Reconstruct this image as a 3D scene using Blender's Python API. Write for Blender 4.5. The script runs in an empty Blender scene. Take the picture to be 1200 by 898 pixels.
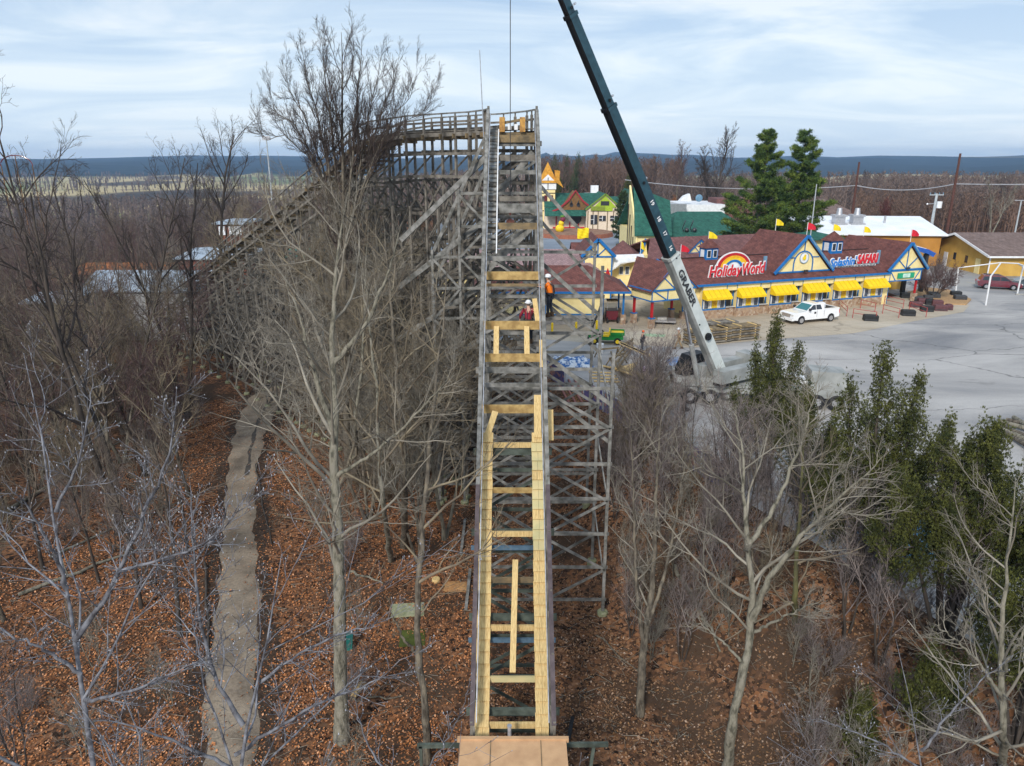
import bpy, bmesh, math, random
import numpy as np
from mathutils import Vector, Matrix
R=math.radians
random.seed(7)
S=bpy.context.scene; C=S.collection
# ------------------------------------------------------------------ survey helpers (photo pixel -> point of the place)
FOC=850.0; CAMZ=15.5; PITCH=R(17.1)
def ray(px,py):
    x=(px-600)/FOC; y=(449-py)/FOC
    return (x, math.cos(PITCH)+y*math.sin(PITCH), -math.sin(PITCH)+y*math.cos(PITCH))
def G(px,py,z=0.0):
    r=ray(px,py); t=(z-CAMZ)/r[2]; return Vector((r[0]*t,r[1]*t,z))
def AY(px,py,yy):
    r=ray(px,py); t=yy/r[1]; return Vector((r[0]*t,yy,CAMZ+r[2]*t))
def proj(x,y,z):
    dz=z-CAMZ; d=y*math.cos(PITCH)-dz*math.sin(PITCH); u=y*math.sin(PITCH)+dz*math.cos(PITCH)
    return 600+FOC*x/d, 449-FOC*u/d
# ------------------------------------------------------------------ materials
def _n(nt,t,**k):
    n=nt.nodes.new(t)
    for a,b in k.items(): setattr(n,a,b)
    return n
def M(name,col,col2=None,scale=3.0,rough=0.8,metal=0.0,bump=0.0,detail=4,stretch=(1,1,1),island=0.0,spec=0.3,col3=None,alpha=None,bscale=None,coat=0.0,contrast=(0.35,0.65)):
    m=bpy.data.materials.new(name); m.use_nodes=True; nt=m.node_tree; b=nt.nodes['Principled BSDF']
    b.inputs['Roughness'].default_value=rough; b.inputs['Metallic'].default_value=metal
    b.inputs['Specular IOR Level'].default_value=spec
    if coat: b.inputs['Coat Weight'].default_value=coat; b.inputs['Coat Roughness'].default_value=.08
    c=tuple(col)+(1,)
    if col2 is None: col2=tuple(x*0.8 for x in col)
    tc=_n(nt,'ShaderNodeTexCoord'); mp=_n(nt,'ShaderNodeMapping'); mp.inputs['Scale'].default_value=stretch
    nt.links.new(tc.outputs['Object'],mp.inputs['Vector'])
    no=_n(nt,'ShaderNodeTexNoise'); no.inputs['Scale'].default_value=scale; no.inputs['Detail'].default_value=detail
    nt.links.new(mp.outputs[0],no.inputs['Vector'])
    cr=_n(nt,'ShaderNodeValToRGB'); e=cr.color_ramp.elements
    e[0].position=contrast[0]; e[0].color=tuple(col2)+(1,); e[1].position=contrast[1]; e[1].color=c
    if col3 is not None:
        x=e.new(0.5); x.color=tuple(col3)+(1,)
    nt.links.new(no.outputs['Fac'],cr.inputs[0]); out=cr.outputs[0]
    if island:
        g=_n(nt,'ShaderNodeNewGeometry'); mr=_n(nt,'ShaderNodeMapRange'); mr.inputs['To Min'].default_value=1-island; mr.inputs['To Max'].default_value=1+island
        nt.links.new(g.outputs['Random Per Island'],mr.inputs[0])
        vm=_n(nt,'ShaderNodeVectorMath',operation='SCALE'); nt.links.new(out,vm.inputs[0]); nt.links.new(mr.outputs[0],vm.inputs['Scale']); out=vm.outputs[0]
    nt.links.new(out,b.inputs['Base Color'])
    if bump:
        n2=_n(nt,'ShaderNodeTexNoise'); n2.inputs['Scale'].default_value=bscale or scale*4; n2.inputs['Detail'].default_value=5
        nt.links.new(mp.outputs[0],n2.inputs['Vector'])
        bu=_n(nt,'ShaderNodeBump'); bu.inputs['Strength'].default_value=bump; bu.inputs['Distance'].default_value=.05
        nt.links.new(n2.outputs['Fac'],bu.inputs['Height']); nt.links.new(bu.outputs[0],b.inputs['Normal'])
    return m
def glass(name,col=(.02,.03,.04)):
    return M(name,col,col,rough=.08,spec=.6)
W={}
W['old']=M('weathered_wood',(.215,.195,.165),(.075,.067,.055),scale=2.2,rough=.9,bump=.3,stretch=(1,1,1),island=.3,col3=(.15,.135,.115))
W['oldg']=M('weathered_grey_wood',(.26,.255,.24),(.10,.10,.09),scale=3,rough=.85,bump=.25,island=.2)
W['stain']=M('stained_brown_wood',(.25,.18,.095),(.12,.095,.06),scale=3,rough=.85,bump=.2,island=.2)
W['new']=M('fresh_pine_lumber',(.70,.52,.24),(.42,.27,.10),scale=5,rough=.7,bump=.3,island=.22,stretch=(9,1,1),detail=7,col3=(.60,.43,.19),contrast=(.28,.66))
W['new2']=M('treated_lumber',(.50,.35,.14),(.30,.19,.07),scale=4,rough=.75,bump=.15,island=.15)
W['newgreen']=M('greenish_treated_lumber',(.58,.47,.24),(.46,.42,.22),scale=2,rough=.75,bump=.15,island=.12)
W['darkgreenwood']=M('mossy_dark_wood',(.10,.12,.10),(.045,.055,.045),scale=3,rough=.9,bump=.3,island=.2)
W['steelrail']=M('galvanised_steel',(.52,.54,.58),(.34,.36,.40),scale=6,rough=.45,metal=.5)
W['bluebeam']=M('blue_grey_steel',(.10,.17,.24),(.07,.12,.17),scale=5,rough=.5)
W['ply']=M('tan_painted_plywood',(.60,.375,.205),(.47,.28,.15),scale=2.6,detail=7,rough=.7,bump=.08,contrast=(.3,.7))
W['conc']=M('concrete',(.42,.41,.38),(.28,.27,.25),scale=4,rough=.9,bump=.3)
W['mossconc']=M('mossy_concrete',(.34,.34,.22),(.2,.22,.12),scale=6,rough=.9,bump=.3)
W['black']=M('black_rubber',(.02,.02,.022),(.012,.012,.013),rough=.6)
W['blackmetal']=M('black_metal',(.03,.03,.035),rough=.4,spec=.5)
W['white']=M('white_paint',(.78,.79,.80),(.66,.67,.68),scale=2,rough=.5)
W['whitecar']=M('white_car_paint',(.82,.83,.84),(.78,.79,.8),scale=1,rough=.25,spec=.5,coat=.6)
W['redcar']=M('dark_red_car_paint',(.13,.008,.02),(.11,.007,.016),scale=1,rough=.25,spec=.5,coat=.7)
W['darkcar']=M('dark_blue_grey_car_paint',(.03,.05,.06),(.025,.04,.05),scale=1,rough=.25,spec=.5,coat=.7)
W['glass']=glass('tinted_glass')
W['tealglass']=glass('teal_windscreen',(.03,.16,.17))
W['chrome']=M('bright_metal',(.7,.7,.72),(.6,.6,.62),rough=.25,metal=.9)
W['rim']=M('alloy_rim',(.55,.55,.57),rough=.35,metal=.7)
W['lamp']=M('clear_lamp_lens',(.75,.75,.72),rough=.15,spec=.6)
W['redlamp']=M('red_lamp_lens',(.5,.02,.02),rough=.2,spec=.6)
W['blue']=M('bright_blue_trim',(.012,.16,.44),(.01,.12,.36),scale=3,rough=.5)
W['bluegrey']=M('faded_blue_trim',(.16,.29,.40),(.11,.22,.33),scale=3,rough=.6)
W['cream']=M('cream_yellow_siding',(.86,.72,.36),(.78,.63,.29),scale=2,rough=.75)
W['yellow']=M('yellow_awning_canvas',(.85,.58,.01),(.78,.50,.01),scale=4,rough=.7)
W['yelpaint']=M('yellow_paint',(.85,.60,.02),rough=.5)
W['flagred']=M('red_cloth',(.62,.02,.04),(.5,.015,.03),rough=.8)
W['flagyel']=M('yellow_cloth',(.88,.66,.02),(.75,.55,.02),rough=.8)
W['red']=M('red_paint',(.50,.02,.025),(.4,.015,.02),rough=.5)
W['railred']=M('faded_red_steel',(.42,.07,.06),(.3,.05,.05),rough=.6)
def shingle(name,c1,c2,sc=1.0):
    m=M(name,c1,c2,scale=1.5,rough=.9,bump=.25,bscale=30); nt=m.node_tree; b=nt.nodes['Principled BSDF']
    br=_n(nt,'ShaderNodeTexBrick'); br.inputs['Scale'].default_value=1.6*sc; br.inputs['Mortar Size'].default_value=.012
    br.inputs['Color1'].default_value=(1,1,1,1); br.inputs['Color2'].default_value=(.72,.72,.72,1); br.inputs['Mortar'].default_value=(.45,.45,.45,1)
    tc=_n(nt,'ShaderNodeTexCoord'); mp=_n(nt,'ShaderNodeMapping'); mp.inputs['Rotation'].default_value=(R(90),0,R(-20)); nt.links.new(tc.outputs['Object'],mp.inputs[0]); nt.links.new(mp.outputs[0],br.inputs['Vector'])
    mx=_n(nt,'ShaderNodeMix',data_type='RGBA',blend_type='MULTIPLY'); mx.inputs[0].default_value=1
    src=b.inputs['Base Color'].links[0].from_socket
    nt.links.new(src,mx.inputs[6]); nt.links.new(br.outputs['Color'],mx.inputs[7]); nt.links.new(mx.outputs[2],b.inputs['Base Color'])
    return m
W['roof']=shingle('maroon_shingles',(.19,.075,.062),(.125,.048,.042))
W['roof2']=shingle('faded_maroon_shingles',(.215,.10,.095),(.15,.07,.066))
W['roofpink']=shingle('faded_pink_shingles',(.36,.24,.24),(.29,.19,.19))
W['roofbrown']=shingle('brown_shingles',(.23,.165,.145),(.165,.115,.10))
W['roofgreen']=shingle('green_shingles',(.035,.15,.11),(.02,.10,.075))
W['roofwhite']=M('white_membrane_roof',(.80,.82,.84),(.68,.71,.75),scale=.4,rough=.6)
W['rooforange']=shingle('orange_shingles',(.72,.36,.05),(.55,.25,.03))
W['tan']=M('ochre_siding',(.58,.36,.085),(.50,.30,.065),scale=.8,rough=.8)
W['tanfade']=M('weathered_ochre_siding',(.46,.22,.045),(.36,.17,.035),scale=.7,rough=.8)
def stone(name,a,b_,c):
    m=M(name,a,b_,scale=3,rough=.9,bump=.4); nt=m.node_tree; b=nt.nodes['Principled BSDF']
    v=_n(nt,'ShaderNodeTexVoronoi'); v.inputs['Scale'].default_value=4.5; tc=_n(nt,'ShaderNodeTexCoord'); nt.links.new(tc.outputs['Object'],v.inputs['Vector'])
    cr=_n(nt,'ShaderNodeValToRGB'); e=cr.color_ramp.elements; e[0].color=a+(1,); e[1].color=c+(1,); x=e.new(.5); x.color=b_+(1,)
    sp=_n(nt,'ShaderNodeSeparateColor'); nt.links.new(v.outputs['Color'],sp.inputs[0]); nt.links.new(sp.outputs[0],cr.inputs[0]); nt.links.new(cr.outputs[0],b.inputs['Base Color'])
    return m
W['stone']=stone('fieldstone_base',(.42,.30,.20),(.27,.17,.11),(.5,.42,.33))
W['bark']=M('grey_brown_bark',(.20,.17,.125),(.06,.05,.038),scale=7,rough=.95,bump=.9,bscale=22,detail=7,stretch=(1,1,.3),col3=(.125,.108,.085))
W['barkdark']=M('dark_bark',(.085,.070,.058),(.042,.035,.03),scale=4,rough=.95,bump=.4,stretch=(1,1,.3))
W['barkpale']=M('pale_grey_bark',(.25,.23,.185),(.085,.08,.06),scale=7,rough=.95,bump=1.0,bscale=22,stretch=(1,1,.35),col3=(.21,.195,.15),detail=7)
W['barkmoss']=M('mossy_bark',(.15,.145,.055),(.07,.066,.035),scale=3,rough=.95,bump=.4,stretch=(1,1,.3))
W['twig']=M('brown_twigs',(.165,.132,.10),(.10,.078,.062),scale=1.2,rough=.9,island=.35)
W['twigyel']=M('olive_tan_twigs',(.24,.20,.135),(.12,.095,.07),scale=1.0,rough=.9,island=.35)
W['twigred']=M('purple_brown_twigs',(.15,.095,.085),(.09,.060,.058),scale=.8,rough=.9,island=.35)
W['twigdark']=M('dark_twigs',(.085,.068,.058),(.05,.04,.036),scale=1.2,rough=.9,island=.3)
W['twigpale']=M('pale_grey_twigs',(.27,.245,.20),(.14,.125,.10),scale=1.2,rough=.9,island=.3)
W['frost']=M('blue_grey_twigs',(.22,.225,.25),(.06,.057,.064),scale=9,rough=.8,island=.2)
W['bud']=M('silvery_buds',(.42,.43,.46),(.22,.225,.25),scale=8,rough=.8,island=.2)
W['cedar']=M('cedar_foliage',(.105,.112,.024),(.024,.034,.010),scale=2.2,rough=.85,island=.5,col3=(.068,.076,.018))
W['pine']=M('pine_foliage',(.17,.22,.035),(.035,.07,.02),scale=.7,rough=.85,island=.45,col3=(.08,.13,.025))
W['farpine']=M('far_evergreen_foliage',(.055,.085,.03),(.03,.05,.02),scale=.3,rough=.9,island=.35)
W['ivy']=M('fallen_leaf_mix',(.3,.12,.04),(.12,.06,.03),scale=2,rough=.9,island=.5)
# ------------------------------------------------------------------ mesh builder
def wl(o):
    l=Vector((0,0,0))
    while o is not None: l=l+o.location; o=o.parent
    return l
class MB:
    def __init__(s,T=None): s.v=[];s.f=[];s.m=[];s.T=T
    def add(s,vs,fs,m=0):
        b=len(s.v)
        if s.T is not None: s.v+=[tuple(s.T@Vector(p)) for p in vs]
        else: s.v+=[tuple(p) for p in vs]
        s.f+=[tuple(b+i for i in f) for f in fs]; s.m+=[m]*len(fs); return s
    def box(s,x0,y0,z0,x1,y1,z1,m=0):
        return s.add([(x0,y0,z0),(x1,y0,z0),(x1,y1,z0),(x0,y1,z0),(x0,y0,z1),(x1,y0,z1),(x1,y1,z1),(x0,y1,z1)],
          [(0,3,2,1),(4,5,6,7),(0,1,5,4),(1,2,6,5),(2,3,7,6),(3,0,4,7)],m)
    def beam(s,a,b,w,h,m=0,up=(0,0,1)):
        a=Vector(a);b=Vector(b);d=(b-a)
        if d.length<1e-6: return s
        d.normalize(); u=Vector(up)
        if abs(d.dot(u))>.98: u=Vector((0,1,0))
        x=d.cross(u).normalized(); y=x.cross(d).normalized()
        vs=[]
        for p in (a,b):
            for i,j in ((-1,-1),(1,-1),(1,1),(-1,1)): vs.append(p+x*(w/2*i)+y*(h/2*j))
        return s.add(vs,[(3,2,1,0),(4,5,6,7),(0,1,5,4),(1,2,6,5),(2,3,7,6),(3,0,4,7)],m)
    def path(s,pts,w,h,m=0,up=(0,0,1)):
        # one swept bar along pts
        P=[Vector(p) for p in pts]; n=len(P); vs=[]
        for i,p in enumerate(P):
            d=(P[min(i+1,n-1)]-P[max(i-1,0)]).normalized(); u=Vector(up)
            x=d.cross(u).normalized(); y=x.cross(d).normalized()
            for a,b in ((-1,-1),(1,-1),(1,1),(-1,1)): vs.append(p+x*(w/2*a)+y*(h/2*b))
        fs=[(3,2,1,0),tuple(4*(n-1)+k for k in range(4))]
        for i in range(n-1):
            for k in range(4): fs.append((4*i+k,4*i+(k+1)%4,4*i+4+(k+1)%4,4*i+4+k))
        return s.add(vs,fs,m)
    def tube(s,pts,rad,n=8,m=0):
        P=[Vector(p) for p in pts]; k=len(P)
        if not hasattr(rad,'__len__'): rad=[rad]*k
        vs=[]
        for i,p in enumerate(P):
            d=(P[min(i+1,k-1)]-P[max(i-1,0)]); d=d.normalized() if d.length>1e-9 else Vector((0,0,1))
            u=Vector((0,0,1)) if abs(d.z)<.95 else Vector((1,0,0))
            x=d.cross(u).normalized(); y=x.cross(d)
            for j in range(n):
                t=2*math.pi*j/n; vs.append(p+(x*math.cos(t)+y*math.sin(t))*rad[i])
        fs=[tuple(range(n-1,-1,-1)),tuple((k-1)*n+j for j in range(n))]
        for i in range(k-1):
            for j in range(n): fs.append((i*n+j,i*n+(j+1)%n,(i+1)*n+(j+1)%n,(i+1)*n+j))
        return s.add(vs,fs,m)
    def prism(s,poly,off,m=0):
        n=len(poly); off=Vector(off); P=[Vector(p) for p in poly]
        return s.add(P+[p+off for p in P],[tuple(range(n-1,-1,-1)),tuple(range(n,2*n))]+[(i,(i+1)%n,n+(i+1)%n,n+i) for i in range(n)],m)
    def ball(s,c,r,seg=10,rings=7,m=0,sq=(1,1,1)):
        c=Vector(c); vs=[c+Vector((0,0,r*sq[2]))]
        for i in range(1,rings):
            a=math.pi*i/rings
            for j in range(seg):
                t=2*math.pi*j/seg; vs.append(c+Vector((r*sq[0]*math.sin(a)*math.cos(t),r*sq[1]*math.sin(a)*math.sin(t),r*sq[2]*math.cos(a))))
        vs.append(c-Vector((0,0,r*sq[2]))); fs=[]
        for j in range(seg): fs.append((0,1+j,1+(j+1)%seg))
        for i in range(rings-2):
            for j in range(seg):
                a=1+i*seg+j; b=1+i*seg+(j+1)%seg; fs.append((a,a+seg,b+seg,b))
        L=len(vs)-1; o=1+(rings-2)*seg
        for j in range(seg): fs.append((L,o+(j+1)%seg,o+j))
        return s.add(vs,fs,m)
    def slab(s,poly,th,m=0):
        # roof sheet: polygon given thickness along its normal (downwards)
        P=[Vector(p) for p in poly]; n=(P[1]-P[0]).cross(P[2]-P[0]).normalized()
        if n.z>0: n=-n
        return s.prism(P,n*th,m)
    def build(s,name,mats,parent=None,smooth=False):
        me=bpy.data.meshes.new(name); o=bpy.data.objects.new(name,me); C.objects.link(o)
        if parent is not None:
            w=wl(parent); o.parent=parent
        else:
            a=np.array(s.v); w=Vector(((a[:,0].min()+a[:,0].max())/2,(a[:,1].min()+a[:,1].max())/2,a[:,2].min())); o.location=w
        me.from_pydata([(p[0]-w[0],p[1]-w[1],p[2]-w[2]) for p in s.v],[],s.f)
        if not isinstance(mats,(list,tuple)): mats=[mats]
        for m in mats: me.materials.append(m)
        if len(mats)>1: me.polygons.foreach_set('material_index',s.m)
        if smooth: me.polygons.foreach_set('use_smooth',[True]*len(me.polygons))
        me.validate(); bm=bmesh.new(); bm.from_mesh(me); bmesh.ops.recalc_face_normals(bm,faces=bm.faces); bm.to_mesh(me); bm.free()
        return o
def tag(o,label=None,cat=None,group=None,kind=None):
    if label: o['label']=label
    if cat: o['category']=cat
    if group: o['group']=group
    if kind: o['kind']=kind
    return o
def thing(name,label,cat,loc=(0,0,0),group=None):
    o=bpy.data.objects.new(name,None); C.objects.link(o); o.location=loc; o.empty_display_size=.3
    return tag(o,label,cat,group)
def copy_tree(o,parent=None,**k):
    c=o.copy(); C.objects.link(c); c.parent=parent
    for ch in list(o.children): copy_tree(ch,c)
    return c
def place(o,x,y,z,rz=0,s=1.0):
    o.location=(x,y,z); o.rotation_euler=(0,0,rz); o.scale=(s,s,s); return o
def TX(x,y,z=0,rz=0): return Matrix.Translation((x,y,z))@Matrix.Rotation(rz,4,'Z')
def npobj(name,V,F,mat,parent=None,smooth=True,loc=None):
    V=np.asarray(V,dtype=np.float32); F=np.asarray(F,dtype=np.int32)
    me=bpy.data.meshes.new(name); k=F.shape[1]
    me.vertices.add(len(V)); me.vertices.foreach_set('co',V.ravel())
    me.loops.add(F.size); me.loops.foreach_set('vertex_index',F.ravel())
    me.polygons.add(len(F)); me.polygons.foreach_set('loop_start',np.arange(0,F.size,k,dtype=np.int32))
    me.polygons.foreach_set('loop_total',np.full(len(F),k,dtype=np.int32))
    if smooth: me.polygons.foreach_set('use_smooth',np.ones(len(F),dtype=bool))
    me.update(calc_edges=True); me.materials.append(mat)
    o=bpy.data.objects.new(name,me); C.objects.link(o)
    if parent is not None: o.parent=parent
    if loc is not None: o.location=loc
    return o
def text_geo(body,size=1.0,extrude=.02,offset=0.0,shear=0.0,bold=0.0,space=1.0,res=3):
    cu=bpy.data.curves.new('t','FONT'); cu.body=body; cu.size=size; cu.extrude=extrude; cu.offset=offset+bold; cu.shear=shear; cu.space_character=space
    cu.resolution_u=res; cu.align_x='LEFT'
    o=bpy.data.objects.new('t',cu); C.objects.link(o)
    bpy.context.view_layer.update()
    me=bpy.data.meshes.new_from_object(o.evaluated_get(bpy.context.evaluated_depsgraph_get()))
    vs=[v.co.copy() for v in me.vertices]; fs=[tuple(p.vertices) for p in me.polygons]
    bpy.data.objects.remove(o); bpy.data.curves.remove(cu); bpy.data.meshes.remove(me)
    return vs,fs
def add_text(mb,body,T,width=None,height=None,extrude=.02,offset=0,shear=0,bold=0,m=0,space=1.0):
    vs,fs=text_geo(body,1.0,0,0,shear,0,space)
    x0=min(v.x for v in vs);x1=max(v.x for v in vs);y0=min(v.y for v in vs);y1=max(v.y for v in vs)
    sx=width/(x1-x0); sy=height/(y1-y0)
    vs,fs=text_geo(body,1.0,0.01,(offset+bold)/sy,shear,0,space)
    P=[T@Vector(((v.x-x0)*sx,(v.y-y0)*sy,(1 if v.z>0 else -1)*extrude/2)) for v in vs]
    mb.add(P,fs,m)
# ------------------------------------------------------------------ terrain
BND=[(20,-10),(20,8),(15.9,18.8),(12.6,27),(9.3,34.5),(5.5,44.5),(1.5,54),(-6,62),(-12,90),(-30,140),(-40,200),(-30,300)]
_bp=np.array([p for p in BND],float)
def bx_at(y):
    return np.interp(y,_bp[:,1],_bp[:,0])
def sm(t): t=np.clip(t,0,1); return t*t*(3-2*t)
def hgt(x,y):
    x=np.asarray(x,float); y=np.asarray(y,float)
    d=(bx_at(y)-x)                      # >0 : woods side
    near=-4.5*sm((d-.3)/7.5)
    bumps=(np.sin(x*.21+1.3)*np.cos(y*.17)+.5*np.sin(x*.47+y*.31))*.28*sm((d-1)/5)*sm((60-y)/30+.3)
    r=np.hypot(x,y)
    left=sm((d-25)/60)*sm((r-90)/220)*-13.5
    z=near+bumps+left
    rightfar=sm((y-230)/350)*sm((x+60)/100)*-16
    z=z+rightfar*(1-sm((d-25)/60))
    # far valley, then hills
    z=np.where(r>900, z*(1-sm((r-900)/900))+(-18)*sm((r-900)/900), z)
    ang=np.arctan2(x,y)
    hill=(48+8*np.sin(ang*5+1)+6*np.sin(ang*13)+4*np.sin(ang*31+2)+3*np.sin(ang*57))
    z=z+hill*sm((r-1700)/2400)+16*np.exp(-((r-2350)/260)**2)*(.55+.45*np.sin(ang*9+1))+10*np.exp(-((r-3000)/250)**2)*(.5+.5*np.sin(ang*14+2))
    return z
def H1(x,y): return float(hgt(x,y))
def axis(lo,hi,mid0,mid1,st):
    a=list(np.arange(mid0,mid1+1e-6,st)); s=st; v=mid1
    while v<hi: s*=1.13; v+=s; a.append(v)
    s=st; v=mid0; b=[]
    while v>lo: s*=1.13; v-=s; b.append(v)
    return np.array(b[::-1]+a)
ax=axis(-4900,4900,-40,60,.8); ay=axis(-300,5200,0,110,.8)
X,Yy=np.meshgrid(ax,ay); Z=hgt(X,Yy)
# canopy roughness of the far forested hills
rng0=np.random.default_rng(3)
rr=np.hypot(X,Yy); Z=Z+np.where(rr>1500,rng0.normal(0,4.5,Z.shape),0)
nx,ny=len(ax),len(ay); idx=np.arange(nx*ny).reshape(ny,nx)
F=np.stack([idx[:-1,:-1].ravel(),idx[:-1,1:].ravel(),idx[1:,1:].ravel(),idx[1:,:-1].ravel()],1)
def ground_mat():
    m=bpy.data.materials.new('leaf_littered_ground'); m.use_nodes=True; nt=m.node_tree; b=nt.nodes['Principled BSDF']; b.inputs['Roughness'].default_value=.95; b.inputs['Specular IOR Level'].default_value=.1
    L=nt.links; geo=_n(nt,'ShaderNodeNewGeometry')
    v=_n(nt,'ShaderNodeTexVoronoi'); v.inputs['Scale'].default_value=6.5; L.new(geo.outputs['Position'],v.inputs['Vector'])
    sp=_n(nt,'ShaderNodeSeparateColor'); L.new(v.outputs['Color'],sp.inputs[0])
    cr=_n(nt,'ShaderNodeValToRGB'); e=cr.color_ramp.elements; e[0].color=(.018,.012,.009,1); e[1].color=(.28,.15,.085,1); e[1].position=1
    for p,c in ((.35,(.09,.05,.032)),(.6,(.17,.085,.048)),(.82,(.24,.11,.05))): x=e.new(p); x.color=c+(1,)
    L.new(sp.outputs[0],cr.inputs[0])
    n=_n(nt,'ShaderNodeTexNoise'); n.inputs['Scale'].default_value=.35; n.inputs['Detail'].default_value=4; L.new(geo.outputs['Position'],n.inputs['Vector'])
    soil=_n(nt,'ShaderNodeMix',data_type='RGBA'); mr=_n(nt,'ShaderNodeMapRange'); mr.inputs[1].default_value=.47; mr.inputs[2].default_value=.62; L.new(n.outputs['Fac'],mr.inputs[0])
    L.new(mr.outputs[0],soil.inputs[0]); L.new(cr.outputs[0],soil.inputs[6]); soil.inputs[7].default_value=(.075,.048,.032,1)
    # far landscape: fields and forest
    n2=_n(nt,'ShaderNodeTexNoise'); n2.inputs['Scale'].default_value=.0032; n2.inputs['Detail'].default_value=3
    mp=_n(nt,'ShaderNodeMapping'); mp.inputs['Scale'].default_value=(1,.6,0); L.new(geo.outputs['Position'],mp.inputs[0]); L.new(mp.outputs[0],n2.inputs['Vector'])
    fr=_n(nt,'ShaderNodeValToRGB'); q=fr.color_ramp.elements; fr.color_ramp.interpolation='EASE'; q[0].position=.34; q[0].color=(.06,.05,.042,1); q[1].position=.46; q[1].color=(.46,.37,.20,1)
    x=q.new(.40); x.color=(.10,.08,.055,1); x=q.new(.62); x.color=(.16,.19,.08,1); x=q.new(.7); x.color=(.40,.33,.2,1)
    L.new(n2.outputs['Fac'],fr.inputs[0])
    # masks by distance
    sx=_n(nt,'ShaderNodeSeparateXYZ'); L.new(geo.outputs['Position'],sx.inputs[0])
    def rng(a,b_,src):
        r=_n(nt,'ShaderNodeMapRange'); r.inputs[1].default_value=a; r.inputs[2].default_value=b_; L.new(src,r.inputs[0]); return r.outputs[0]
    ln=_n(nt,'ShaderNodeVectorMath',operation='LENGTH'); L.new(geo.outputs['Position'],ln.inputs[0]); d=ln.outputs['Value']
    m1=_n(nt,'ShaderNodeMix',data_type='RGBA'); L.new(rng(420,520,d),m1.inputs[0]); L.new(soil.outputs[2],m1.inputs[6]); L.new(fr.outputs[0],m1.inputs[7])
    n3=_n(nt,'ShaderNodeTexNoise'); n3.inputs['Scale'].default_value=.02; n3.inputs['Detail'].default_value=6; L.new(geo.outputs['Position'],n3.inputs['Vector'])
    hr=_n(nt,'ShaderNodeValToRGB'); q=hr.color_ramp.elements; q[0].position=.35; q[0].color=(.008,.018,.022,1); q[1].position=.7; q[1].color=(.03,.042,.042,1); L.new(n3.outputs['Fac'],hr.inputs[0])
    m2=_n(nt,'ShaderNodeMix',data_type='RGBA'); L.new(rng(1650,1720,d),m2.inputs[0]); L.new(m1.outputs[2],m2.inputs[6]); L.new(hr.outputs[0],m2.inputs[7])
    L.new(m2.outputs[2],b.inputs['Base Color'])
    bu=_n(nt,'ShaderNodeBump'); bu.inputs['Strength'].default_value=.6; bu.inputs['Distance'].default_value=.05; L.new(sp.outputs[1],bu.inputs['Height']); L.new(bu.outputs[0],b.inputs['Normal'])
    return m
o=npobj('ground',np.stack([X.ravel(),Yy.ravel(),Z.ravel()],1),F,ground_mat()); tag(o,kind='structure')
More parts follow.
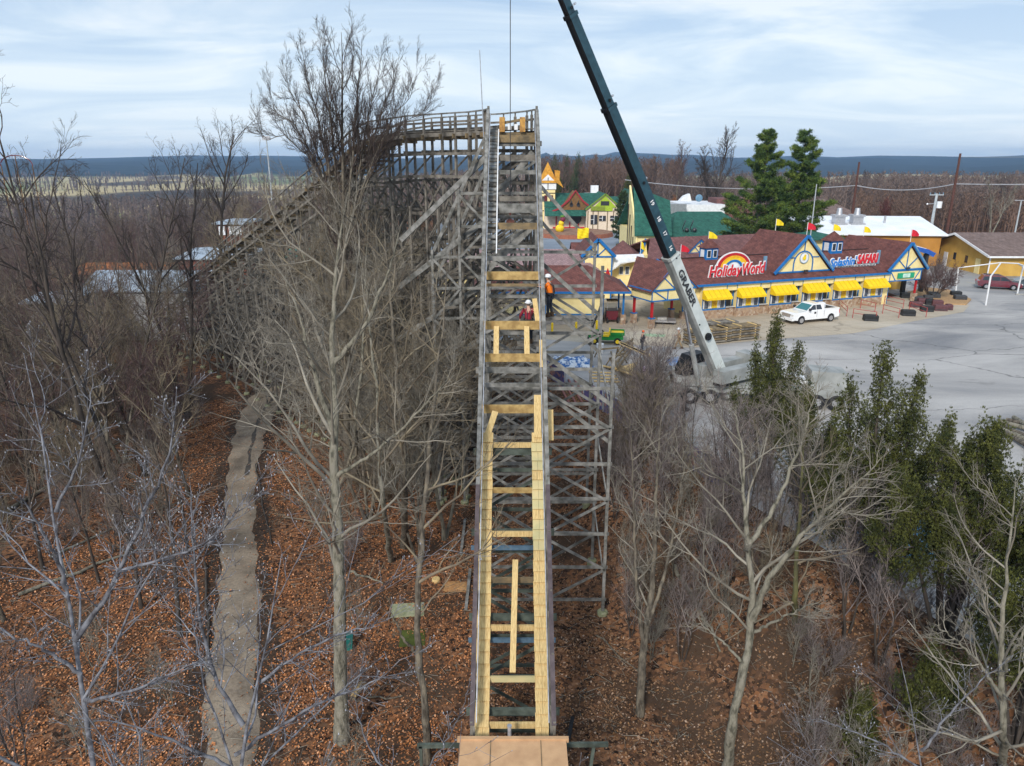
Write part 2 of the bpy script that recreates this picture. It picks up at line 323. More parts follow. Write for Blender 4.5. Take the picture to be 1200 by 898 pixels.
# ------------------------------------------------------------------ parking lot / plaza sheets
def asphalt(name,c1,c2,c3,crack=.5,bluish=0,joint=0):
    m=bpy.data.materials.new(name); m.use_nodes=True; nt=m.node_tree; b=nt.nodes['Principled BSDF']; b.inputs['Roughness'].default_value=.85; b.inputs['Specular IOR Level'].default_value=.25
    L=nt.links; geo=_n(nt,'ShaderNodeNewGeometry')
    n=_n(nt,'ShaderNodeTexNoise'); n.inputs['Scale'].default_value=.11; n.inputs['Detail'].default_value=7; n.inputs['Roughness'].default_value=.62; n.inputs['Distortion'].default_value=.6
    mp=_n(nt,'ShaderNodeMapping'); mp.inputs['Scale'].default_value=(.55,1.3,1); mp.inputs['Rotation'].default_value=(0,0,R(-12)); L.new(geo.outputs['Position'],mp.inputs[0]); L.new(mp.outputs[0],n.inputs['Vector'])
    cr=_n(nt,'ShaderNodeValToRGB'); e=cr.color_ramp.elements; e[0].position=.33; e[0].color=c1+(1,); e[1].position=.68; e[1].color=c3+(1,); x=e.new(.5); x.color=c2+(1,); L.new(n.outputs['Fac'],cr.inputs[0])
    f=_n(nt,'ShaderNodeTexNoise'); f.inputs['Scale'].default_value=14; f.inputs['Detail'].default_value=3; L.new(geo.outputs['Position'],f.inputs['Vector'])
    mr=_n(nt,'ShaderNodeMapRange'); mr.inputs[1].default_value=.3; mr.inputs[2].default_value=.7; mr.inputs[3].default_value=.86; mr.inputs[4].default_value=1.1; L.new(f.outputs['Fac'],mr.inputs[0])
    vm=_n(nt,'ShaderNodeVectorMath',operation='SCALE'); L.new(cr.outputs[0],vm.inputs[0]); L.new(mr.outputs[0],vm.inputs['Scale']); out=vm.outputs[0]
    # oil and tyre stains
    st=_n(nt,'ShaderNodeTexNoise'); st.inputs['Scale'].default_value=.32; st.inputs['Detail'].default_value=9; st.inputs['Roughness'].default_value=.7; L.new(mp.outputs[0],st.inputs['Vector'])
    sr=_n(nt,'ShaderNodeMapRange'); sr.inputs[1].default_value=.58; sr.inputs[2].default_value=.70; sr.inputs[3].default_value=1; sr.inputs[4].default_value=.72; L.new(st.outputs['Fac'],sr.inputs[0])
    sv=_n(nt,'ShaderNodeVectorMath',operation='SCALE'); L.new(out,sv.inputs[0]); L.new(sr.outputs[0],sv.inputs['Scale']); out=sv.outputs[0]
    # cracks / seams
    v=_n(nt,'ShaderNodeTexVoronoi',feature='DISTANCE_TO_EDGE'); v.inputs['Scale'].default_value=.10
    dn=_n(nt,'ShaderNodeTexNoise'); dn.inputs['Scale'].default_value=.6; dn.inputs['Detail'].default_value=5; L.new(geo.outputs['Position'],dn.inputs['Vector'])
    va=_n(nt,'ShaderNodeVectorMath',operation='MULTIPLY_ADD'); L.new(dn.outputs['Color'],va.inputs[0]); va.inputs[1].default_value=(1.6,1.6,0); L.new(mp.outputs[0],va.inputs[2]); L.new(va.outputs[0],v.inputs['Vector'])
    cm=_n(nt,'ShaderNodeMapRange'); cm.inputs[1].default_value=.002; cm.inputs[2].default_value=.009; cm.inputs[3].default_value=1-crack; cm.inputs[4].default_value=1; L.new(v.outputs['Distance'],cm.inputs[0])
    v2=_n(nt,'ShaderNodeVectorMath',operation='SCALE'); L.new(out,v2.inputs[0]); L.new(cm.outputs[0],v2.inputs['Scale']); out=v2.outputs[0]
    if joint:
        br=_n(nt,'ShaderNodeTexBrick'); br.offset=0; br.inputs['Scale'].default_value=1/joint; br.inputs['Brick Width'].default_value=1; br.inputs['Row Height'].default_value=1; br.inputs['Mortar Size'].default_value=.012
        br.inputs['Color1'].default_value=(1,1,1,1); br.inputs['Color2'].default_value=(.95,.95,.95,1); br.inputs['Mortar'].default_value=(.72,.72,.72,1)
        m3=_n(nt,'ShaderNodeMapping'); m3.inputs['Rotation'].default_value=(0,0,R(-20)); L.new(geo.outputs['Position'],m3.inputs[0]); L.new(m3.outputs[0],br.inputs['Vector'])
        mx=_n(nt,'ShaderNodeMix',data_type='RGBA',blend_type='MULTIPLY'); mx.inputs[0].default_value=1; L.new(out,mx.inputs[6]); L.new(br.outputs['Color'],mx.inputs[7]); out=mx.outputs[2]
    L.new(out,b.inputs['Base Color'])
    bu=_n(nt,'ShaderNodeBump'); bu.inputs['Strength'].default_value=.25; bu.inputs['Distance'].default_value=.02; L.new(f.outputs['Fac'],bu.inputs['Height']); L.new(bu.outputs[0],b.inputs['Normal'])
    return m
W['lot']=asphalt('worn_grey_asphalt',(.20,.20,.207),(.345,.332,.32),(.46,.44,.42))
W['plaza']=asphalt('blue_grey_plaza_asphalt',(.17,.20,.245),(.21,.245,.29),(.26,.29,.33),crack=.2)
W['apron']=asphalt('tan_concrete_apron',(.36,.30,.225),(.45,.385,.295),(.52,.46,.37),crack=.25,joint=3.2)
W['backlot']=asphalt('back_lot_asphalt',(.22,.22,.225),(.29,.285,.28),(.35,.335,.31),crack=.4)
def sheet(name,poly,z,mat,kind='structure'):
    mb=MB(); mb.add([(p[0],p[1],z) for p in poly],[tuple(range(len(poly)))]); o=mb.build(name,mat); 
    if kind: tag(o,kind=kind)
    return o
edge=[(bx_at(y)+0.35,y) for y in (2,8,13,18.8,23,27,31,34.5,39,44.5,49,54)]
sheet('parking_lot',edge+[(2,64),(46,80),(46,104),(150,104),(150,2)],.010,W['lot'])
sheet('plaza_pavement',[(-6,62.2),(2,64.1),(20,70.7),(44,79.5),(44,110),(40,205),(-20,205),(-14,120),(-9,80)],.014,W['plaza'])
# tan concrete apron in front of the ticket building
ap=[G(*p,0) for p in ((640,398),(700,403),(812,408),(860,402),(905,398),(1000,391),(1070,377),(1129,366),(1136,358),(1085,338),(1030,352),(900,368),(760,352),(700,352),(640,352))]
sheet('concrete_apron',[(p.x,p.y) for p in ap],.022,W['apron'])
sheet('back_parking_lot',[(56,88.5),(60,87.2),(150,87.2),(150,135),(58,135)],.019,W['backlot'])
# raised kerb in front of the back lot
k=MB(); k.box(60.5,86.3,0,150,86.55,.14); tag(k.build('kerb',W['conc']),kind='structure')
pl=MB()
for i in range(9):
    x=62+i*3.1
    pl.add([(x,88.5,.026),(x+.14,88.5,.026),(x-1.6,96,.026),(x-1.74,96,.026)],[(0,1,2,3)])
tag(pl.build('parking_stripe',M('worn_yellow_line_paint',(.5,.42,.2),(.35,.3,.18),scale=3)),kind='structure')
# white edge line down the road side of the lot
ln=MB(); pts=[(bx_at(y)+1.1,y) for y in np.arange(8,40,1.0)]
for a,b in zip(pts[:-1],pts[1:]): ln.add([(a[0],a[1],.016),(a[0]+.13,a[1],.016),(b[0]+.13,b[1],.016),(b[0],b[1],.016)],[(0,1,2,3)])
tag(ln.build('painted_edge_line',M('worn_white_line_paint',(.62,.63,.65),(.35,.36,.38),scale=2)),kind='structure')
# mulch bed with the bush at its end
mu=MB(); bed=[G(*p,0) for p in ((1058,345),(1085,338),(1112,341),(1138,352),(1132,358),(1100,357),(1075,352))]
mu.prism([(p.x,p.y,0) for p in bed],(0,0,.16)); tag(mu.build('mulch_bed',M('wood_chip_mulch',(.50,.32,.16),(.30,.18,.09),scale=9,rough=.95,bump=.4)),kind='structure')
# ------------------------------------------------------------------ woodland path
pc=[(275,905,66),(272,850,66),(270,800,66),(277,745,60),(280,700,55),(279,650,46),(279,620,42),(282,560,38),(290,520,42),(300,490,46),(316,466,52),(336,450,56),(362,439,50),(400,430,36)]
cl=[];wd=[]
for x,y,w in pc:
    g=G(x,y,-4.5); a=G(x-w/2,y,-4.5); b=G(x+w/2,y,-4.5); cl.append((g.x,g.y)); wd.append((b-a).length)
cl=[(cl[0][0]-.2,cl[0][1]-8)]+cl; wd=[wd[0]]+wd
# densify
cp=np.array(cl); t=np.r_[0,np.cumsum(np.hypot(*(np.diff(cp,axis=0).T)))]; ts=np.arange(0,t[-1],.35)
px_=np.interp(ts,t,cp[:,0]); py_=np.interp(ts,t,cp[:,1]); ww=np.interp(ts,t,wd)
k5=np.ones(9)/9
px_=np.convolve(np.pad(px_,4,'edge'),k5,'valid'); py_=np.convolve(np.pad(py_,4,'edge'),k5,'valid')
rg=np.random.default_rng(5)
PV=[];PF=[];na=9
tx=np.gradient(px_); ty=np.gradient(py_); tl=np.hypot(tx,ty); tx/=tl; ty/=tl
for i in range(len(ts)):
    wl_=ww[i]/2*(1+.10*math.sin(ts[i]*1.9)+rg.normal(0,.025)); wr_=ww[i]/2*(1+.10*math.sin(ts[i]*1.3+2)+rg.normal(0,.04))
    for j in range(na):
        s=-wl_+(wl_+wr_)*j/(na-1); x=px_[i]+ty[i]*s; y=py_[i]-tx[i]*s
        e=abs(j-(na-1)/2)/((na-1)/2)
        PV.append((x,y,H1(x,y)+.07-.09*(e>.99)))
for i in range(len(ts)-1):
    for j in range(na-1): a=i*na+j; PF.append((a,a+1,a+na+1,a+na))
PATH=np.stack([px_,py_],1)
def pathmat():
    m=M('packed_dirt_gravel',(.31,.25,.185),(.17,.135,.10),scale=.7,rough=.95,bump=.35,bscale=14,col3=(.26,.205,.15),detail=8); nt=m.node_tree; b=nt.nodes['Principled BSDF']
    g=_n(nt,'ShaderNodeNewGeometry'); f=_n(nt,'ShaderNodeTexNoise'); f.inputs['Scale'].default_value=9; f.inputs['Detail'].default_value=6; nt.links.new(g.outputs['Position'],f.inputs['Vector'])
    r=_n(nt,'ShaderNodeMapRange'); r.inputs[1].default_value=.35; r.inputs[2].default_value=.65; r.inputs[3].default_value=.82; r.inputs[4].default_value=1.12; nt.links.new(f.outputs['Fac'],r.inputs[0])
    v=_n(nt,'ShaderNodeVectorMath',operation='SCALE'); nt.links.new(b.inputs['Base Color'].links[0].from_socket,v.inputs[0]); nt.links.new(r.outputs[0],v.inputs['Scale']); nt.links.new(v.outputs[0],b.inputs['Base Color']); return m
tag(npobj('path',PV,PF,pathmat()),kind='structure')
# dark churned soil along both verges, under the path's edge
BV=[];BF=[]
for i in range(len(ts)):
    e1=.15+.30*max(0,math.sin(ts[i]*.55+.6))+.22*abs(math.sin(ts[i]*1.7))+rg.normal(0,.08); e2=.2+.45*max(0,math.sin(ts[i]*.43+2.0))+.25*abs(math.sin(ts[i]*2.1))+rg.normal(0,.09)
    for s_ in (-ww[i]/2-max(.05,e1),-ww[i]/4,ww[i]/4,ww[i]/2+max(.05,e2)):
        x=px_[i]+ty[i]*s_; y=py_[i]-tx[i]*s_; BV.append((x,y,H1(x,y)+.035-(.05 if abs(s_)>ww[i]/2 else 0)*0))
for i in range(len(ts)-1):
    for j in range(3): a_=i*4+j; BF.append((a_,a_+1,a_+5,a_+4))
tag(npobj('soil_verge',BV,BF,M('dark_churned_soil',(.075,.045,.028),(.028,.018,.012),scale=5,rough=.95,bump=.6)),kind='structure')
# dark wet wheel ruts along the bend, lying on the path
for side,a0,a1 in ((.34,.55,.97),):
    RV=[];RF=[]; ids=[i for i in range(len(ts)) if a0<ts[i]/ts[-1]<a1]
    for q,i in enumerate(ids):
        for s in (side-.11-.07*math.sin(q*.7)-.03*math.sin(q*1.9),side+.11+.07*math.sin(q*.45)+.03*math.sin(q*2.3)):
            x=px_[i]+ty[i]*s; y=py_[i]-tx[i]*s; RV.append((x,y,H1(x,y)+.085))
        if q: RF.append((2*q-2,2*q-1,2*q+1,2*q))
    tag(npobj('wheel_rut',RV,RF,M('damp_dark_dirt',(.10,.085,.07),(.06,.05,.042),scale=2)),kind='structure')
def onpath(x,y,mrg=.5):
    d=np.hypot(PATH[:,0]-x,PATH[:,1]-y); i=int(d.argmin()); return d[i]<ww[i]/2+mrg
# ------------------------------------------------------------------ fallen leaves (stuff)
rl=np.random.default_rng(11); N=360000
yy=14+46*rl.random(N)**1.5; xx=-26+46*rl.random(N)
ok=(xx<bx_at(yy)+.2)
dmin=np.full(N,9.0)
for i in range(0,len(PATH),2): dmin=np.minimum(dmin,np.hypot(xx-PATH[i,0],yy-PATH[i,1])-ww[i]/2)
_ln=(np.sin(xx*1.7+np.sin(yy*.9)*2)+np.sin(yy*1.3+np.cos(xx*.8)*2)+np.sin(xx*.6-yy*.5))/3; ok&=(rl.random(N)<.72+.55*_ln)
ok&=(dmin>.75)|(rl.random(N)<.55); ok&=(dmin>-.05)|(rl.random(N)<.025+.5*np.exp(dmin*3.0)*(dmin>-1.2)*(dmin<0))
xx=xx[ok];yy=yy[ok];n=len(xx); zz=hgt(xx,yy)+.02+.05*rl.random(n)+np.where(dmin[ok]<0,.06,0)
sz=.024+.036*rl.random(n); an=rl.random(n)*6.283; tl1=rl.normal(0,.35,n); tl2=rl.normal(0,.35,n)
ux=np.stack([np.cos(an),np.sin(an),tl1],1)*sz[:,None]; vx=np.stack([-np.sin(an),np.cos(an),tl2],1)*sz[:,None]*.75
c=np.stack([xx,yy,zz],1)
LV=np.stack([c-ux,c-vx*.9,c+ux,c+vx],1).reshape(-1,3); LF=np.arange(n*4).reshape(-1,4)
def leafmat():
    m=bpy.data.materials.new('dry_fallen_leaves'); m.use_nodes=True; nt=m.node_tree; b=nt.nodes['Principled BSDF']; b.inputs['Roughness'].default_value=.85; b.inputs['Specular IOR Level'].default_value=.15
    g=_n(nt,'ShaderNodeNewGeometry'); cr=_n(nt,'ShaderNodeValToRGB'); e=cr.color_ramp.elements; e[0].color=(.09,.05,.032,1); e[1].color=(.60,.44,.33,1)
    for p,c in ((.25,(.185,.105,.06)),(.5,(.28,.155,.085)),(.7,(.36,.195,.09)),(.88,(.42,.26,.16))): x=e.new(p); x.color=c+(1,)
    nt.links.new(g.outputs['Random Per Island'],cr.inputs[0])
    # rust-coloured drifts to the left of the track, browner ones to the right
    n=_n(nt,'ShaderNodeTexNoise'); n.inputs['Scale'].default_value=.22; nt.links.new(g.outputs['Position'],n.inputs['Vector'])
    mx=_n(nt,'ShaderNodeMix',data_type='RGBA',blend_type='MULTIPLY'); sx=_n(nt,'ShaderNodeSeparateXYZ'); nt.links.new(g.outputs['Position'],sx.inputs[0])
    ad=_n(nt,'ShaderNodeMath',operation='MULTIPLY_ADD'); nt.links.new(n.outputs['Fac'],ad.inputs[0]); ad.inputs[1].default_value=14; nt.links.new(sx.outputs[0],ad.inputs[2])
    r=_n(nt,'ShaderNodeMapRange'); r.inputs[1].default_value=2; r.inputs[2].default_value=9; r.inputs[3].default_value=1; r.inputs[4].default_value=0; nt.links.new(ad.outputs[0],r.inputs[0])
    cc=_n(nt,'ShaderNodeMix',data_type='RGBA'); nt.links.new(r.outputs[0],cc.inputs[0]); cc.inputs[6].default_value=(.74,.74,.74,1); cc.inputs[7].default_value=(1.25,.90,.66,1)
    mx.inputs[0].default_value=1; nt.links.new(cr.outputs[0],mx.inputs[6]); nt.links.new(cc.outputs[2],mx.inputs[7])
    nt.links.new(mx.outputs[2],b.inputs['Base Color']); return m
tag(npobj('fallen_leaves',LV,LF,leafmat(),smooth=False),'brown and rust coloured leaf litter over the woodland floor','leaves',kind='stuff')

# fallen twigs over the litter (stuff)
ns=9000; yy=14+46*rl.random(ns)**1.4; xx=-26+46*rl.random(ns); ok=(xx<bx_at(yy)-.2); xx=xx[ok];yy=yy[ok]; n=len(xx)
L_=.15+.7*rl.random(n)**2; an=rl.random(n)*6.283; zz=hgt(xx,yy)+.05; d=np.stack([np.cos(an),np.sin(an),rl.normal(0,.12,n)],1); s_=np.stack([-np.sin(an),np.cos(an),0*an],1); r_=(.006+.010*rl.random(n))[:,None]; a=np.stack([xx,yy,zz],1); b=a+d*L_[:,None]; up=np.array([0,0,1.0])
V=np.stack([a-s_*r_,a+s_*r_,a+up*r_*1.6,b-s_*r_*.5,b+s_*r_*.5,b+up*r_*.8],1).reshape(-1,3); F=(np.arange(n)[:,None,None]*6+np.array([(0,1,4,3),(1,2,5,4),(2,0,3,5)])[None]).reshape(-1,4)
tag(npobj('fallen_twigs',V,F,W['twigpale'],smooth=False),'thin pale fallen twigs scattered over the leaf litter','twigs',kind='stuff')

# ------------------------------------------------------------------ wooden roller coaster
_py=np.array([16.0,18.4,21,23.9,27.2,31,36.3,40.5]); _pz=np.array([-3.6,-1.6,1.1,3.7,6.9,10.7,15.4,18.0])
_cf=np.polyfit(_py,_pz,4)
def zr(y): return float(np.polyval(_cf,y))
def zd(y): return zr(y)-1.05
def Yof(py,f=zd,x=0):
    lo,hi=17.0,41.0
    for _ in range(40):
        m=(lo+hi)/2
        if proj(x,m,f(m))[1]>py: lo=m
        else: hi=m
    return (lo+hi)/2
HW=1.28
cz=thing('wooden_roller_coaster','weathered grey wooden roller coaster, its first drop half rebuilt in yellow new lumber','roller coaster',(0,30,-4.5))
GZ=-4.5
rc=random.Random(4)
def jit(a): return rc.uniform(-a,a)
def bent(name_loc,c,ax_,ztop,legs_in,legs_out,outtop,step=1.7,mat='old',back=False):
    """c=(x,y) centre, ax_= unit cross direction (x,y). legs at +-HW; outriggers list of (offset, top z)"""
    b=MB(); A=Vector((c[0],c[1],0)); X=Vector((ax_[0],ax_[1],0)); N=Vector((-ax_[1],ax_[0],0))
    def P(s,z,n=0): return A+X*s+N*n+Vector((0,0,z))
    cap=MB(); cap.beam(P(-HW-.25,ztop-.16),P(HW+.25,ztop-.16),.09,.26)
    bo=cap.build('bent',W['stain'] if mat=='old' else W[mat],cz)
    offs=sorted([-HW,HW]+[o for o,_ in legs_out]); tops={-HW:ztop+.9,HW:ztop+.9}; tops.update({o:t for o,t in legs_out})
    for s in offs:
        g=H1(*(P(s,0).xy)); t=tops[s]
        p=MB(); p.beam(P(s,g-.3,0),P(s,t,0),.13,.13,up=N); p.build('post',W[mat],bo)
        if abs(s)>2 or True:
            q=MB(); q.tube([P(s,g-.3),P(s,g+.16),P(s,g+.22)],[.25,.25,.20],10); q.build('footing',W['mossconc'],bo)
    z=ztop-1.0; k=0
    gmin=min(H1(*(P(s,0).xy)) for s in offs)
    while z>gmin+.7:
        act=[s for s in offs if tops[s]>z-.2]
        l=MB(); l.beam(P(act[0]-.15,z+jit(.03),.10),P(act[-1]+.15,z+jit(.03),.10),.04,.15); l.build('ledger',W[mat],bo)
        if z-step>gmin+.2:
            br=MB()
            for a,b_ in zip(act[:-1],act[1:]):
                if (k+(a>0))%2: br.beam(P(a,z,-.11),P(b_,z-step,-.11),.04,.12)
                else: br.beam(P(a,z-step,-.11),P(b_,z,-.11),.04,.12)
            br.build('brace',W[mat],bo)
        z-=step; k+=1
    for o,t in legs_out:
        if abs(o)<3.2: continue
        sgn=1 if o>0 else -1
        lo=t-.2 if ztop>t+1 else t-2.3
        if name_loc=='l':
            if int(abs(c[0]*10))%2: continue
            r=MB(); r.beam(P(sgn*HW,min(ztop-.4,t+1.6),.16),P(o,t-.1,.16),.06,.16); r.build('batter_brace',W['old'],bo); continue
        r=MB(); r.beam(P(sgn*HW,ztop+.5,.16),P(o,lo,.16),.06,.17)
        if lo-3.6>gmin: r.beam(P(sgn*HW,ztop-1.1,.17),P(o,lo-1.7,.17),.06,.16)
        r.build('batter_brace',W['oldg'],bo)
    return bo
drop_bents=[(19.6,[]),(21.8,[]),(24.0,[]),(26.3,[]),(28.9,[(4.15,7.9)]),(32.3,[(4.0,11.0)]),(36.0,[(4.05,11.6)]),(40.0,[(-4.4,10.8),(-2.9,14)])]
for y,outs in drop_bents:
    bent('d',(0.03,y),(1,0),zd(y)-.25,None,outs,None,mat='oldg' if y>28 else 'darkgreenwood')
# lengthwise bracing of the drop on both sides (outrigger legs tied together)
for sx in (-1,1):
    ys=[28.9,32.3,36.0,40.0]; xs={28.9:4.15,32.3:4.0,36.0:4.05,40.0:4.4}
    for i,(a,b_) in enumerate(zip(ys[:-1],ys[1:])):
        for z in np.arange(-2.5,11,3.9):
            if z>7+i*2.2 or i==2 or sx<0: continue
            m_=MB(); m_.beam((sx*xs[a],a,z),(sx*xs[b_],b_,z+ (1.9 if i%2==0 else -1.9)),.05,.14); m_.build('side_brace',W['oldg'],cz)
    ys=[19.6,21.8,24.0,26.3,28.9,32.3,36.0,40.0]
    for i,(a,b_) in enumerate(zip(ys[:-1],ys[1:])):
        for z in np.arange(-3,16,3.9):
            if z<zd(a)-1.2:
                m_=MB(); m_.beam((sx*(HW+.1),a,z),(sx*(HW+.1),b_,z+2.2),.05,.14); m_.build('side_brace',W['old'],cz)
# handrails and stringers following the drop
yl=np.arange(17.6,41.0,.5)
for sx,mt in ((-1,'oldg'),(1,'oldg')):
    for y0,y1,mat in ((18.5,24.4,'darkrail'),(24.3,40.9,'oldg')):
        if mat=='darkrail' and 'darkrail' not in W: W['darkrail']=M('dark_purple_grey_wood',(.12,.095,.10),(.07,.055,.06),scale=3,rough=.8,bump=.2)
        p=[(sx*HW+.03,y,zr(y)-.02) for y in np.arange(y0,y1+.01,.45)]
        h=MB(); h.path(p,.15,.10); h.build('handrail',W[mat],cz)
    p=[(sx*(HW-.04)+.03,y,zd(y)-.25) for y in yl]; h=MB(); h.path(p,.10,.28); h.build('stringer',W['old'],cz)
    for y in np.arange(18.6,41,1.5):
        n_=MB(); n_.beam((sx*(HW+.02)+.03,y,zd(y)-.3),(sx*(HW+.02)+.03,y-.05,zr(y)),.08,.09,up=(0,1,0)); n_.build('rail_post',W['old'],cz)
c_=MB(); c_.tube([(-HW+.16,y,zr(y)-.08+.02*math.sin(y*3)) for y in np.arange(18.6,40.6,.4)],.022,6); c_.build('safety_cable',W['steelrail'],cz)
c_=MB(); c_.tube([(HW-.12,y,zr(y)-.10) for y in np.arange(18.6,40.6,.4)],.018,6); c_.build('safety_cable',W['steelrail'],cz)
# new walk boards: two ladders of short shingled boards
def slope(y): return math.atan2(zd(y+.2)-zd(y-.2),.4)
ytop=Yof(516); ybot=17.6
s=0; y=ybot; n=0
while y<ytop:
    th=slope(y); dy=math.cos(th)*.385; L=.44
    for sx in (-1,1):
        x0,x1=(sx*.76,sx*1.19) if sx>0 else (-1.19,-.74)
        jl=jit(.03); d=Vector((0,math.cos(th),math.sin(th))); nn=Vector((0,-math.sin(th),math.cos(th)))
        a=Vector((0,y,zd(y)))
        w=MB(); jx=jit(.012)
        mid=(x0+x1)/2+jit(.03)
        for (u0,u1) in ((x0,mid-.004),(mid+.004,x1)):
            w.prism([Vector((u0+jx,a.y,a.z))+nn*.085,Vector((u1+jx,a.y,a.z))+nn*.085,Vector((u1+jx,a.y,a.z))+d*L+nn*.015,Vector((u0+jx,a.y,a.z))+d*L+nn*.015],-nn*.05)
        w.build('walk_board',W['newgreen'] if (sx>0 and Yof(660)<y<Yof(530)) and n%4!=3 else W['new'],cz)
    y+=dy; n+=1
# cross ties / new and old crossbeams seen down the drop
def xbeam(py,mat,w=.26,t=.09,x0=-1.2,x1=1.22,dz=-.12,name='crossbeam'):
    yb=Yof(py); m_=MB(); m_.beam((x0,yb,zd(yb)+dz),(x1,yb,zd(yb)+dz),t,w); return m_.build(name,W[mat],cz)
for py,mat in ((846,'new'),(792,'newgreen'),(732,'new'),(676,'stain'),(622,'new'),(571,'new2'),(518,'new')): xbeam(py,mat,.2,x0=-1.0,x1=1.0,dz=-.13)
for py in (738,630,): xbeam(py,'bluebeam',.16,.08,-1.5,1.5,-.42)
for py,mat,w in ((476,'new2',.34),(416,'new2',.34),(378,'new2',.36),(320,'new2',.36),(331,'stain',.12),(448,'oldg',.16),(262,'stain',.30),(241,'oldg',.42),(230,'old',.24),(199,'oldg',.2),(182,'old',.28),(160,'stain',.36),(286,'oldg',.14),(300,'oldg',.2)):
    xbeam(py,mat,w)
# new uprights between two crossbeams, loose planks
def yz(py,off=0): yb=Yof(py); return yb,zd(yb)+off
a=yz(380);b=yz(417,.05)
for x in (-.66,.62): 
    m_=MB(); m_.beam((x,a[0]-.02,a[1]-.1),(x,b[0]+.02,b[1]),.22,.06,up=(0,1,0)); m_.build('new_upright',W['new'],cz)
for (x0,p0,x1,p1,w,off) in ((1.02,466,1.0,516,.28,.1),(1.52,486,1.5,522,.22,.2),(-.66,484,-1.02,518,.24,.06),(1.2,400,1.2,432,.12,.05),(.98,345,1.1,372,.2,-.2)):
    a=yz(p0,off);b=yz(p1,off); m_=MB(); m_.beam((x0,a[0],a[1]),(x1,b[0],b[1]),w,.05,up=(0,-1,1)); m_.build('new_upright',W['new'],cz)
# stair ladder of old walk boards up the left side of the crest
yy_=Yof(292,x=-.8); k=0
while yy_<Yof(150):
    m_=MB(); m_.beam((-1.16,yy_,zd(yy_)+.03),(-.74,yy_,zd(yy_)+.03),.26,.05,up=(0,-.5,1)); m_.build('old_walk_board',W['oldg'] if k%3 else W['old'],cz); yy_+=.26; k+=1
c_=MB(); c_.path([(-.70,y,zd(y)+.1) for y in np.arange(Yof(300),40.6,.4)],.05,.06); c_.build('ladder_rail',W['white'],cz)
# crest platform
cr_=MB(); cr_.box(-1.3,40.2,16.55,1.35,41.3,16.85); cr_.build('crest_platform',W['stain'],cz)
for x in (-.52,.55):
    m_=MB(); m_.prism([(x-.14,40.0,16.9),(x-.14,40.9,16.9),(x-.14,40.9,17.55),(x-.14,40.5,17.65),(x-.14,40.1,17.5)],(.28,0,0)); m_.build('track_block',W['rust'] if 'rust' in W else W.setdefault('rust',M('rust_stained_yellow_block',(.50,.27,.06),(.26,.13,.04),scale=5,rough=.7)),cz)
m_=MB(); m_.beam((-.38,40.3,17.35),(.42,40.3,17.5),.09,.12); m_.build('track_block_bar',W['stain'],cz)
for x in (-.22,.12):
    m_=MB(); m_.box(x,40.05,17.0,x+.18,40.15,17.28); m_.build('white_marker',W['white'],cz)
# curved end posts of the handrails
for sx in (-1,1):
    m_=MB(); m_.path([(sx*HW+.03,40.9,zr(40.9)-.02),(sx*HW+.03,41.2,zr(40.9)-.0),(sx*HW+.03,41.35,zr(40.9)-.3),(sx*HW+.03,41.4,16.2)],.15,.12,up=(1,0,.01)); m_.build('handrail_end',W['oldg'],cz)
# --- crest, turn and lift hill going away to the left
cen=[(0,41.3,17.1),(-.35,43.2,17.15),(-1.5,45.2,17.15),(-3.4,47.0,17.15),(-5.9,48.7,17.1),(-8.4,50.3,16.85)]
d0=Vector((-.65,.76,-.345))
P0=Vector(cen[-1])
for i in range(1,24):
    q=P0+d0*(2.3*i)
    if i==1: q.z+=.25
    cen.append((q.x,q.y,max(q.z,-3.5)))
cen=[Vector(p) for p in cen]
_c=[]
for i in range(len(cen)-1):
    _c.append(cen[i])
    if i<9: _c.append(cen[i].lerp(cen[i+1],.5))
cen=_c+[cen[-1]]
ncn=len(cen); prev=None
crossd=[]
for i,p in enumerate(cen):
    d=(cen[min(i+1,ncn-1)]-cen[max(i-1,0)]); d.z=0; d.normalize(); crossd.append(Vector((d.y,-d.x,0)))   # right-hand side of travel
for i,p in enumerate(cen):
    if p.z<-1.5: break
    x=crossd[i]; g=H1(p.x,p.y)
    outs=[]
    hgt_=p.z-g
    if hgt_>7: outs=[(-4.3,g+hgt_*.62),(4.3,g+hgt_*.62)]
    if hgt_>11: outs+= [(-2.8,g+hgt_*.8),(2.8,g+hgt_*.8)]
    if i<10: outs=[o for o in outs if o[0]<0]
    bent('l',(p.x,p.y),(x.x,x.y),p.z-.15,None,outs,None)
for s_,nm,mt,w,h,dz in ((-HW,'handrail','oldg',.12,.08,.98),(HW,'handrail','oldg',.12,.08,.98),(-HW,'mid_rail','old',.05,.12,.5),(HW,'mid_rail','old',.05,.12,.5),(-HW,'stringer','old',.10,.22,-.2),(HW,'stringer','old',.10,.22,-.2),(-.55,'track_stack','old',.3,.2,.08),(.55,'track_stack','old',.3,.2,.08),(-HW-.3,'outer_ledger','old',.06,.16,-1.3),(-HW-.3,'outer_ledger','old',.06,.16,-2.6)):
    m_=MB(); m_.path([p+crossd[i]*s_+Vector((0,0,dz)) for i,p in enumerate(cen)],w,h); m_.build(nm,W[mt],cz)
for i in range(ncn-1):
    a,b_=cen[i],cen[i+1]
    if b_.z<-1.5: break
    for s_ in (-HW,HW):
        for k in range(1 if i<18 else 2):
            q=a.lerp(b_,k/2)+crossd[i]*s_
            m_=MB(); m_.beam(q+Vector((0,0,-.3)),q+Vector((0,0,1.0)),.09,.09,up=(0,1,0)); m_.build('rail_post',W['old'],cz)
    # walkway planks as one deck strip each side
    m_=MB(); 
    for s_ in (-.98,.98):
        m_.beam(a+crossd[i]*s_,b_+crossd[i+1]*s_,.5,.05)
    m_.build('walkway_deck',W['old'],cz)
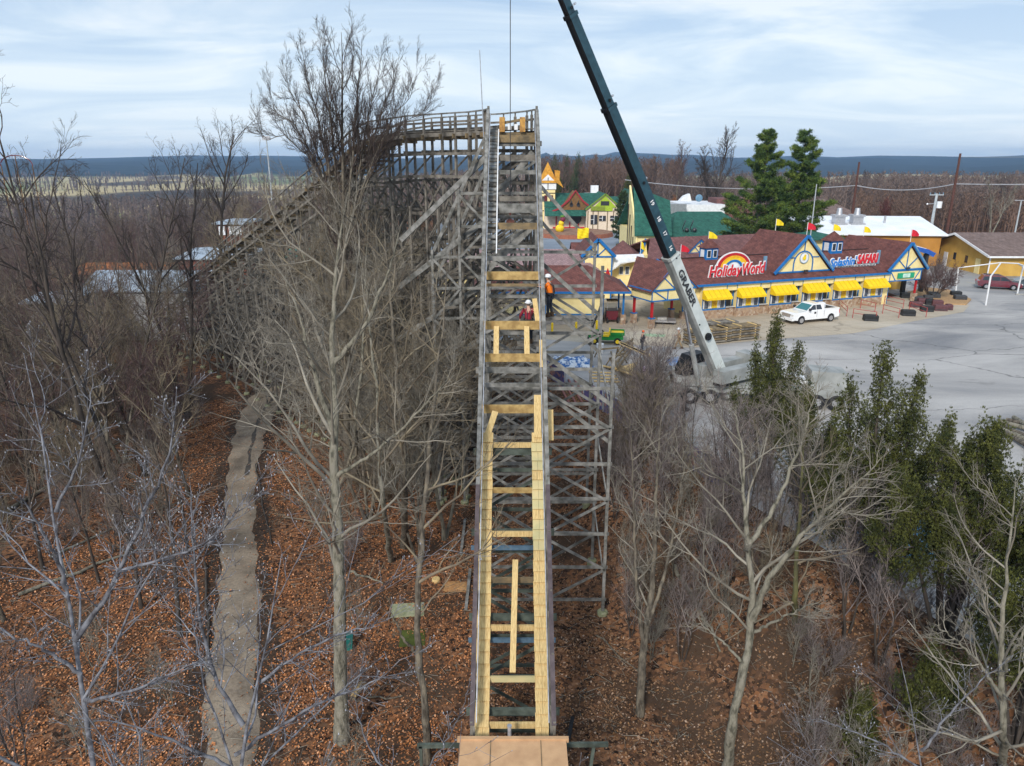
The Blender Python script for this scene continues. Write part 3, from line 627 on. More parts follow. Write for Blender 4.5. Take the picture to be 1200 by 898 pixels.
# lengthwise ledgers and X bracing of the tall part : one panel per bay as a sub-level
for i in range(ncn-1):
    a,b_=cen[i],cen[i+1]
    if b_.z<0: break
    for s_ in (-HW-.1,HW+.1,4.35,-4.35):
        if i<10 and s_>4: continue
        bay=MB(); g=min(H1(a.x,a.y),H1(b_.x,b_.y)); top=min(a.z,b_.z)-1.4
        if abs(s_)>4: top=g+(top-g)*.6
        z=g+1.2; k=i
        A=a+crossd[i]*s_; B=b_+crossd[i+1]*s_
        while z+1.9<top:
            bay.beam((A.x,A.y,z),(B.x,B.y,z),.05,.18)
            if (k%2)==0: bay.beam((A.x,A.y,z),(B.x,B.y,z+1.9),.05,.14)
            else: bay.beam((A.x,A.y,z+1.9),(B.x,B.y,z),.05,.14)
            if top-z<5: bay.beam((A.x,A.y,z+(1.9 if k%2==0 else 0)),(B.x,B.y,z+(0 if k%2==0 else 1.9)),.05,.12)
            z+=1.95; k+=1
        if bay.v: bay.build('side_brace_panel',W['old'] if s_<0 else W['oldg'],cz)
# big inclined timbers of the lattice left of the crest
for (p,q) in (((-1.4,40.2,15.6),(-6.5,43,11)),((-1.4,40.2,12.4),(-6.8,43,8.2)),((-1.4,40.1,9),(-7,43,5)),((1.1,40.2,15.9),(-1.2,40.2,13.2)),((1.1,40.25,12.6),(-1.2,40.25,9.8)),((1.2,36.1,12.6),(-1.2,36.1,10.3)),((-1.4,40.1,6),(-7.4,43,1.6))):
    m_=MB(); m_.beam(p,q,.09,.30); m_.build('raking_timber',W['oldg'],cz)
# slender mast on the crest
m_=MB(); m_.tube([(-1.48,40.6,16.2),(-1.66,40.6,20.9)],[.035,.022],6); m_.build('mast',W['steelrail'],cz)
# concrete-capped tunnel roof at the foot of the drop
tn=thing('tunnel_entrance','tan plywood covered tunnel box at the foot of the drop','tunnel',(0,14,-4.5))
m_=MB(); m_.add([(-1.62,18.3,-1.72),(1.68,18.3,-1.72),(1.68,7,-2.5),(-1.62,7,-2.5),(-1.62,18.3,-1.84),(1.68,18.3,-1.84),(1.68,7,-2.62),(-1.62,7,-2.62)],[(0,1,2,3),(7,6,5,4),(4,5,1,0),(5,6,2,1),(6,7,3,2),(7,4,0,3)]); m_.build('roof_panel',W['ply'],tn)
for x in (-.66,.89):
    q=MB(); q.beam((x,18.25,-1.712),(x,7,-2.492),.025,.012); q.build('panel_seam',W['stain'],tn)
m_=MB(); m_.box(-1.70,18.25,-1.80,1.76,18.37,-1.66); m_.build('roof_lip',W['ply'],tn)
for x in (-1.6,1.56):
    m_=MB(); m_.box(x,7,-4.8,x+.1,18.2,-2.62); m_.build('side_wall',W['ply'],tn)
    for y in (8,11,14,17.9):
        q=MB(); q.box(x-.02,y,-4.9,x+.12,y+.12,-1.86 if y>17 else -2.2); q.build('wall_post',W['stain'],tn)
m_=MB(); m_.tube([(-.08,18.42,-1.75),(-.08,18.42,-1.35)],.06,10); m_.tube([(-.08,18.42,-1.35),(-.08,18.42,-1.3)],.075,10); tag(m_.build('vent_pipe',W['steelrail']),'short grey pipe standing at the edge of the tunnel roof','pipe')
m_=MB(); m_.beam((-3.0,18.6,-2.25),(3.05,18.6,-2.2),.1,.14); m_.beam((-2.9,18.6,-2.25),(-2.9,18.6,-4.6),.1,.1,up=(0,1,0)); m_.beam((2.6,18.62,-2.2),(2.3,18.2,-4.6),.1,.1,up=(0,1,0)); m_.build('support_beam',W['darkgreenwood'],tn)
# loose long plank lying on the crossbeams
a=yz(664,.25); b=yz(795,.22)
m_=MB(); m_.beam((.12,a[0],a[1]),(.02,b[0],b[1]),.20,.20,up=(0,-1,1)); tag(m_.build('loose_timber',W['new']),'long new yellow timber lying loose between the two board walks','timber')
# ------------------------------------------------------------------ mobile crane
BA=AY(846,447,46.0); BT=AY(598,-150,37.0)
BA=Vector(BA);BT=Vector(BT)
bd=(BT-BA).normalized(); hz=Vector((bd.x,bd.y,0)).normalized()
sn=Vector((hz.y,-hz.x,0)); 
if sn.y>0: sn=-sn            # side face normal, towards the camera
un=sn.cross(bd).normalized()
if un.z>0: un=-un            # underside normal
L=(BT-BA).length
def tOf(py):
    lo,hi=0,L
    for _ in range(40):
        m=(lo+hi)/2; q=BA+bd*m
        if proj(*q)[1]>py: lo=m
        else: hi=m
    return (lo+hi)/2
cr=thing('mobile_crane','truck crane with white lower boom and dark telescoped boom reaching over the coaster','crane',(BA.x,BA.y,0))
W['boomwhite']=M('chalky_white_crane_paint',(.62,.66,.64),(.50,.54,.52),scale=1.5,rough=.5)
W['boomgrey']=M('grey_and_shaded_white_paint',(.34,.35,.34),(.22,.23,.22),scale=1.2,rough=.6)  # plain grey parts, and the white boom's underside with shade in the colour
W['boomdark']=M('dark_teal_steel_with_sheen',(.022,.075,.105),(.012,.045,.065),scale=3,rough=.35,spec=.5)  # lit boom side, its teal sheen put into the base colour
W['boomblack']=M('black_and_shaded_teal_steel',(.010,.011,.013),rough=.5)  # plain black parts, and the teal boom's underside with shade painted in
def boom(name,t0,t1,hs,ws,mats,parent):
    """hs=height (along un) , ws= width (along sn)"""
    m=MB(); a=BA+bd*t0; b=BA+bd*t1; vs=[]
    for p,(h,w) in ((a,hs),(b,ws)):
        for i,j in ((1,-1),(1,.72),(.62,1),(-.62,1),(-1,.72),(-1,-1)):
            vs.append(p+sn*(w/2*i)+un*(h/2*j))
    n=6; fs=[tuple(range(n-1,-1,-1)),tuple(range(n,2*n))]; mi=[1,1]
    m.add(vs,fs,1)
    for k in range(n):
        b_=len(m.v)
        m.add([vs[k],vs[(k+1)%n],vs[n+(k+1)%n],vs[n+k]],[(0,1,2,3)],0 if k in (0,5) else 1)  # side and top get the lit colour, other faces a painted shade
    return m.build(name,mats,parent)
t1=tOf(300);t2=tOf(126);t3=tOf(18)
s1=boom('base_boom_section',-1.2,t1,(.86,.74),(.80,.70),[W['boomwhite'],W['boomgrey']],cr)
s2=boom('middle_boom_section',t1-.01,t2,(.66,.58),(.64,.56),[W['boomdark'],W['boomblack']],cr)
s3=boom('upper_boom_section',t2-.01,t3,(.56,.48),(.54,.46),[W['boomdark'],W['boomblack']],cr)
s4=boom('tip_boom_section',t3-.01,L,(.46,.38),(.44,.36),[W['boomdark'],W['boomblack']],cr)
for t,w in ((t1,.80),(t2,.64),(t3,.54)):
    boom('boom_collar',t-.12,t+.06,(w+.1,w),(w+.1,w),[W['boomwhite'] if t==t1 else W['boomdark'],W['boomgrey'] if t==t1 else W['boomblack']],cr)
# guide lugs and sheave brackets near the collars
for t in (t2+.35,t3+.3,tOf(215)):
    m=MB(); p=BA+bd*t+sn*.28-un*.05; m.tube([p,p+sn*.05],.085,12); m.build('lug_hole',W['boomblack'],cr)
    m=MB(); p=BA+bd*t-un*.33; m.beam(p,p-un*.22,.06,.10,up=bd); m.tube([p-un*.2+sn*.06,p-un*.2-sn*.06],.06,8); m.build('guide_bracket',W['chrome'],cr)
m=MB(); p=BA+bd*tOf(393)+sn*.40; m.tube([p,p+sn*.14],.24,16); m.build('boom_pivot_cap',W['boomblack'],cr)
for py in (303,330,350,377):
    m=MB(); p=BA+bd*tOf(py)+sn*.37+un*(.2 if py!=303 else -.1); m.tube([p,p+sn*.03],.05,10); m.build('bolt_cap',W['boomblack'],cr)
# lettering on the side face, reading down the boom
def side_T(t,un_off,so,down=True):
    # x axis along -bd (down the boom), y axis towards -un (upper edge)
    o=BA+bd*t+un*un_off+sn*so
    Xa=-bd; Ya=-un; Za=sn
    return Matrix(((Xa.x,Ya.x,Za.x,o.x),(Xa.y,Ya.y,Za.y,o.y),(Xa.z,Ya.z,Za.z,o.z),(0,0,0,1)))
ta=tOf(316);tb=tOf(356)
m=MB(); sT=side_T(ta,.20,.405); add_text(m,'GRABER',sT,width=ta-tb,height=.40,extrude=.015,bold=.012,m=0); 
chk=(sT@Vector((1,0,0))-sT@Vector((0,0,0)))
m.build('boom_lettering',W['blackmetal'],cr)
for py,txt in ((236,'19'),(255,'18'),(272,'17'),(289,'16')):
    m=MB(); t=tOf(py); o=BA+bd*t+un*.06+sn*.322
    X_=-bd; Y_=-un
    Tm=Matrix(((X_.x,Y_.x,sn.x,o.x),(X_.y,Y_.y,sn.y,o.y),(X_.z,Y_.z,sn.z,o.z),(0,0,0,1)))
    add_text(m,txt,Tm,width=.26,height=.22,extrude=.012,bold=.01); m.build('boom_number',W['white'],cr)
# hoist cable and hook ball
hk=AY(598,262,37.2)
m=MB(); m.tube([BT,Vector((hk[0],hk[1],hk[2]+.35))],.022,6); m.build('hoist_cable',W['blackmetal'],cr)
m=MB(); m.tube([(hk[0],hk[1],hk[2]+.6),(hk[0],hk[1],hk[2]+.25),(hk[0],hk[1],hk[2]+.2)],[.05,.05,.02],8); m.ball((hk[0],hk[1],hk[2]+.02),.22,12,8); 
hb=m.build('hook_ball',M('rusty_red_steel',(.30,.10,.07),(.18,.07,.05),scale=6,rough=.7),cr,smooth=True)
m=MB(); m.tube([(hk[0],hk[1],hk[2]-.2),(hk[0],hk[1],hk[2]-.42),(hk[0]+.1,hk[1],hk[2]-.55),(hk[0]+.18,hk[1],hk[2]-.42)],.03,6); m.build('hook',W['blackmetal'],hb)
m=MB(); m.tube([(hk[0],hk[1],hk[2]-.5),(hk[0],hk[1],hk[2]-2.6)],.014,5); m.build('sling',W['blackmetal'],cr)
# lift cylinder under the boom
pa=BA+bd*1.0+un*.6; 
c0=Vector((BA.x+hz.x*2.2,BA.y+hz.y*2.2,1.6)); c1=BA+bd*6.5+un*.5
m=MB(); m.tube([c0,c0.lerp(c1,.55)],.16,10); m.build('lift_cylinder',W['boomgrey'],cr)
m=MB(); m.tube([c0.lerp(c1,.5),c1],.09,10); m.build('lift_rod',W['chrome'],cr)
# carrier truck under the boom, standing along the boom direction
ang=math.atan2(hz.y,hz.x)
T=TX(BA.x+2.6,BA.y+.2,0,R(-9)); TB=TX(BA.x,BA.y,0,ang)
def cb(name,mat,fn,par=None,top=False):
    m=MB(TB if (top or name in ('turntable','superstructure','operator_cab','cab_window','counterweight')) else T); fn(m); return m.build(name,mat,par or cr)
cb('chassis',W['boomgrey'],lambda m:(m.box(-6,-1.15,.85,5.2,1.15,1.25),m.box(-6.3,-1.3,.9,-5.2,1.3,1.45)))
cb('carrier_deck',W['boomgrey'],lambda m:(m.box(-5.9,-1.3,1.26,2.6,1.3,1.45),m.box(-5.7,-1.28,1.46,-3.0,-.5,1.85),m.box(-5.7,.5,1.46,-3.0,1.28,1.85)))
def cab(m): m.prism([(2.9,-1.25,.8),(5.3,-1.25,.8),(5.4,-1.25,1.6),(5.1,-1.25,2.5),(2.9,-1.25,2.6)],(0,1.5,0)) if False else m.add(*[[(2.9,-1.25,.8),(5.3,-1.25,.8),(5.4,-1.25,1.6),(5.1,-1.2,2.5),(2.9,-1.2,2.6),(2.9,.5,.8),(5.3,.5,.8),(5.4,.5,1.6),(5.1,.45,2.5),(2.9,.45,2.6)],[(4,3,2,1,0),(5,6,7,8,9),(0,1,6,5),(1,2,7,6),(2,3,8,7),(3,4,9,8),(4,0,5,9)]])
co=cb('driver_cab',W['boomgrey'],cab)
cb('windscreen',W['glass'],lambda m:m.add([(5.405,-1.1,1.66),(5.405,.35,1.66),(5.14,.32,2.42),(5.14,-1.08,2.42),(5.36,-1.1,1.66),(5.36,.35,1.66),(5.1,.32,2.42),(5.1,-1.08,2.42)],[(0,1,2,3),(7,6,5,4),(0,4,5,1),(1,5,6,2),(2,6,7,3),(3,7,4,0)]),co)
cb('turntable',W['boomblack'],lambda m:m.tube([(0,0,1.4),(0,0,1.75)],.95,20))
cb('superstructure',W['boomgrey'],lambda m:(m.box(-2.6,-1.2,1.76,1.4,-.45,2.6),m.box(-2.6,.45,1.76,1.4,1.2,2.6),m.box(-3.6,-1.25,1.76,-2.6,1.25,2.9)))
op=cb('operator_cab',W['boomblack'],lambda m:m.add([(.4,-2.1,1.5),(2.2,-2.1,1.5),(2.3,-2.1,2.3),(1.8,-2.05,3.2),(.4,-2.05,3.25),(.4,-1.22,1.5),(2.2,-1.22,1.5),(2.3,-1.22,2.3),(1.8,-1.22,3.2),(.4,-1.22,3.25)],[(4,3,2,1,0),(5,6,7,8,9),(0,1,6,5),(1,2,7,6),(2,3,8,7),(3,4,9,8),(4,0,5,9)]))
cb('cab_window',W['tealglass'],lambda m:(m.box(.6,-2.13,2.0,1.9,-2.09,2.95),m.box(.38,-1.9,2.1,.41,-1.3,3.0)),op)
cb('counterweight',W['boomgrey'],lambda m:m.box(-4.3,-1.3,1.5,-3.62,1.3,2.4))
for x in (-4.6,-3.3,3.4,4.6)[:]:
    for y in (-1.15,1.15):
        w=cb('wheel',W['black'],lambda m:m.tube([(x,y-.17,.52),(x,y-.13,.52),(x,y+.13,.52),(x,y+.17,.52)],[.42,.52,.52,.42],20))
        cb('rim',W['rim'],lambda m:m.tube([(x,y-.18 if y<0 else y+.14,.52),(x,y-.14 if y<0 else y+.18,.52)],[.27,.27],14),w)
for x in (-5.0,1.9):
    for y in (-1,1):
        w=cb('outrigger',W['boomblack'],lambda m:(m.box(x-.12,min(y*1.15,y*2.7),.75,x+.12,max(y*1.15,y*2.7),1.0),m.tube([(x,y*2.65,.12),(x,y*2.65,1.1)],.09,8)))
        cb('outrigger_pad',W['boomblack'],lambda m:m.tube([(x,y*2.65,.02),(x,y*2.65,.12)],.32,12),w)
# ------------------------------------------------------------------ main ticket building (long half-timbered front)
FO=Vector((18.4,72.3,0)); FU=Vector((.94,.3412,0)); FV=Vector((-.3412,.94,0))
FT=Matrix(((FU.x,FV.x,0,FO.x),(FU.y,FV.y,0,FO.y),(0,0,1,0),(0,0,0,1)))
def FP(px,py,v=0.0):
    r=Vector(ray(px,py)); o=FO+FV*v-Vector((0,0,CAMZ)); t=o.dot(FV)/r.dot(FV); p=r*t-o+Vector((0,0,0))
    return (p.dot(FU),(r*t).z+CAMZ)
tb=thing('ticket_building','long cream and blue half-timbered entrance building with yellow awnings and two roof signs','building',FO)
def fb(name,mat,fn,par=tb,T=FT,**k):
    m=MB(T); fn(m); return m.build(name,mat,par,**k)
EZ=3.5
U0,U1=.3,24.6
# walls : cream wall set back with bay windows in front
fb('wall',[W['cream']],lambda m:(m.box(U0,.35,0,U1,6.2,EZ-.05)))
fb('stone_base',W['stone'],lambda m:(m.box(U0-.1,.1,0,U1-1.3,.4,.95),))
fb('fascia',W['blue'],lambda m:(m.box(U0-.9,-.52,EZ-.12,U1+.3,-.40,EZ+.10),))
def roofz(v): return EZ+.08+.60*(v+.45)
def rf(m):
    pts=[(U0-1.0,-.45,roofz(-.45)),(U1+.3,-.45,roofz(-.45)),(U1+.3,3.2,roofz(3.2)),(U0-3.0,3.2,roofz(3.2))]
    m.prism(pts,(0,0,-.12))
    m.prism([(U0-3.0,3.2,roofz(3.2)),(U1+.3,3.2,roofz(3.2)),(U1+.3,7.0,EZ+.1),(U0-3,7.0,EZ+.1)],(0,0,-.12))
roof_o=fb('roof',W['roof'],rf)
fb('roof_edge_trim',W['blue'],lambda m:m.beam((U0-1.05,-.5,roofz(-.45)-.03),(U0-3.05,3.2,roofz(3.2)-.03),.22,.30))
fb('ridge_cap',M('dark_ridge',(.06,.03,.028),rough=.9),lambda m:m.beam((U0-3.0,3.2,roofz(3.2)+.03),(U1+.3,3.2,roofz(3.2)+.03),.22,.07))
# vertical faded blue end boards standing on the roof beside the gables
for u in (8.85,24.15):
    fb('roof_end_board',W['bluegrey'],lambda m:m.box(u-.09,.9,roofz(.9)+.02,u+.28,1.05,roofz(3.2)+.12))
# panels under the eave (cream upper band with blue frame) and posts
step=4.14
pane=M('reflective_window',(.10,.12,.16),(.05,.06,.08),scale=2,rough=.1,spec=.6)
for i in range(6):
    ua=.75+step*i
    # awning bay: projecting booth
    bay=fb('ticket_booth_bay',W['cream'],lambda m:m.box(ua,-.28,.96,ua+2.75,.34,EZ-.14))
    fb('booth_frame',W['blue'],lambda m:(m.box(ua-.03,-.33,.90,ua+2.78,-.285,1.05),m.box(ua-.03,-.33,1.05,ua+.06,-.285,2.55),m.box(ua+2.69,-.33,1.05,ua+2.78,-.285,2.55),m.box(ua-.03,-.33,EZ-.76,ua+2.78,-.285,EZ-.70)),bay)
    fb('stone_plinth',W['stone'],lambda m:m.box(ua-.05,-.36,0,ua+2.8,.08,.90),bay)
    for (a,b_) in ((.16,.72),(.84,1.06),(1.75,1.95),(2.06,2.6)):
        wd_=fb('window',pane if b_-a>.3 else W['white'],lambda m:m.box(ua+a,-.345,1.12,ua+b_,-.29,2.42),bay)
        if b_-a>.3: fb('window_frame',W['white'],lambda m:(m.box(ua+a-.04,-.36,1.08,ua+a+.03,-.30,2.46),m.box(ua+b_-.03,-.36,1.08,ua+b_+.04,-.30,2.46)),wd_)
    fb('price_board',W['yelpaint'],lambda m:m.box(ua+1.1,-.40,1.15,ua+1.71,-.35,2.2),bay)
    fb('price_board_header',W['red'],lambda m:m.box(ua+1.08,-.41,2.2,ua+1.73,-.35,2.36),bay)
    fb('price_lines',W['red'],lambda m:[m.box(ua+1.2,-.406,1.3+k*.13,ua+1.60-.05*(k%2),-.402,1.34+k*.13) for k in range(6)],bay)
    # awning
    def aw(m):
        x0,x1=ua-.12,ua+2.9; z1=2.98; z0=2.3; o=-1.25
        m.add([(x0,-.34,z1),(x1,-.34,z1),(x1,o,z0),(x0,o,z0),(x1,o,z0-.22),(x0,o,z0-.22),(x0,-.34,z0-.2),(x1,-.34,z0-.2)],[(0,3,2,1),(3,5,4,2),(0,6,5,3),(1,2,4,7),(5,6,7,4),(0,1,7,6)])
        
    awo=fb('awning',W['yellow'],aw)
    fb('awning_seam',M('awning_seam_ochre',(.45,.30,.01),rough=.8) if i==0 else bpy.data.materials['awning_seam_ochre'],lambda m:[m.beam((ua-.12+.605*k,-.34,2.995),(ua-.12+.605*k,-1.25,2.315),.025,.012) for k in range(1,5)],awo)
    # recess between the booths
    if i<5:
        ub=ua+2.85
        fb('recess_door',W['blackmetal'],lambda m:m.box(ub+.35,.30,.96,ub+1.0,.342,2.6))
        fb('recess_counter',W['white'],lambda m:m.box(ub+.02,-.1,1.0,ub+1.2,.34,1.07))
        fb('recess_post',W['blue'],lambda m:(m.box(ub+1.12,.2,.96,ub+1.22,.345,2.75),m.box(ub+.02,.28,2.65,ub+1.25,.345,2.75)))
        fb('recess_window',W['glass'],lambda m:m.box(ub+.08,.31,1.2,ub+.3,.345,2.4))
    # upper band dividers
    fb('band_divider',W['bluegrey'],lambda m:(m.box(ua+2.80,-.31,EZ-.72,ua+2.87,-.25,EZ-.14),m.box(ua-.09,-.31,EZ-.72,ua-.03,-.25,EZ-.14)))
    if i<5: fb('upper_panel',W['cream'],lambda m:m.box(ua+2.75,-.24,EZ-.72,ua+4.14,.34,EZ-.14))
fb('corner_panel',W['cream'],lambda m:m.box(24.25,-.30,0,25.0,.36,EZ-.14))
fb('corner_trim',W['blue'],lambda m:m.box(24.99,-.32,0,25.07,.38,EZ-.14))
# left flank wall beside the gateway
fb('side_wall',W['cream'],lambda m:m.box(-1.0,.6,.8,U0,1.0,EZ-.1)); fb('side_wall_base',W['stone'],lambda m:m.box(-1.05,.5,0,U0-.11,1.05,.8)); fb('side_wall_trim',W['blue'],lambda m:(m.box(-1.05,.49,.8,U0-.11,.59,.92),m.box(-1.07,.48,.92,-.95,.595,EZ-.1)))
# gables: (peak u, half width, front v, base z, peak z)
def gable(uc,hw,v,z0,z1,circle=False,depth=8.0,bracket=False):
    g=fb('front_gable',W['cream'],lambda m:m.prism([(uc-hw,v,z0),(uc+hw,v,z0),(uc,v,z1)],(0,.25,0)))
    def tr(m):
        w=.10
        m.beam((uc-hw,v-.04,z0+.05),(uc+hw,v-.04,z0+.05),.06,.16)
        if circle:
            r=hw*.34; cz_=z0+.15
            m.beam((uc-r,v-.04,z0),(uc-r,v-.04,z0+.95),.12,.06,up=(0,1,0)); m.beam((uc+r,v-.04,z0),(uc+r,v-.04,z0+.95),.12,.06,up=(0,1,0))
            arc=[(uc+r*math.cos(t),v-.05,z0+.95+r*math.sin(t)) for t in np.linspace(0,math.pi,13)]
            m.path(arc,.12,.06,up=(0,-1,0)); 
            m.beam((uc,v-.04,z0+.95+r),(uc,v-.04,z1-.3),.10,.06,up=(0,1,0))
            m.beam((uc-r*.8,v-.04,z0+1.55),(uc-hw*.55,v-.04,z0+(z1-z0)*.42),.10,.06,up=(0,1,0)); m.beam((uc+r*.8,v-.04,z0+1.55),(uc+hw*.55,v-.04,z0+(z1-z0)*.42),.10,.06,up=(0,1,0))
        else:
            m.beam((uc,v-.04,z0),(uc,v-.04,z1-.3),.10,.06,up=(0,1,0))
            for s in (-1,1): m.beam((uc,v-.04,z0+.1),(uc+s*hw*.52,v-.04,z0+(z1-z0)*.46),.10,.06,up=(0,1,0))
    fb('gable_timbers',W['blue'],tr,g)
    k=1.06
    def roofp(m):
        for s in (-1,1):
            m.prism([(uc,v-.35,z1+.12),(uc+s*hw*k,v-.35,z0-.02),(uc+s*hw*k,v+depth,z0-.02),(uc,v+depth,z1+.12)],(0,0,.14))
    fb('gable_roof',W['roof'],roofp)
    fb('rake_board',W['blue'],lambda m:[m.beam((uc+s*.02,v-.38,z1+.16),(uc+s*hw*k,v-.38,z0+.02),.12,.30,up=(0,0,1)) for s in (-1,1)])
    fb('rake_inlay',W['bluegrey'],lambda m:m.beam((uc+.25,v-.455,z1-.02),(uc+hw*k-.15,v-.455,z0+.20),.03,.16,up=(0,0,1)))
    return g
g1=gable(13.35,3.65,.35,4.12,7.75,True,7.5)
def emblem(m):
    m.tube([(13.35,.24,5.62),(13.35,.28,5.62)],.60,24)
fb('gable_emblem',W['white'],emblem,g1)
fb('emblem_ring',W['bluegrey'],lambda m:m.path([(13.35+.56*math.cos(t),.225,5.62+.56*math.sin(t)) for t in np.linspace(0,2*math.pi,25)],.05,.04,up=(0,-1,0)),g1)
fb('emblem_figure',W['yelpaint'],lambda m:(m.tube([(13.35,.18,5.58),(13.35,.22,5.58)],.22,14),m.tube([(13.42,.18,5.85),(13.42,.22,5.85)],.12,10)),g1)
fb('floodlight',W['blackmetal'],lambda m:(m.box(13.1,-.35,4.2,13.55,-.15,4.42),m.beam((13.3,-.25,4.3),(13.3,.3,4.25),.05,.05)),g1)
g2=gable(27.3,2.75,-.2,3.72,6.55,False,9)
# right wing porch under the second gable: entablature with plaque, posts
fb('porch_beam',W['cream'],lambda m:m.box(24.75,-.25,2.55,29.6,.0,3.66)); 
fb('porch_beam_trim',W['blue'],lambda m:(m.box(24.75,-.30,2.50,29.65,-.26,2.62),m.box(29.55,-.30,2.5,29.65,-.255,3.68),m.box(24.7,-.30,3.60,29.65,-.26,3.72),m.beam((25.1,-.28,3.6),(25.9,-.28,2.6),.10,.04,up=(0,1,0)),m.beam((29.4,-.28,3.6),(28.7,-.28,2.6),.10,.04,up=(0,1,0))))
fb('porch_side_beam',W['cream'],lambda m:m.box(29.35,.0,2.55,29.6,6,3.66))
pq=fb('porch_plaque',M('green_sign_enamel',(.02,.36,.18),(.015,.30,.15),rough=.4),lambda m:(m.box(26.1,-.40,2.82,28.5,-.31,3.42),))
fb('plaque_inner',M('pale_green_sign',(.55,.78,.66),rough=.5),lambda m:m.box(26.8,-.43,2.9,27.85,-.401,3.34),pq)
for u,v in ((25.15,4.6),(29.3,-.05),(29.3,4.6)):
    pp=fb('porch_post',W['red'],lambda m:m.box(u-.09,v-.09,.95,u+.09,v+.09,2.54)); fb('post_base',W['stone'],lambda m:m.box(u-.25,v-.25,0,u+.25,v+.25,.95),pp)
fb('floodlight',W['blackmetal'],lambda m:(m.box(27.1,-.6,3.85,27.5,-.42,4.05),m.beam((27.3,-.5,3.95),(27.3,-.2,3.9),.05,.05)),g2)
# cupolas
def cupola(uc,vc,z0,s=1.0):
    c=fb('cupola',W['blue'],lambda m:m.box(uc-.75*s,vc-.6*s,z0,uc+.75*s,vc+.6*s,z0+1.45*s))
    fb('cupola_window',W['white'],lambda m:[m.box(uc+a*s,vc-.64*s,z0+.45*s,uc+(a+.5)*s,vc-.605*s,z0+1.25*s) for a in (-.62,.12)]+[m.box(uc-.79*s,vc-.3*s,z0+.45*s,uc-.755*s,vc+.3*s,z0+1.25*s)],c)
    fb('cupola_pane',W['glass'],lambda m:[m.box(uc+(a+.07)*s,vc-.66*s,z0+.52*s,uc+(a+.43)*s,vc-.645*s,z0+1.18*s) for a in (-.62,.12)],c)
    def rr_(m):
        e=.95*s; m.add([(uc-e,vc-e*.85,z0+1.45*s),(uc+e,vc-e*.85,z0+1.45*s),(uc+e,vc+e*.85,z0+1.45*s),(uc-e,vc+e*.85,z0+1.45*s),(uc,vc,z0+2.4*s)],[(3,2,1,0),(0,1,4),(1,2,4),(2,3,4),(3,0,4)])
    fb('cupola_roof',W['roof'],rr_,c)
cupola(3.6,3.4,5.3,1.0); cupola(19.9,3.4,5.3,1.1)
# ---------- roof sign 1 : script lettering over a rainbow
ST=FT@Matrix(((1,0,0,0),(0,0,-1,0),(0,1,0,0),(0,0,0,1)))   # text plane x->u, y->z, z->-v
def STo(u,v,z): return FT@Matrix.Translation((u,v,z))@Matrix(((1,0,0,0),(0,0,-1,0),(0,1,0,0),(0,0,0,1)))
VS=.55
c0=(4.75,4.98)
def arcband(r0,r1,v,m,mat=0,sx=1.35,a0=R(4),a1=R(176),cx=c0[0],cz_=c0[1]):
    n=22; vs=[];
    for k in range(n+1):
        t=a0+(a1-a0)*k/n
        for r in (r0,r1):
            for dv in (0,.06): vs.append((cx+r*sx*math.cos(t),v+dv,cz_+r*math.sin(t)))
    fs=[]
    for k in range(n):
        a=4*k;b=a+4
        fs+=[(a,b,b+2,a+2),(a+1,a+3,b+3,b+1),(a,a+1,b+1,b),(a+2,b+2,b+3,a+3)]
    fs+=[(0,2,3,1),(4*n,4*n+1,4*n+3,4*n+2)]
    m.add(vs,fs,mat)
sg=fb('rainbow_roof_sign',W['white'],lambda m:arcband(.01,1.6,VS+.02,m,a0=0,a1=math.pi))
for nm,r0,r1,mt in (('rainbow_band',1.22,1.48,W['red']),('rainbow_band',1.0,1.22,M('rainbow_orange',(.85,.42,.02),rough=.5)),('rainbow_band',.80,1.0,W['yelpaint']),('rainbow_band',.58,.80,W['blue'])):
    fb(nm,mt,lambda m:arcband(r0,r1,VS-.06,m),sg)
def lettering(par,word,u0,z0,w,h,back,front,v,shear=.22,rot=0,bo=.13,bold=.035):
    m=MB(); T=STo(u0,v,z0)@Matrix.Rotation(rot,4,'Z'); add_text(m,word,T,width=w,height=h,extrude=.08,offset=bo,shear=shear); m.build('lettering_outline',back,par)
    m=MB(); T=STo(u0,v-.10,z0)@Matrix.Rotation(rot,4,'Z'); add_text(m,word,T,width=w,height=h,extrude=.06,offset=bold,shear=shear); m.build('lettering',front,par)
W['signred']=M('sign_red_enamel',(.62,.02,.035),(.58,.02,.03),rough=.35)
W['signblue']=M('sign_blue_enamel',(.01,.20,.62),(.01,.18,.56),rough=.35)
lettering(sg,'Holiday',1.75,3.78,3.9,1.45,W['white'],W['signred'],VS-.12,rot=R(1.5),bo=.11,bold=.02)
lettering(sg,'World',5.75,4.22,2.75,1.12,W['white'],W['signred'],VS-.14,rot=R(1.5),bo=.11,bold=.02)
fb('sign_strut',W['blackmetal'],lambda m:[m.beam((u,VS+.05,4.0),(u+.25,VS-.75,3.7),.05,.05) for u in (3.4,5.0,6.6,8.0)],sg)
# ---------- roof sign 2
sg2=fb('blue_and_red_roof_sign',W['white'],lambda m:m.box(18.0,VS+.0,4.30,23.6,VS+.06,4.52))
lettering(sg2,"Splashin'",17.05,4.18,3.6,1.15,W['white'],W['signblue'],VS-.1,rot=R(2),bo=.10,bold=.015)
lettering(sg2,'SAFARI',20.75,4.66,2.8,.92,W['white'],W['signred'],VS-.12,shear=.15,rot=R(1),bo=.10,bold=.05)
fb('sign_caption_line',W['blackmetal'],lambda m:[m.box(18.1+k*.42,VS-.03,4.34,18.1+k*.42+.33,VS-.005,4.42) for k in range(13)],sg2)
fb('sign_strut',W['blackmetal'],lambda m:[m.beam((u,VS+.05,4.2),(u+.25,VS-.6,3.85),.05,.05) for u in (18.6,20.2,21.8,23.0)],sg2)
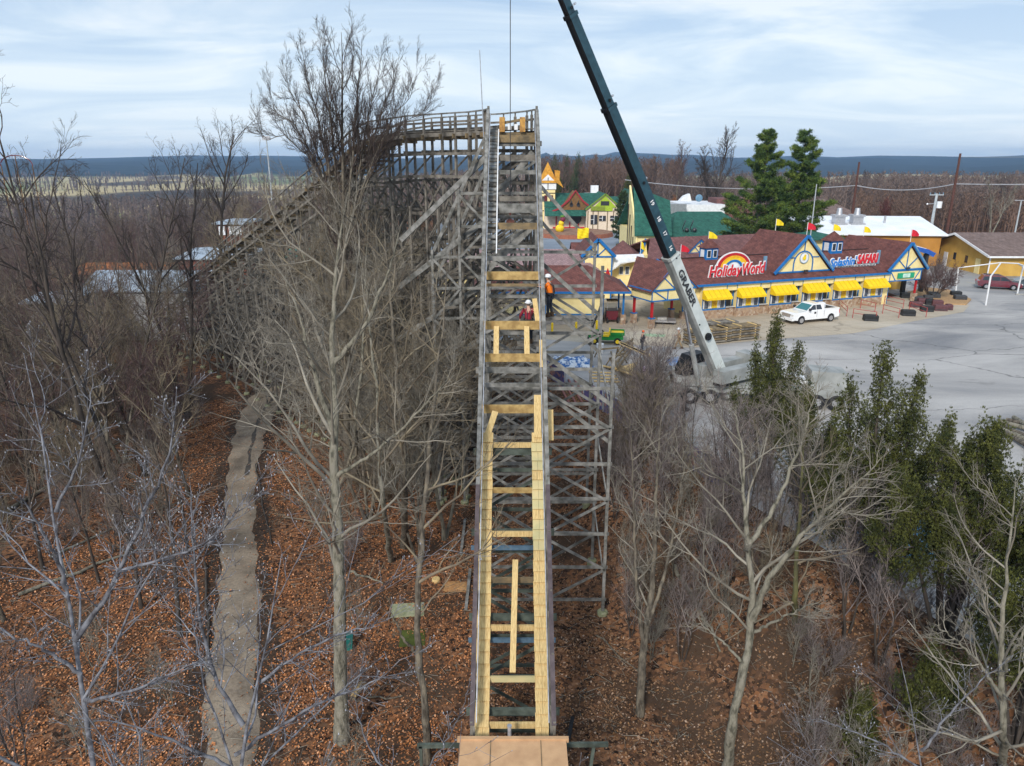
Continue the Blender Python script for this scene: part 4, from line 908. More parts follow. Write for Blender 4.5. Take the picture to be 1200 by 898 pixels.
# ------------------------------------------------------------------ flags on the roofs
def flag(u,v,z,h,mat,label,dx=.9,fall=.5,T=FT,base=None):
    p=T@Vector((u,v,z)); t=thing('flagpole',label,'flag',p,'small pennant flags along the roofs')
    m=MB(); m.tube([p-Vector((0,0,.35)),p+Vector((0,0,h))],.03,6); m.build('pole',W['white'],t)
    m=MB(); n=7; vs=[]
    for k in range(n):
        s=k/(n-1); x=dx*s; zt=h-.05-fall*s*s; zb=h-.75-fall*.6*s+(.25*s); y=.10*math.sin(s*6+u)
        vs+= [p+Vector((x,y,zt)),p+Vector((x,y,zb)),p+Vector((x,y+.02,zt)),p+Vector((x,y+.02,zb))]
    fs=[]
    for k in range(n-1):
        a=4*k;b=a+4; fs+=[(a,b,b+1,a+1),(a+2,a+3,b+3,b+2),(a,a+2,b+2,b),(a+1,b+1,b+3,a+3)]
    fs+=[(0,1,3,2),(4*n-4,4*n-2,4*n-1,4*n-3)]
    m.add(vs,fs); m.build('banner',mat,t)
# ------------------------------------------------------------------ gateway pavilion
pv=thing('gate_pavilion','open maroon roofed gate pavilion on red posts with stone feet','pavilion',(14,69.5,0))
PU=Vector((.90,.436,0)); PVv=Vector((-.436,.90,0)); PO=Vector((13.35,68.2,0))
PT=Matrix(((PU.x,PVv.x,0,PO.x),(PU.y,PVv.y,0,PO.y),(0,0,1,0),(0,0,0,1)))
def pb(name,mat,fn,par=pv,T=PT): 
    m=MB(T); fn(m); return m.build(name,mat,par)
PW=4.6; PD=2.9
for u,v in ((0,0),(PW,0),(0,PD),(PW,PD)):
    q=pb('post',W['red'],lambda m:m.box(u-.1,v-.1,1.0,u+.1,v+.1,2.75)); pb('post_base',W['stone'],lambda m:m.box(u-.24,v-.24,0,u+.24,v+.24,.96),q); pb('post_collar',W['blue'],lambda m:m.box(u-.26,v-.26,.96,u+.26,v+.26,1.06),q)
pb('fascia_panel',W['cream'],lambda m:(m.box(-.25,-.25,2.7,PW+.25,-.1,3.65),m.box(-.25,-.09,2.7,-.1,PD+.25,3.65),m.box(PW+.1,-.09,2.7,PW+.25,PD+.25,3.65),m.box(-.09,PD+.1,2.7,PW+.09,PD+.25,3.65)))
pb('fascia_trim',W['blue'],lambda m:(m.box(-.32,-.32,2.62,PW+.3,-.26,2.74),m.box(-.32,-.26,2.62,-.26,PD+.3,2.74),m.box(-.32,-.32,2.74,-.24,-.26,3.7),m.beam((0,-.30,3.6),(1.4,-.30,2.75),.10,.05,up=(0,1,0)),m.box(1.5,-.31,2.74,1.6,-.26,3.6),m.box(-.5,-.60,3.60,PW+.5,-.5,3.76) if False else m.box(-.4,-.36,3.6,PW+.4,-.26,3.76),m.box(-.5,-.3,3.6,-.4,PD+.3,3.76)))
pg=pb('gable',W['cream'],lambda m:m.prism([(-.2,-.2,3.7),(PW+.2,-.2,3.7),(PW/2,-.2,5.9)],(0,.1,0)))
pb('gable_timbers',W['blue'],lambda m:(m.beam((PW/2,-.24,3.7),(PW/2,-.24,5.6),.1,.05,up=(0,1,0)),m.beam((PW/2,-.24,3.8),(PW*.24,-.24,4.8),.1,.05,up=(0,1,0)),m.beam((PW/2,-.24,3.8),(PW*.76,-.24,4.8),.1,.05,up=(0,1,0)),m.beam((-.3,-.32,3.68),(PW/2,-.32,6.05),.08,.16),m.beam((PW+.3,-.32,3.68),(PW/2,-.32,6.05),.08,.16)),pg)
def prf(m):
    for s,e in ((-1,-.55),(1,PW+.55)):
        m.prism([(PW/2,-.4,6.1),(e,-.4,3.62),(e,PD+.6,3.62),(PW/2-(.0),PD+3.2,6.1)],(0,0,-.12))
    m.prism([(-.55,PD+.6,3.62),(PW+.55,PD+.6,3.62),(PW/2,PD+3.2,6.1)],(0,0,-.12))
pb('roof',W['roof'],prf)
# ------------------------------------------------------------------ left kiosk
ks=thing('guest_kiosk','cream kiosk with dark maroon hipped roof and grey stone base behind the coaster tower','building',(4,70,0))
m=MB(); m.box(-3,70,.95,8.85,76,3.3); m.build('wall',W['cream'],ks)
m=MB(); m.box(-3.05,69.9,0,8.9,76.1,.95); m.build('stone_base',M('grey_stone_base',(.36,.34,.32),(.22,.21,.2),scale=3,bump=.3),ks)
m=MB(); m.box(-3,69.88,.95,8.9,69.96,1.08); m.box(8.80,69.92,1.08,8.92,69.99,3.3); m.box(3.25,69.92,1.08,3.35,69.99,3.3); m.build('wall_trim',W['blue'],ks)
m=MB(); m.add([(-4,69.2,3.25),(11.4,69.2,3.25),(11.4,77,3.25),(-4,77,3.25),(-1,73,5.4),(7.6,73,5.4),(-4,69.2,3.37),(11.4,69.2,3.37),(11.4,77,3.37),(-4,77,3.37)],[(3,2,1,0),(6,7,5,4),(7,8,5),(8,9,4,5),(9,6,4),(0,1,7,6),(1,2,8,7),(2,3,9,8),(3,0,6,9)]); m.build('roof',W['roof'],ks)
m=MB(); m.box(-4.05,69.08,3.2,11.45,69.19,3.4); m.box(11.41,69.2,3.2,11.5,77,3.4); m.build('fascia',W['blue'],ks)
m=MB(); m.box(5.9,69.93,2.72,7.6,69.98,2.92); m.prism([(7.6,69.93,2.68),(7.6,69.93,2.96),(7.8,69.93,2.82)],(0,.05,0)); m.build('arrow_sign',W['red'],ks)
m=MB(); m.box(6.0,69.915,2.78,7.5,69.928,2.86); m.build('arrow_sign_panel',W['cream'],ks)
for x,y in ((10.9,70.1),(10.9,73.4)):
    m=MB(); m.box(x-.09,y-.09,1,x+.09,y+.09,3.24); q=m.build('porch_post',W['blue'],ks); m=MB(); m.box(x-.24,y-.24,0,x+.24,y+.24,1.0); m.build('post_base',W['stone'],q)
m=MB(); m.box(8.95,71.5,.95,9.1,76,3.2); m.build('porch_wall',W['cream'],ks)
m=MB(); m.box(9.11,71.8,.1,9.2,73.0,2.6); m.build('dark_doorway',W['blackmetal'],ks)
# red vending cart stored in the porch
vc=thing('vending_cart','dark red and brown cart stored under the kiosk porch','cart',(9.9,71.2,0))
m=MB(); m.box(9.35,70.6,.35,10.5,71.6,1.25); m.build('cart_body',W['redcar'],vc)
m=MB(); m.box(9.3,70.55,1.25,10.55,71.65,1.33); m.build('counter',W['blackmetal'],vc)
m=MB(); m.box(9.4,70.7,2.15,10.45,71.5,2.3); m.build('cart_canopy',W['stain'],vc)
for x in (9.42,10.43):
    m=MB(); m.tube([(x,70.72,1.3),(x,70.72,2.16)],.03,6); m.build('canopy_post',W['steelrail'],vc)
    m=MB(); m.tube([(x-.05,70.55,.3),(x+.05,70.55,.3)],.3,14); m.build('wheel',W['black'],vc)
# generic helper for simple far buildings -------------------------------------------------
def hiproof(m,x0,y0,x1,y1,z,zt,ins,ov=.5,th=.15,axis='x'):
    x0-=ov;x1+=ov;y0-=ov;y1+=ov; 
    if axis=='x': a=(x0+ins,(y0+y1)/2,zt); b=(x1-ins,(y0+y1)/2,zt)
    else: a=((x0+x1)/2,y0+ins,zt); b=((x0+x1)/2,y1-ins,zt)
    base=[(x0,y0,z),(x1,y0,z),(x1,y1,z),(x0,y1,z)]; lo=[(p[0],p[1],z-th) for p in base]
    V=base+lo+[a,b]
    if axis=='x': F=[(0,1,9,8),(1,2,9),(2,3,8,9),(3,0,8)]
    else: F=[(0,1,8),(1,2,9,8),(2,3,9),(3,0,8,9)]
    m.add(V,F+[(7,6,5,4),(0,4,5,1),(1,5,6,2),(2,6,7,3),(3,7,4,0)])
def gab(m,x0,y0,x1,y1,z,zt,axis='x',ov=.4,th=.15):
    """gabled roof, ridge along axis"""
    if axis=='x':
        ym=(y0+y1)/2
        for yy,s in ((y0-ov,-1),(y1+ov,1)): m.prism([(x0-ov,ym,zt),(x0-ov,yy,z),(x1+ov,yy,z),(x1+ov,ym,zt)],(0,0,th))
    else:
        xm=(x0+x1)/2
        for xx in (x0-ov,x1+ov): m.prism([(xm,y0-ov,zt),(xx,y0-ov,z),(xx,y1+ov,z),(xm,y1+ov,zt)],(0,0,th))
def gwall(m,x0,y0,x1,y1,z0,z,zt,axis='x'):
    if axis=='x':
        ym=(y0+y1)/2; m.prism([(x0,y0,z0),(x0,y1,z0),(x0,y1,z),(x0,ym,zt),(x0,y0,z)],(x1-x0,0,0))
    else:
        xm=(x0+x1)/2; m.prism([(x0,y0,z0),(x1,y0,z0),(x1,y0,z),(xm,y0,zt),(x0,y0,z)],(0,y1-y0,0))
# faded pink roofed building behind the kiosk  (Y~85)
pk=thing('pink_roofed_hall','low hall with broad faded pink shingle roof behind the kiosk','building',(4,86,0))
a=AY(704,318,82); b=AY(672,292,88); zt=b.z
m=MB(); m.box(-8,82,0,a.x-.6,94,a.z-.1); m.build('wall',W['cream'],pk)
m=MB(); m.add([(-9,81.5,a.z),(a.x,81.5,a.z),(a.x,95,a.z),(-9,95,a.z),(-4,88,zt),(b.x,88,zt),(-9,81.5,a.z-.15),(a.x,81.5,a.z-.15),(a.x,95,a.z-.15),(-9,95,a.z-.15)],[(0,1,5,4),(1,2,5),(2,3,4,5),(3,0,4),(6,7,1,0),(7,8,2,1),(8,9,3,2),(9,6,0,3),(9,8,7,6)]); m.build('roof',W['roofpink'],pk)
# darker roof patch behind it
dk=thing('maroon_roof_shed','small shed with dark maroon roof behind the pink roof','shed',(10,96,0))
a=AY(672,297,97);b=AY(697,286,97)
m=MB(); gwall(m,a.x,95,b.x,99,0,a.z,a.z+.6,'x'); m.build('wall',W['cream'],dk)
m=MB(); gab(m,a.x,95,b.x,99,a.z,a.z+1.3,'x'); m.build('roof',W['roof'],dk)
# cream and blue gabled shop
def gshop(name,label,px0,px1,peakpx,py_eave,py_peak,py_base,Yf,depth,wallm,roofm,trimm,timber=True,zb=None):
    a=AY(px0,py_eave,Yf); b=AY(px1,py_eave,Yf); p=AY(peakpx,py_peak,Yf); z0=0 if zb is None else zb
    t=thing(name,label,'building',((a.x+b.x)/2,Yf,z0))
    m=MB(); m.prism([(a.x+.3,Yf,z0),(b.x-.3,Yf,z0),(b.x-.3,Yf,b.z),(p.x,Yf,p.z),(a.x+.3,Yf,a.z)],(0,depth,0)); m.build('wall',wallm,t)
    th=.18
    m=MB()
    for e in (a,b): m.prism([(p.x,Yf-.3,p.z+.02),(e.x,Yf-.3,e.z-.05),(e.x,Yf+depth,e.z-.05),(p.x,Yf+depth,p.z+.02)],(0,0,th))
    m.build('roof',roofm,t)
    m=MB()
    for e in (a,b): m.beam((p.x,Yf-.36,p.z+.1),(e.x,Yf-.36,e.z+.03),.1,.32)
    m.build('rake_board',trimm,t)
    return t,a,b,p
t,a,b,p=gshop('half_timbered_shop','cream shop with blue timbered gable between kiosk and cone roof',681,721,701,301,281,335,84,8,W['cream'],W['roof'],W['blue'])
m=MB(); Yf=84
m.beam((a.x+.2,Yf-.04,a.z),(b.x-.2,Yf-.04,b.z),.06,.18); m.beam((p.x,Yf-.04,a.z),(p.x,Yf-.04,p.z-.2),.14,.06,up=(0,1,0))
for s in (-1,1): m.beam((p.x,Yf-.04,a.z+.1),(p.x+s*.95,Yf-.04,a.z+1.0),.12,.06,up=(0,1,0))
m.box(b.x-.45,Yf-.06,0,b.x-.3,Yf-.01,b.z); m.box(a.x+.3,Yf-.06,a.z-1.7,b.x-.45,Yf-.01,a.z-1.58); m.box(a.x+.3,Yf-.06,0,a.x+.42,Yf-.01,a.z)
m.build('gable_timbers',W['blue'],t)
m=MB(); q=AY(711,322,83.9); m.prism([(q.x-.4,83.9,q.z-.7),(q.x+.5,83.9,q.z-.3),(q.x+.1,83.9,q.z+.8)],(0,.05,0)); m.build('red_pennant',W['red'],t)
# cone roofed stand
a=AY(719,301,86);b=AY(747,301,86);p=AY(733,284,86)
cs=thing('cone_roofed_stand','round cream stand with brown pyramid roof and white canopy','kiosk',(p.x,88,0))
m=MB(); R1=(b.x-a.x)/2+.3; m.tube([(p.x,88,a.z),(p.x,88,p.z)],[R1*1.3,.05],8); m.build('roof',W['roof2'],cs)
m=MB(); m.box(p.x-R1,85.8,0,p.x+R1+.8,90,a.z-.1); m.build('wall',W['cream'],cs)
c1=AY(718,308,84.5); c2=AY(755,306,85)
m=MB(); 
pts=[(c1.x-.1,84.2,c1.z-.9),(c1.x+.9,84.2,c1.z-.1),(c2.x,84.6,c2.z+.15),(c2.x,86,c2.z+.55),(c1.x,86,c1.z+.55)]
m.prism(pts,(0,0,.16)); m.build('canopy',W['white'],cs)
for px in (728,735,743):
    q0=AY(px-2.4,312,85.75); q1=AY(px+2.4,322,85.75); m=MB(); m.box(q0.x,85.72,q1.z,q1.x,85.79,q0.z); wo=m.build('window_frame',W['white'],cs); m=MB(); m.box(q0.x+.07,85.70,q1.z+.08,q1.x-.07,85.715,q0.z-.08); m.build('pane',pane,wo)
# ornate swooped gable to the right of it
q=AY(757,290,88)
og=thing('swooped_gable_booth','narrow booth with swooped blue and cream gable','booth',(q.x,88,0))
m=MB(); 
prof=[AY(744,306,88),AY(752,297,88),AY(757,281,88),AY(759,304,88)]
m.prism([(v_.x,88,v_.z) for v_ in prof],(0,.4,0)); m.build('gable',W['cream'],og)
m=MB(); m.path([AY(742,306,87.9),AY(748,301,87.9),AY(753,293,87.9),AY(757,280,87.9)],.25,.25,up=(0,-1,0)); m.build('gable_trim',W['blue'],og)
m=MB(); m.box(prof[0].x,88,0,prof[3].x+.5,91,prof[0].z); m.build('wall',W['cream'],og)
# long faded maroon roof building behind the ticket building
bh=thing('long_maroon_roofed_shop','long shop with faded maroon roof and small triangular dormer behind the ticket building','building',FT@Vector((8,11,0)))
def at(px,py,v): u,z=FP(px,py,v); return (u,v,z)
A0=at(758,306,10);A1=at(905,304,10);B0=at(762,279,14.5);B1=at(892,279,14.5)
fb('wall',W['cream'],lambda m:m.box(A0[0]+.3,10.4,0,A1[0]+4,19,A0[2]-.1),bh)
fb('roof',W['roof2'],lambda m:(m.prism([A0,(A1[0]+4,10,A0[2]),(A1[0]+4,14.5,B0[2]),(B0[0],14.5,B0[2])],(0,0,-.15)),m.prism([(B0[0],14.5,B0[2]),(A1[0]+4,14.5,B0[2]),(A1[0]+4,19,A0[2]),(A0[0],19,A0[2])],(0,0,-.15))),bh)
fb('fascia',W['blue'],lambda m:m.box(A0[0],9.86,A0[2]-.25,A1[0]+4,9.98,A0[2]+.0),bh)
D0=at(806,297,11.2);D1=at(836,297,11.2);DP=at(820.6,281.5,11.2)
dz=fb('dormer_gable',W['cream'],lambda m:m.prism([D0,D1,DP],(0,.2,0)),bh)
fb('dormer_timbers',W['blue'],lambda m:(m.beam((D0[0],11.1,D0[2]),(DP[0],11.1,DP[2]),.1,.16),m.beam((D1[0],11.1,D0[2]),(DP[0],11.1,DP[2]),.1,.16),m.beam((D0[0],11.1,D0[2]),(D1[0],11.1,D0[2]),.1,.12),m.beam((DP[0],11.12,D0[2]),(DP[0],11.12,DP[2]),.08,.05,up=(0,1,0)),m.beam((DP[0],11.12,D0[2]),(DP[0]-.75,11.12,D0[2]+.75),.08,.05,up=(0,1,0)),m.beam((DP[0],11.12,D0[2]),(DP[0]+.75,11.12,D0[2]+.75),.08,.05,up=(0,1,0))),dz)
fb('dormer_roof',W['roof2'],lambda m:[m.prism([(DP[0],11.0,DP[2]+.1),(e,11.0,D0[2]+.05),(e,13.6,D0[2]+.05),(DP[0],14.3,DP[2]+.1)],(0,0,.1)) for e in (D0[0]-.15,D1[0]+.15)],bh)
# small cream building with green roof between the gables
gb=thing('green_capped_cream_building','small cream block with shallow green roof behind the front gable','building',FT@Vector((19,14,0)))
a=at(952,290,12);b=at(981,290,12)
fb('wall',W['cream'],lambda m:m.box(a[0],12,0,b[0],17,at(952,279,12)[2]),gb)
fb('roof',W['roofgreen'],lambda m:hiproof(m,a[0],12,b[0],17,at(952,280,12)[2],at(960,271,14)[2],2.5,ov=.6),gb)
# big green-roofed building
gr=thing('green_roofed_hall','big hall with long green hipped roof and black lamp brackets behind the maroon roofs','building',(30,118,0))
a=AY(808,277,112);b=AY(862,280,112);zr_=AY(830,248,122).z
m=MB(); m.box(a.x,112,0,b.x+3,132,a.z-.1); m.build('wall',W['cream'],gr)
m=MB(); hiproof(m,a.x-2.6,112,b.x+3,132,a.z,zr_,3.5,ov=.8); m.build('roof',W['roofgreen'],gr)
for px in (793,802):
    q=AY(px+8,262,114.2); m=MB(); m.path([(q.x,q.y-1,q.z-1.3),(q.x-.4,q.y-1.2,q.z-.6),(q.x-.1,q.y-1.2,q.z+.2),(q.x+.1,q.y-.8,q.z+.5)],.12,.12,up=(0,-1,0)); m.ball((q.x+.3,q.y-1.2,q.z-.9),.35,8,6); m.build('lamp_bracket',W['blackmetal'],gr)
a=AY(747,275,108);b=AY(790,275,108);zt=AY(750,224,112).z
m=MB(); m.box(a.x,108,0,b.x-.6,126,a.z); m.build('wing_wall',W['cream'],gr)
m=MB(); m.prism([(a.x-.5,107.5,a.z),(b.x-.4,107.5,a.z),(b.x+.8,116,zt-1.6),(a.x+.4,116,zt+.6)],(0,0,-.2)); m.prism([(a.x-.5,126,a.z),(b.x-.4,126,a.z),(b.x+.8,116.02,zt-1.6),(a.x+.4,116.02,zt+.6)],(0,0,-.2)); m.build('wing_roof',W['roofgreen'],gr)
m=MB(); m.prism([(a.x,107.8,0),(a.x,116,0),(a.x,116,zt+.7),(a.x,107.8,a.z)],(-.25,0,0)); m.build('wing_gable',W['cream'],gr)
m=MB(); 
for k in range(5): m.beam((a.x-.3,108.2+k*1.8,.2),(a.x-.3,108.2+k*1.8,3+k*1.5),.16,.16,up=(0,1,0))
m.build('wing_timbers',W['barkdark'],gr)
m=MB(); 
q=AY(797,240,135);q2=AY(843,240,135); m.box(q.x,133,3,q2.x+.5,146,AY(800,240,133).z); m.build('white_parapet',W['white'],gr)
m=MB(); 
for px in (770,793): 
    q=AY(px,240,132.6); m.box(q.x-1.6,131,q.z-2.4,q.x+1.4,132.8,q.z+.2)
m.build('rooftop_vent',W['rim'],gr)
m=MB(); q=AY(819,235,134); m.ball((q.x,q.y,q.z+.4),.65,12,8,sq=(1,.3,1)); m.build('satellite_dish',W['bluegrey'],gr)
m=MB(); q=AY(803,232,134); m.prism([(q.x-1,134,q.z-.6),(q.x+1.2,134,q.z-.6),(q.x+.8,134,q.z+.7),(q.x-.2,134,q.z+.3)],(0,1.5,0)); m.build('exhaust_hood',W['white'],gr)
m=MB(); a=AY(840,233,136);b=AY(862,233,136); m.box(a.x,136,4,b.x+3,142,a.z); m.build('maroon_parapet',W['roof2'],gr)
# village at the far side of the plaza
TZ=0
q0=AY(633,262,175); q1=AY(650,262,175)
tw=thing('spired_clock_tower','white tower with orange witch-hat spire beyond the plaza','tower',((q0.x+q1.x)/2,175,0))
zc=AY(640,213,175).z; zm=AY(640,222,175).z; zt=AY(640,190,175).z; x0,x1=q0.x,q1.x; xm=(x0+x1)/2
m=MB(); m.box(x0,175,0,x1,179,zm-.1); m.build('tower_wall',W['cream'],tw)
m=MB(); m.box(x0-.2,174.8,zm,x1+.2,179.2,zc-.2); m.prism([(x0-.2,174.8,zc-.2),(x1+.2,174.8,zc-.2),(xm,174.8,zc+1.6)],(0,4.4,0)); m.build('upper_storey',W['white'],tw)
m=MB(); m.add([(x0-.5,174.5,zc-.3),(x1+.5,174.5,zc-.3),(x1+.5,179.5,zc-.3),(x0-.5,179.5,zc-.3),(xm,177,zt)],[(3,2,1,0),(1,2,4),(2,3,4),(3,0,4),(0,1,4)]); m.build('spire',W['rooforange'],tw)
m=MB(); m.prism([(x1-.2,174.3,zc+2.6),(x1+1.0,174.3,zc+2.4),(x1+.9,174.3,zc+.4),(x1+1.9,174.3,zc-1.4),(x1,174.3,zc)],(0,3,0)); m.build('dormer_roof',W['rooforange'],tw)
m=MB(); 
for x in (x0+.9,x1-1.2): m.box(x,174.9,4.2,x+.7,174.98,7.6)
m.build('arched_window',M('dark_red_window',(.12,.02,.02),rough=.4),tw)
m=MB(); 
for z in (4,8,zm): m.box(x0-.05,174.86,z,x1+.05,174.97,z+.16)
m.box(xm-.08,174.7,zm,xm+.08,174.78,zc+.9)
m.build('timber_frame',W['barkdark'],tw)
def shop(name,label,px0,px1,pk_,py_e,py_p,wall,roof,trim,Yf=172,**k): return gshop(name,label,px0,px1,pk_,py_e,py_p,0,Yf,14,wall,roof,trim)
W['brownwall']=M('brown_carved_gable',(.22,.115,.04),(.14,.075,.03),scale=3,rough=.8)
W['redcream']=M('pale_pink_cream_wall',(.74,.62,.48),(.66,.53,.40),scale=2)
# red gabled shop
a=AY(648,243,173);b=AY(698,243,173);rt=AY(670,230,180).z; e2=AY(650,248,171)
rs=thing('red_gabled_shop','shop with brown carved gable, red trim and green roof beside the tower','shop',((a.x+b.x)/2,173,0))
m=MB(); m.box(a.x-2,173,0,b.x,185,a.z); m.build('wall',W['redcream'],rs)
m=MB(); m.prism([(a.x-2,172.5,a.z),(b.x+2,172.5,a.z),(b.x+2,179,rt+.6),(a.x-2,179,rt+.6)],(0,0,.2)); m.prism([(a.x-2,185.5,a.z),(b.x+2,185.5,a.z),(b.x+2,179.02,rt+.6),(a.x-2,179.02,rt+.6)],(0,0,.2)); m.build('roof',W['roofgreen'],rs)
m=MB(); m.prism([(a.x-2,172.4,a.z-.2),(b.x+.3,172.4,a.z-.2),(b.x+.3,169.6,a.z-1.8),(a.x-2,169.6,a.z-1.8)],(0,0,.15)); m.build('porch_roof',W['roofgreen'],rs)
g0=AY(655,243,171.5);g1_=AY(694,243,171.5);gp=AY(674.5,224.5,171.5)
m=MB(); m.prism([(g0.x,171.5,g0.z-.6),(g1_.x,171.5,g0.z-.6),(gp.x,171.5,gp.z)],(0,8,0)); m.build('gable',W['brownwall'],rs)
m=MB(); m.path([(g0.x-1.5,171.3,g0.z-.9),(g0.x,171.3,g0.z-.3),(gp.x-1.6,171.3,gp.z-2),(gp.x,171.3,gp.z+.2),(gp.x+1.6,171.3,gp.z-2),(g1_.x,171.3,g0.z-.3),(g1_.x+1.5,171.3,g0.z-.9)],.4,.35,up=(0,-1,0)); m.build('gable_trim',W['redtrim'] if 'redtrim' in W else W.setdefault('redtrim',M('deep_red_trim',(.32,.03,.035),rough=.6)),rs)
m=MB(); 
for s in (-.9,.7): m.tube([(gp.x+s,171.4,gp.z-3.0),(gp.x+s,171.35,gp.z-3.0)],.42,10); m.prism([(gp.x+s-.35,171.35,gp.z-2.9),(gp.x+s+.35,171.35,gp.z-2.9),(gp.x+s,171.35,gp.z-1.9)],(0,.05,0))
m.build('gable_window',W['blackmetal'],rs)
m=MB()
for px in (652,660,668,678,688,695): q=AY(px,250,172.9); m.box(q.x-.12,172.85,0,q.x+.12,172.95,a.z-1.3)
q=AY(675,262,172.9); m.box(a.x,172.85,.2,b.x,172.95,.5)
m.build('red_timbers',W['flagred'],rs)
m=MB(); q=AY(675,256,172.8); m.tube([(q.x,172.8,q.z),(q.x,172.7,q.z)],1.3,14); m.build('round_arched_window',W['blackmetal'],rs)
# green gabled shop
gs,a,b,p=shop('green_gabled_shop','cream timbered shop with lime green gable window across the plaza',686,730,709.5,246,228,W['redcream'],W['roofgreen'],M('lime_green_trim',(.16,.26,.03),rough=.6),Yf=169)
q=AY(700,247,168.8);q2=AY(718,240,168.8)
m=MB(); m.prism([(p.x-2.6,168.8,p.z-2.9),(p.x+2.6,168.8,p.z-2.9),(p.x,168.8,p.z-.3)],(0,.15,0)); m.box(q.x,168.75,q.z-.1,q2.x,168.95,q2.z+.1); m.build('green_gable_panel',M('lime_green_panel',(.35,.48,.03),rough=.6),gs)
m=MB(); q=AY(704,241,168.7);q2=AY(714,236,168.7); m.box(q.x,168.68,q.z,q2.x,168.74,q2.z); m.build('gable_window',W['blackmetal'],gs)
m=MB(); m.box(AY(700,0,168.7).x,168.6,AY(700,247,168.7).z,AY(718,0,168.7).x,168.73,AY(718,242,168.7).z); m.build('balcony',M('olive_balcony',(.22,.28,.03),rough=.7),gs)
for x0_,x1_,y0_,y1_ in ((692,700,252,263),(702,710,253,259),(715,725,253,259)):
    q=AY(x0_,y1_,168.8);q2=AY(x1_,y0_,168.8); m=MB(); m.box(q.x,168.8,q.z,q2.x,168.9,q2.z); wo=m.build('shop_window',W['blackmetal'],gs)
    m=MB(); xm=(q.x+q2.x)/2; m.box(xm-.06,168.74,q.z,xm+.06,168.79,q2.z); m.box(q.x,168.74,(q.z+q2.z)/2-.05,xm-.061,168.79,(q.z+q2.z)/2+.05); m.build('window_bars',W['white'],wo)
m=MB()
for px in (689,695,701,712,719,726): q=AY(px,250,168.9); m.box(q.x-.09,168.86,0,q.x+.09,168.96,AY(px,247,169).z)
m.build('timbers',W['stain'],gs)
# green link roof behind and blue gable
lk=thing('green_link_building','low link building with dark green roof behind the two gabled shops','building',(25,180,0))
a=AY(697,240,178);b=AY(745,240,178)
m=MB(); m.box(a.x,178,0,b.x,190,a.z); m.build('wall',W['redcream'],lk); m=MB(); gab(m,a.x,178,b.x,190,a.z,AY(700,231,184).z,'x'); m.build('roof',W['roofgreen'],lk)
bs,a,b,p=gshop('blue_gabled_shop','pale shop with light blue gable right of the green gabled shop',728,748,741,240,224,0,168,12,W['white'],W['roofgreen'],M('light_blue_trim',(.25,.50,.62),rough=.6))
# white roof dome behind
wd=thing('white_capped_roof','low white flat roof with small square turret behind the village shops','building',(22,205,0))
a=AY(682,233,205);b=AY(716,233,205)
m=MB(); m.box(a.x,205,0,b.x,220,a.z); m.box(a.x+2,206,a.z,b.x-3,219,a.z+1.0); m.build('roof_block',W['roofwhite'],wd)
m=MB(); q=AY(697,222,207); m.box(q.x-1,207,a.z+1,q.x+1,209,q.z+1); m.build('turret',W['white'],wd)
# white-roofed warehouse on the right
wh=thing('white_roofed_warehouse','ochre warehouse with big white low roof and rooftop units','warehouse',(70,125,0))
a=AY(962,268,113);b=AY(1095,275.5,113);c_=AY(1072,257,137); c0_=AY(965,250,137)
W0=Vector((a.x,113,0)); 
m=MB(); m.prism([(a.x,113,0),(b.x,111,0),(b.x+2,134,0),(a.x-2,136,0)],(0,0,4.45)); m.build('wall',W['tanfade'],wh)
m=MB(); m.prism([(a.x-1,112.4,4.55),(b.x+.6,110.4,4.55),(b.x+2.3,122,6.4),(a.x-1.5,124,6.4)],(0,0,.25)); m.prism([(a.x-1.5,124.03,6.4),(b.x+2.3,122.03,6.4),(b.x+2.6,134.5,4.55),(a.x-2.3,136.5,4.55)],(0,0,.25)); m.build('roof',W['roofwhite'],wh)
for px,py,s in ((982,262,1.1),(1003,262,1.15),(1036,264,.5)):
    q=AY(px,py,118); m=MB()
    if s>1: m.box(q.x-1.1,117,5.2,q.x+1.1,119,5.9); m.box(q.x-.8,117.3,5.9,q.x+.8,118.7,6.9); m.box(q.x-1.0,117.1,6.9,q.x+1.0,118.9,7.2); m.tube([(q.x,118,7.2),(q.x,118,8.2)],[.5,.35],10)
    else: m.tube([(q.x,118,5.4),(q.x,118,7.0)],.18,8)
    m.build('rooftop_unit' if s>1 else 'vent_pipe',W['rim'],wh)
# maroon roof beyond it + white parapet
mb_=thing('distant_maroon_roof_house','house with broad maroon hip roof beyond the white roof','house',(75,155,0))
a=AY(955,251,150);b=AY(1002,251,150)
m=MB(); m.box(a.x,150,0,b.x,165,a.z); m.build('wall',W['cream'],mb_); m=MB(); hiproof(m,a.x,150,b.x,165,a.z,AY(975,233,157).z,4,ov=.6); m.build('roof',W['roofbrown'],mb_)
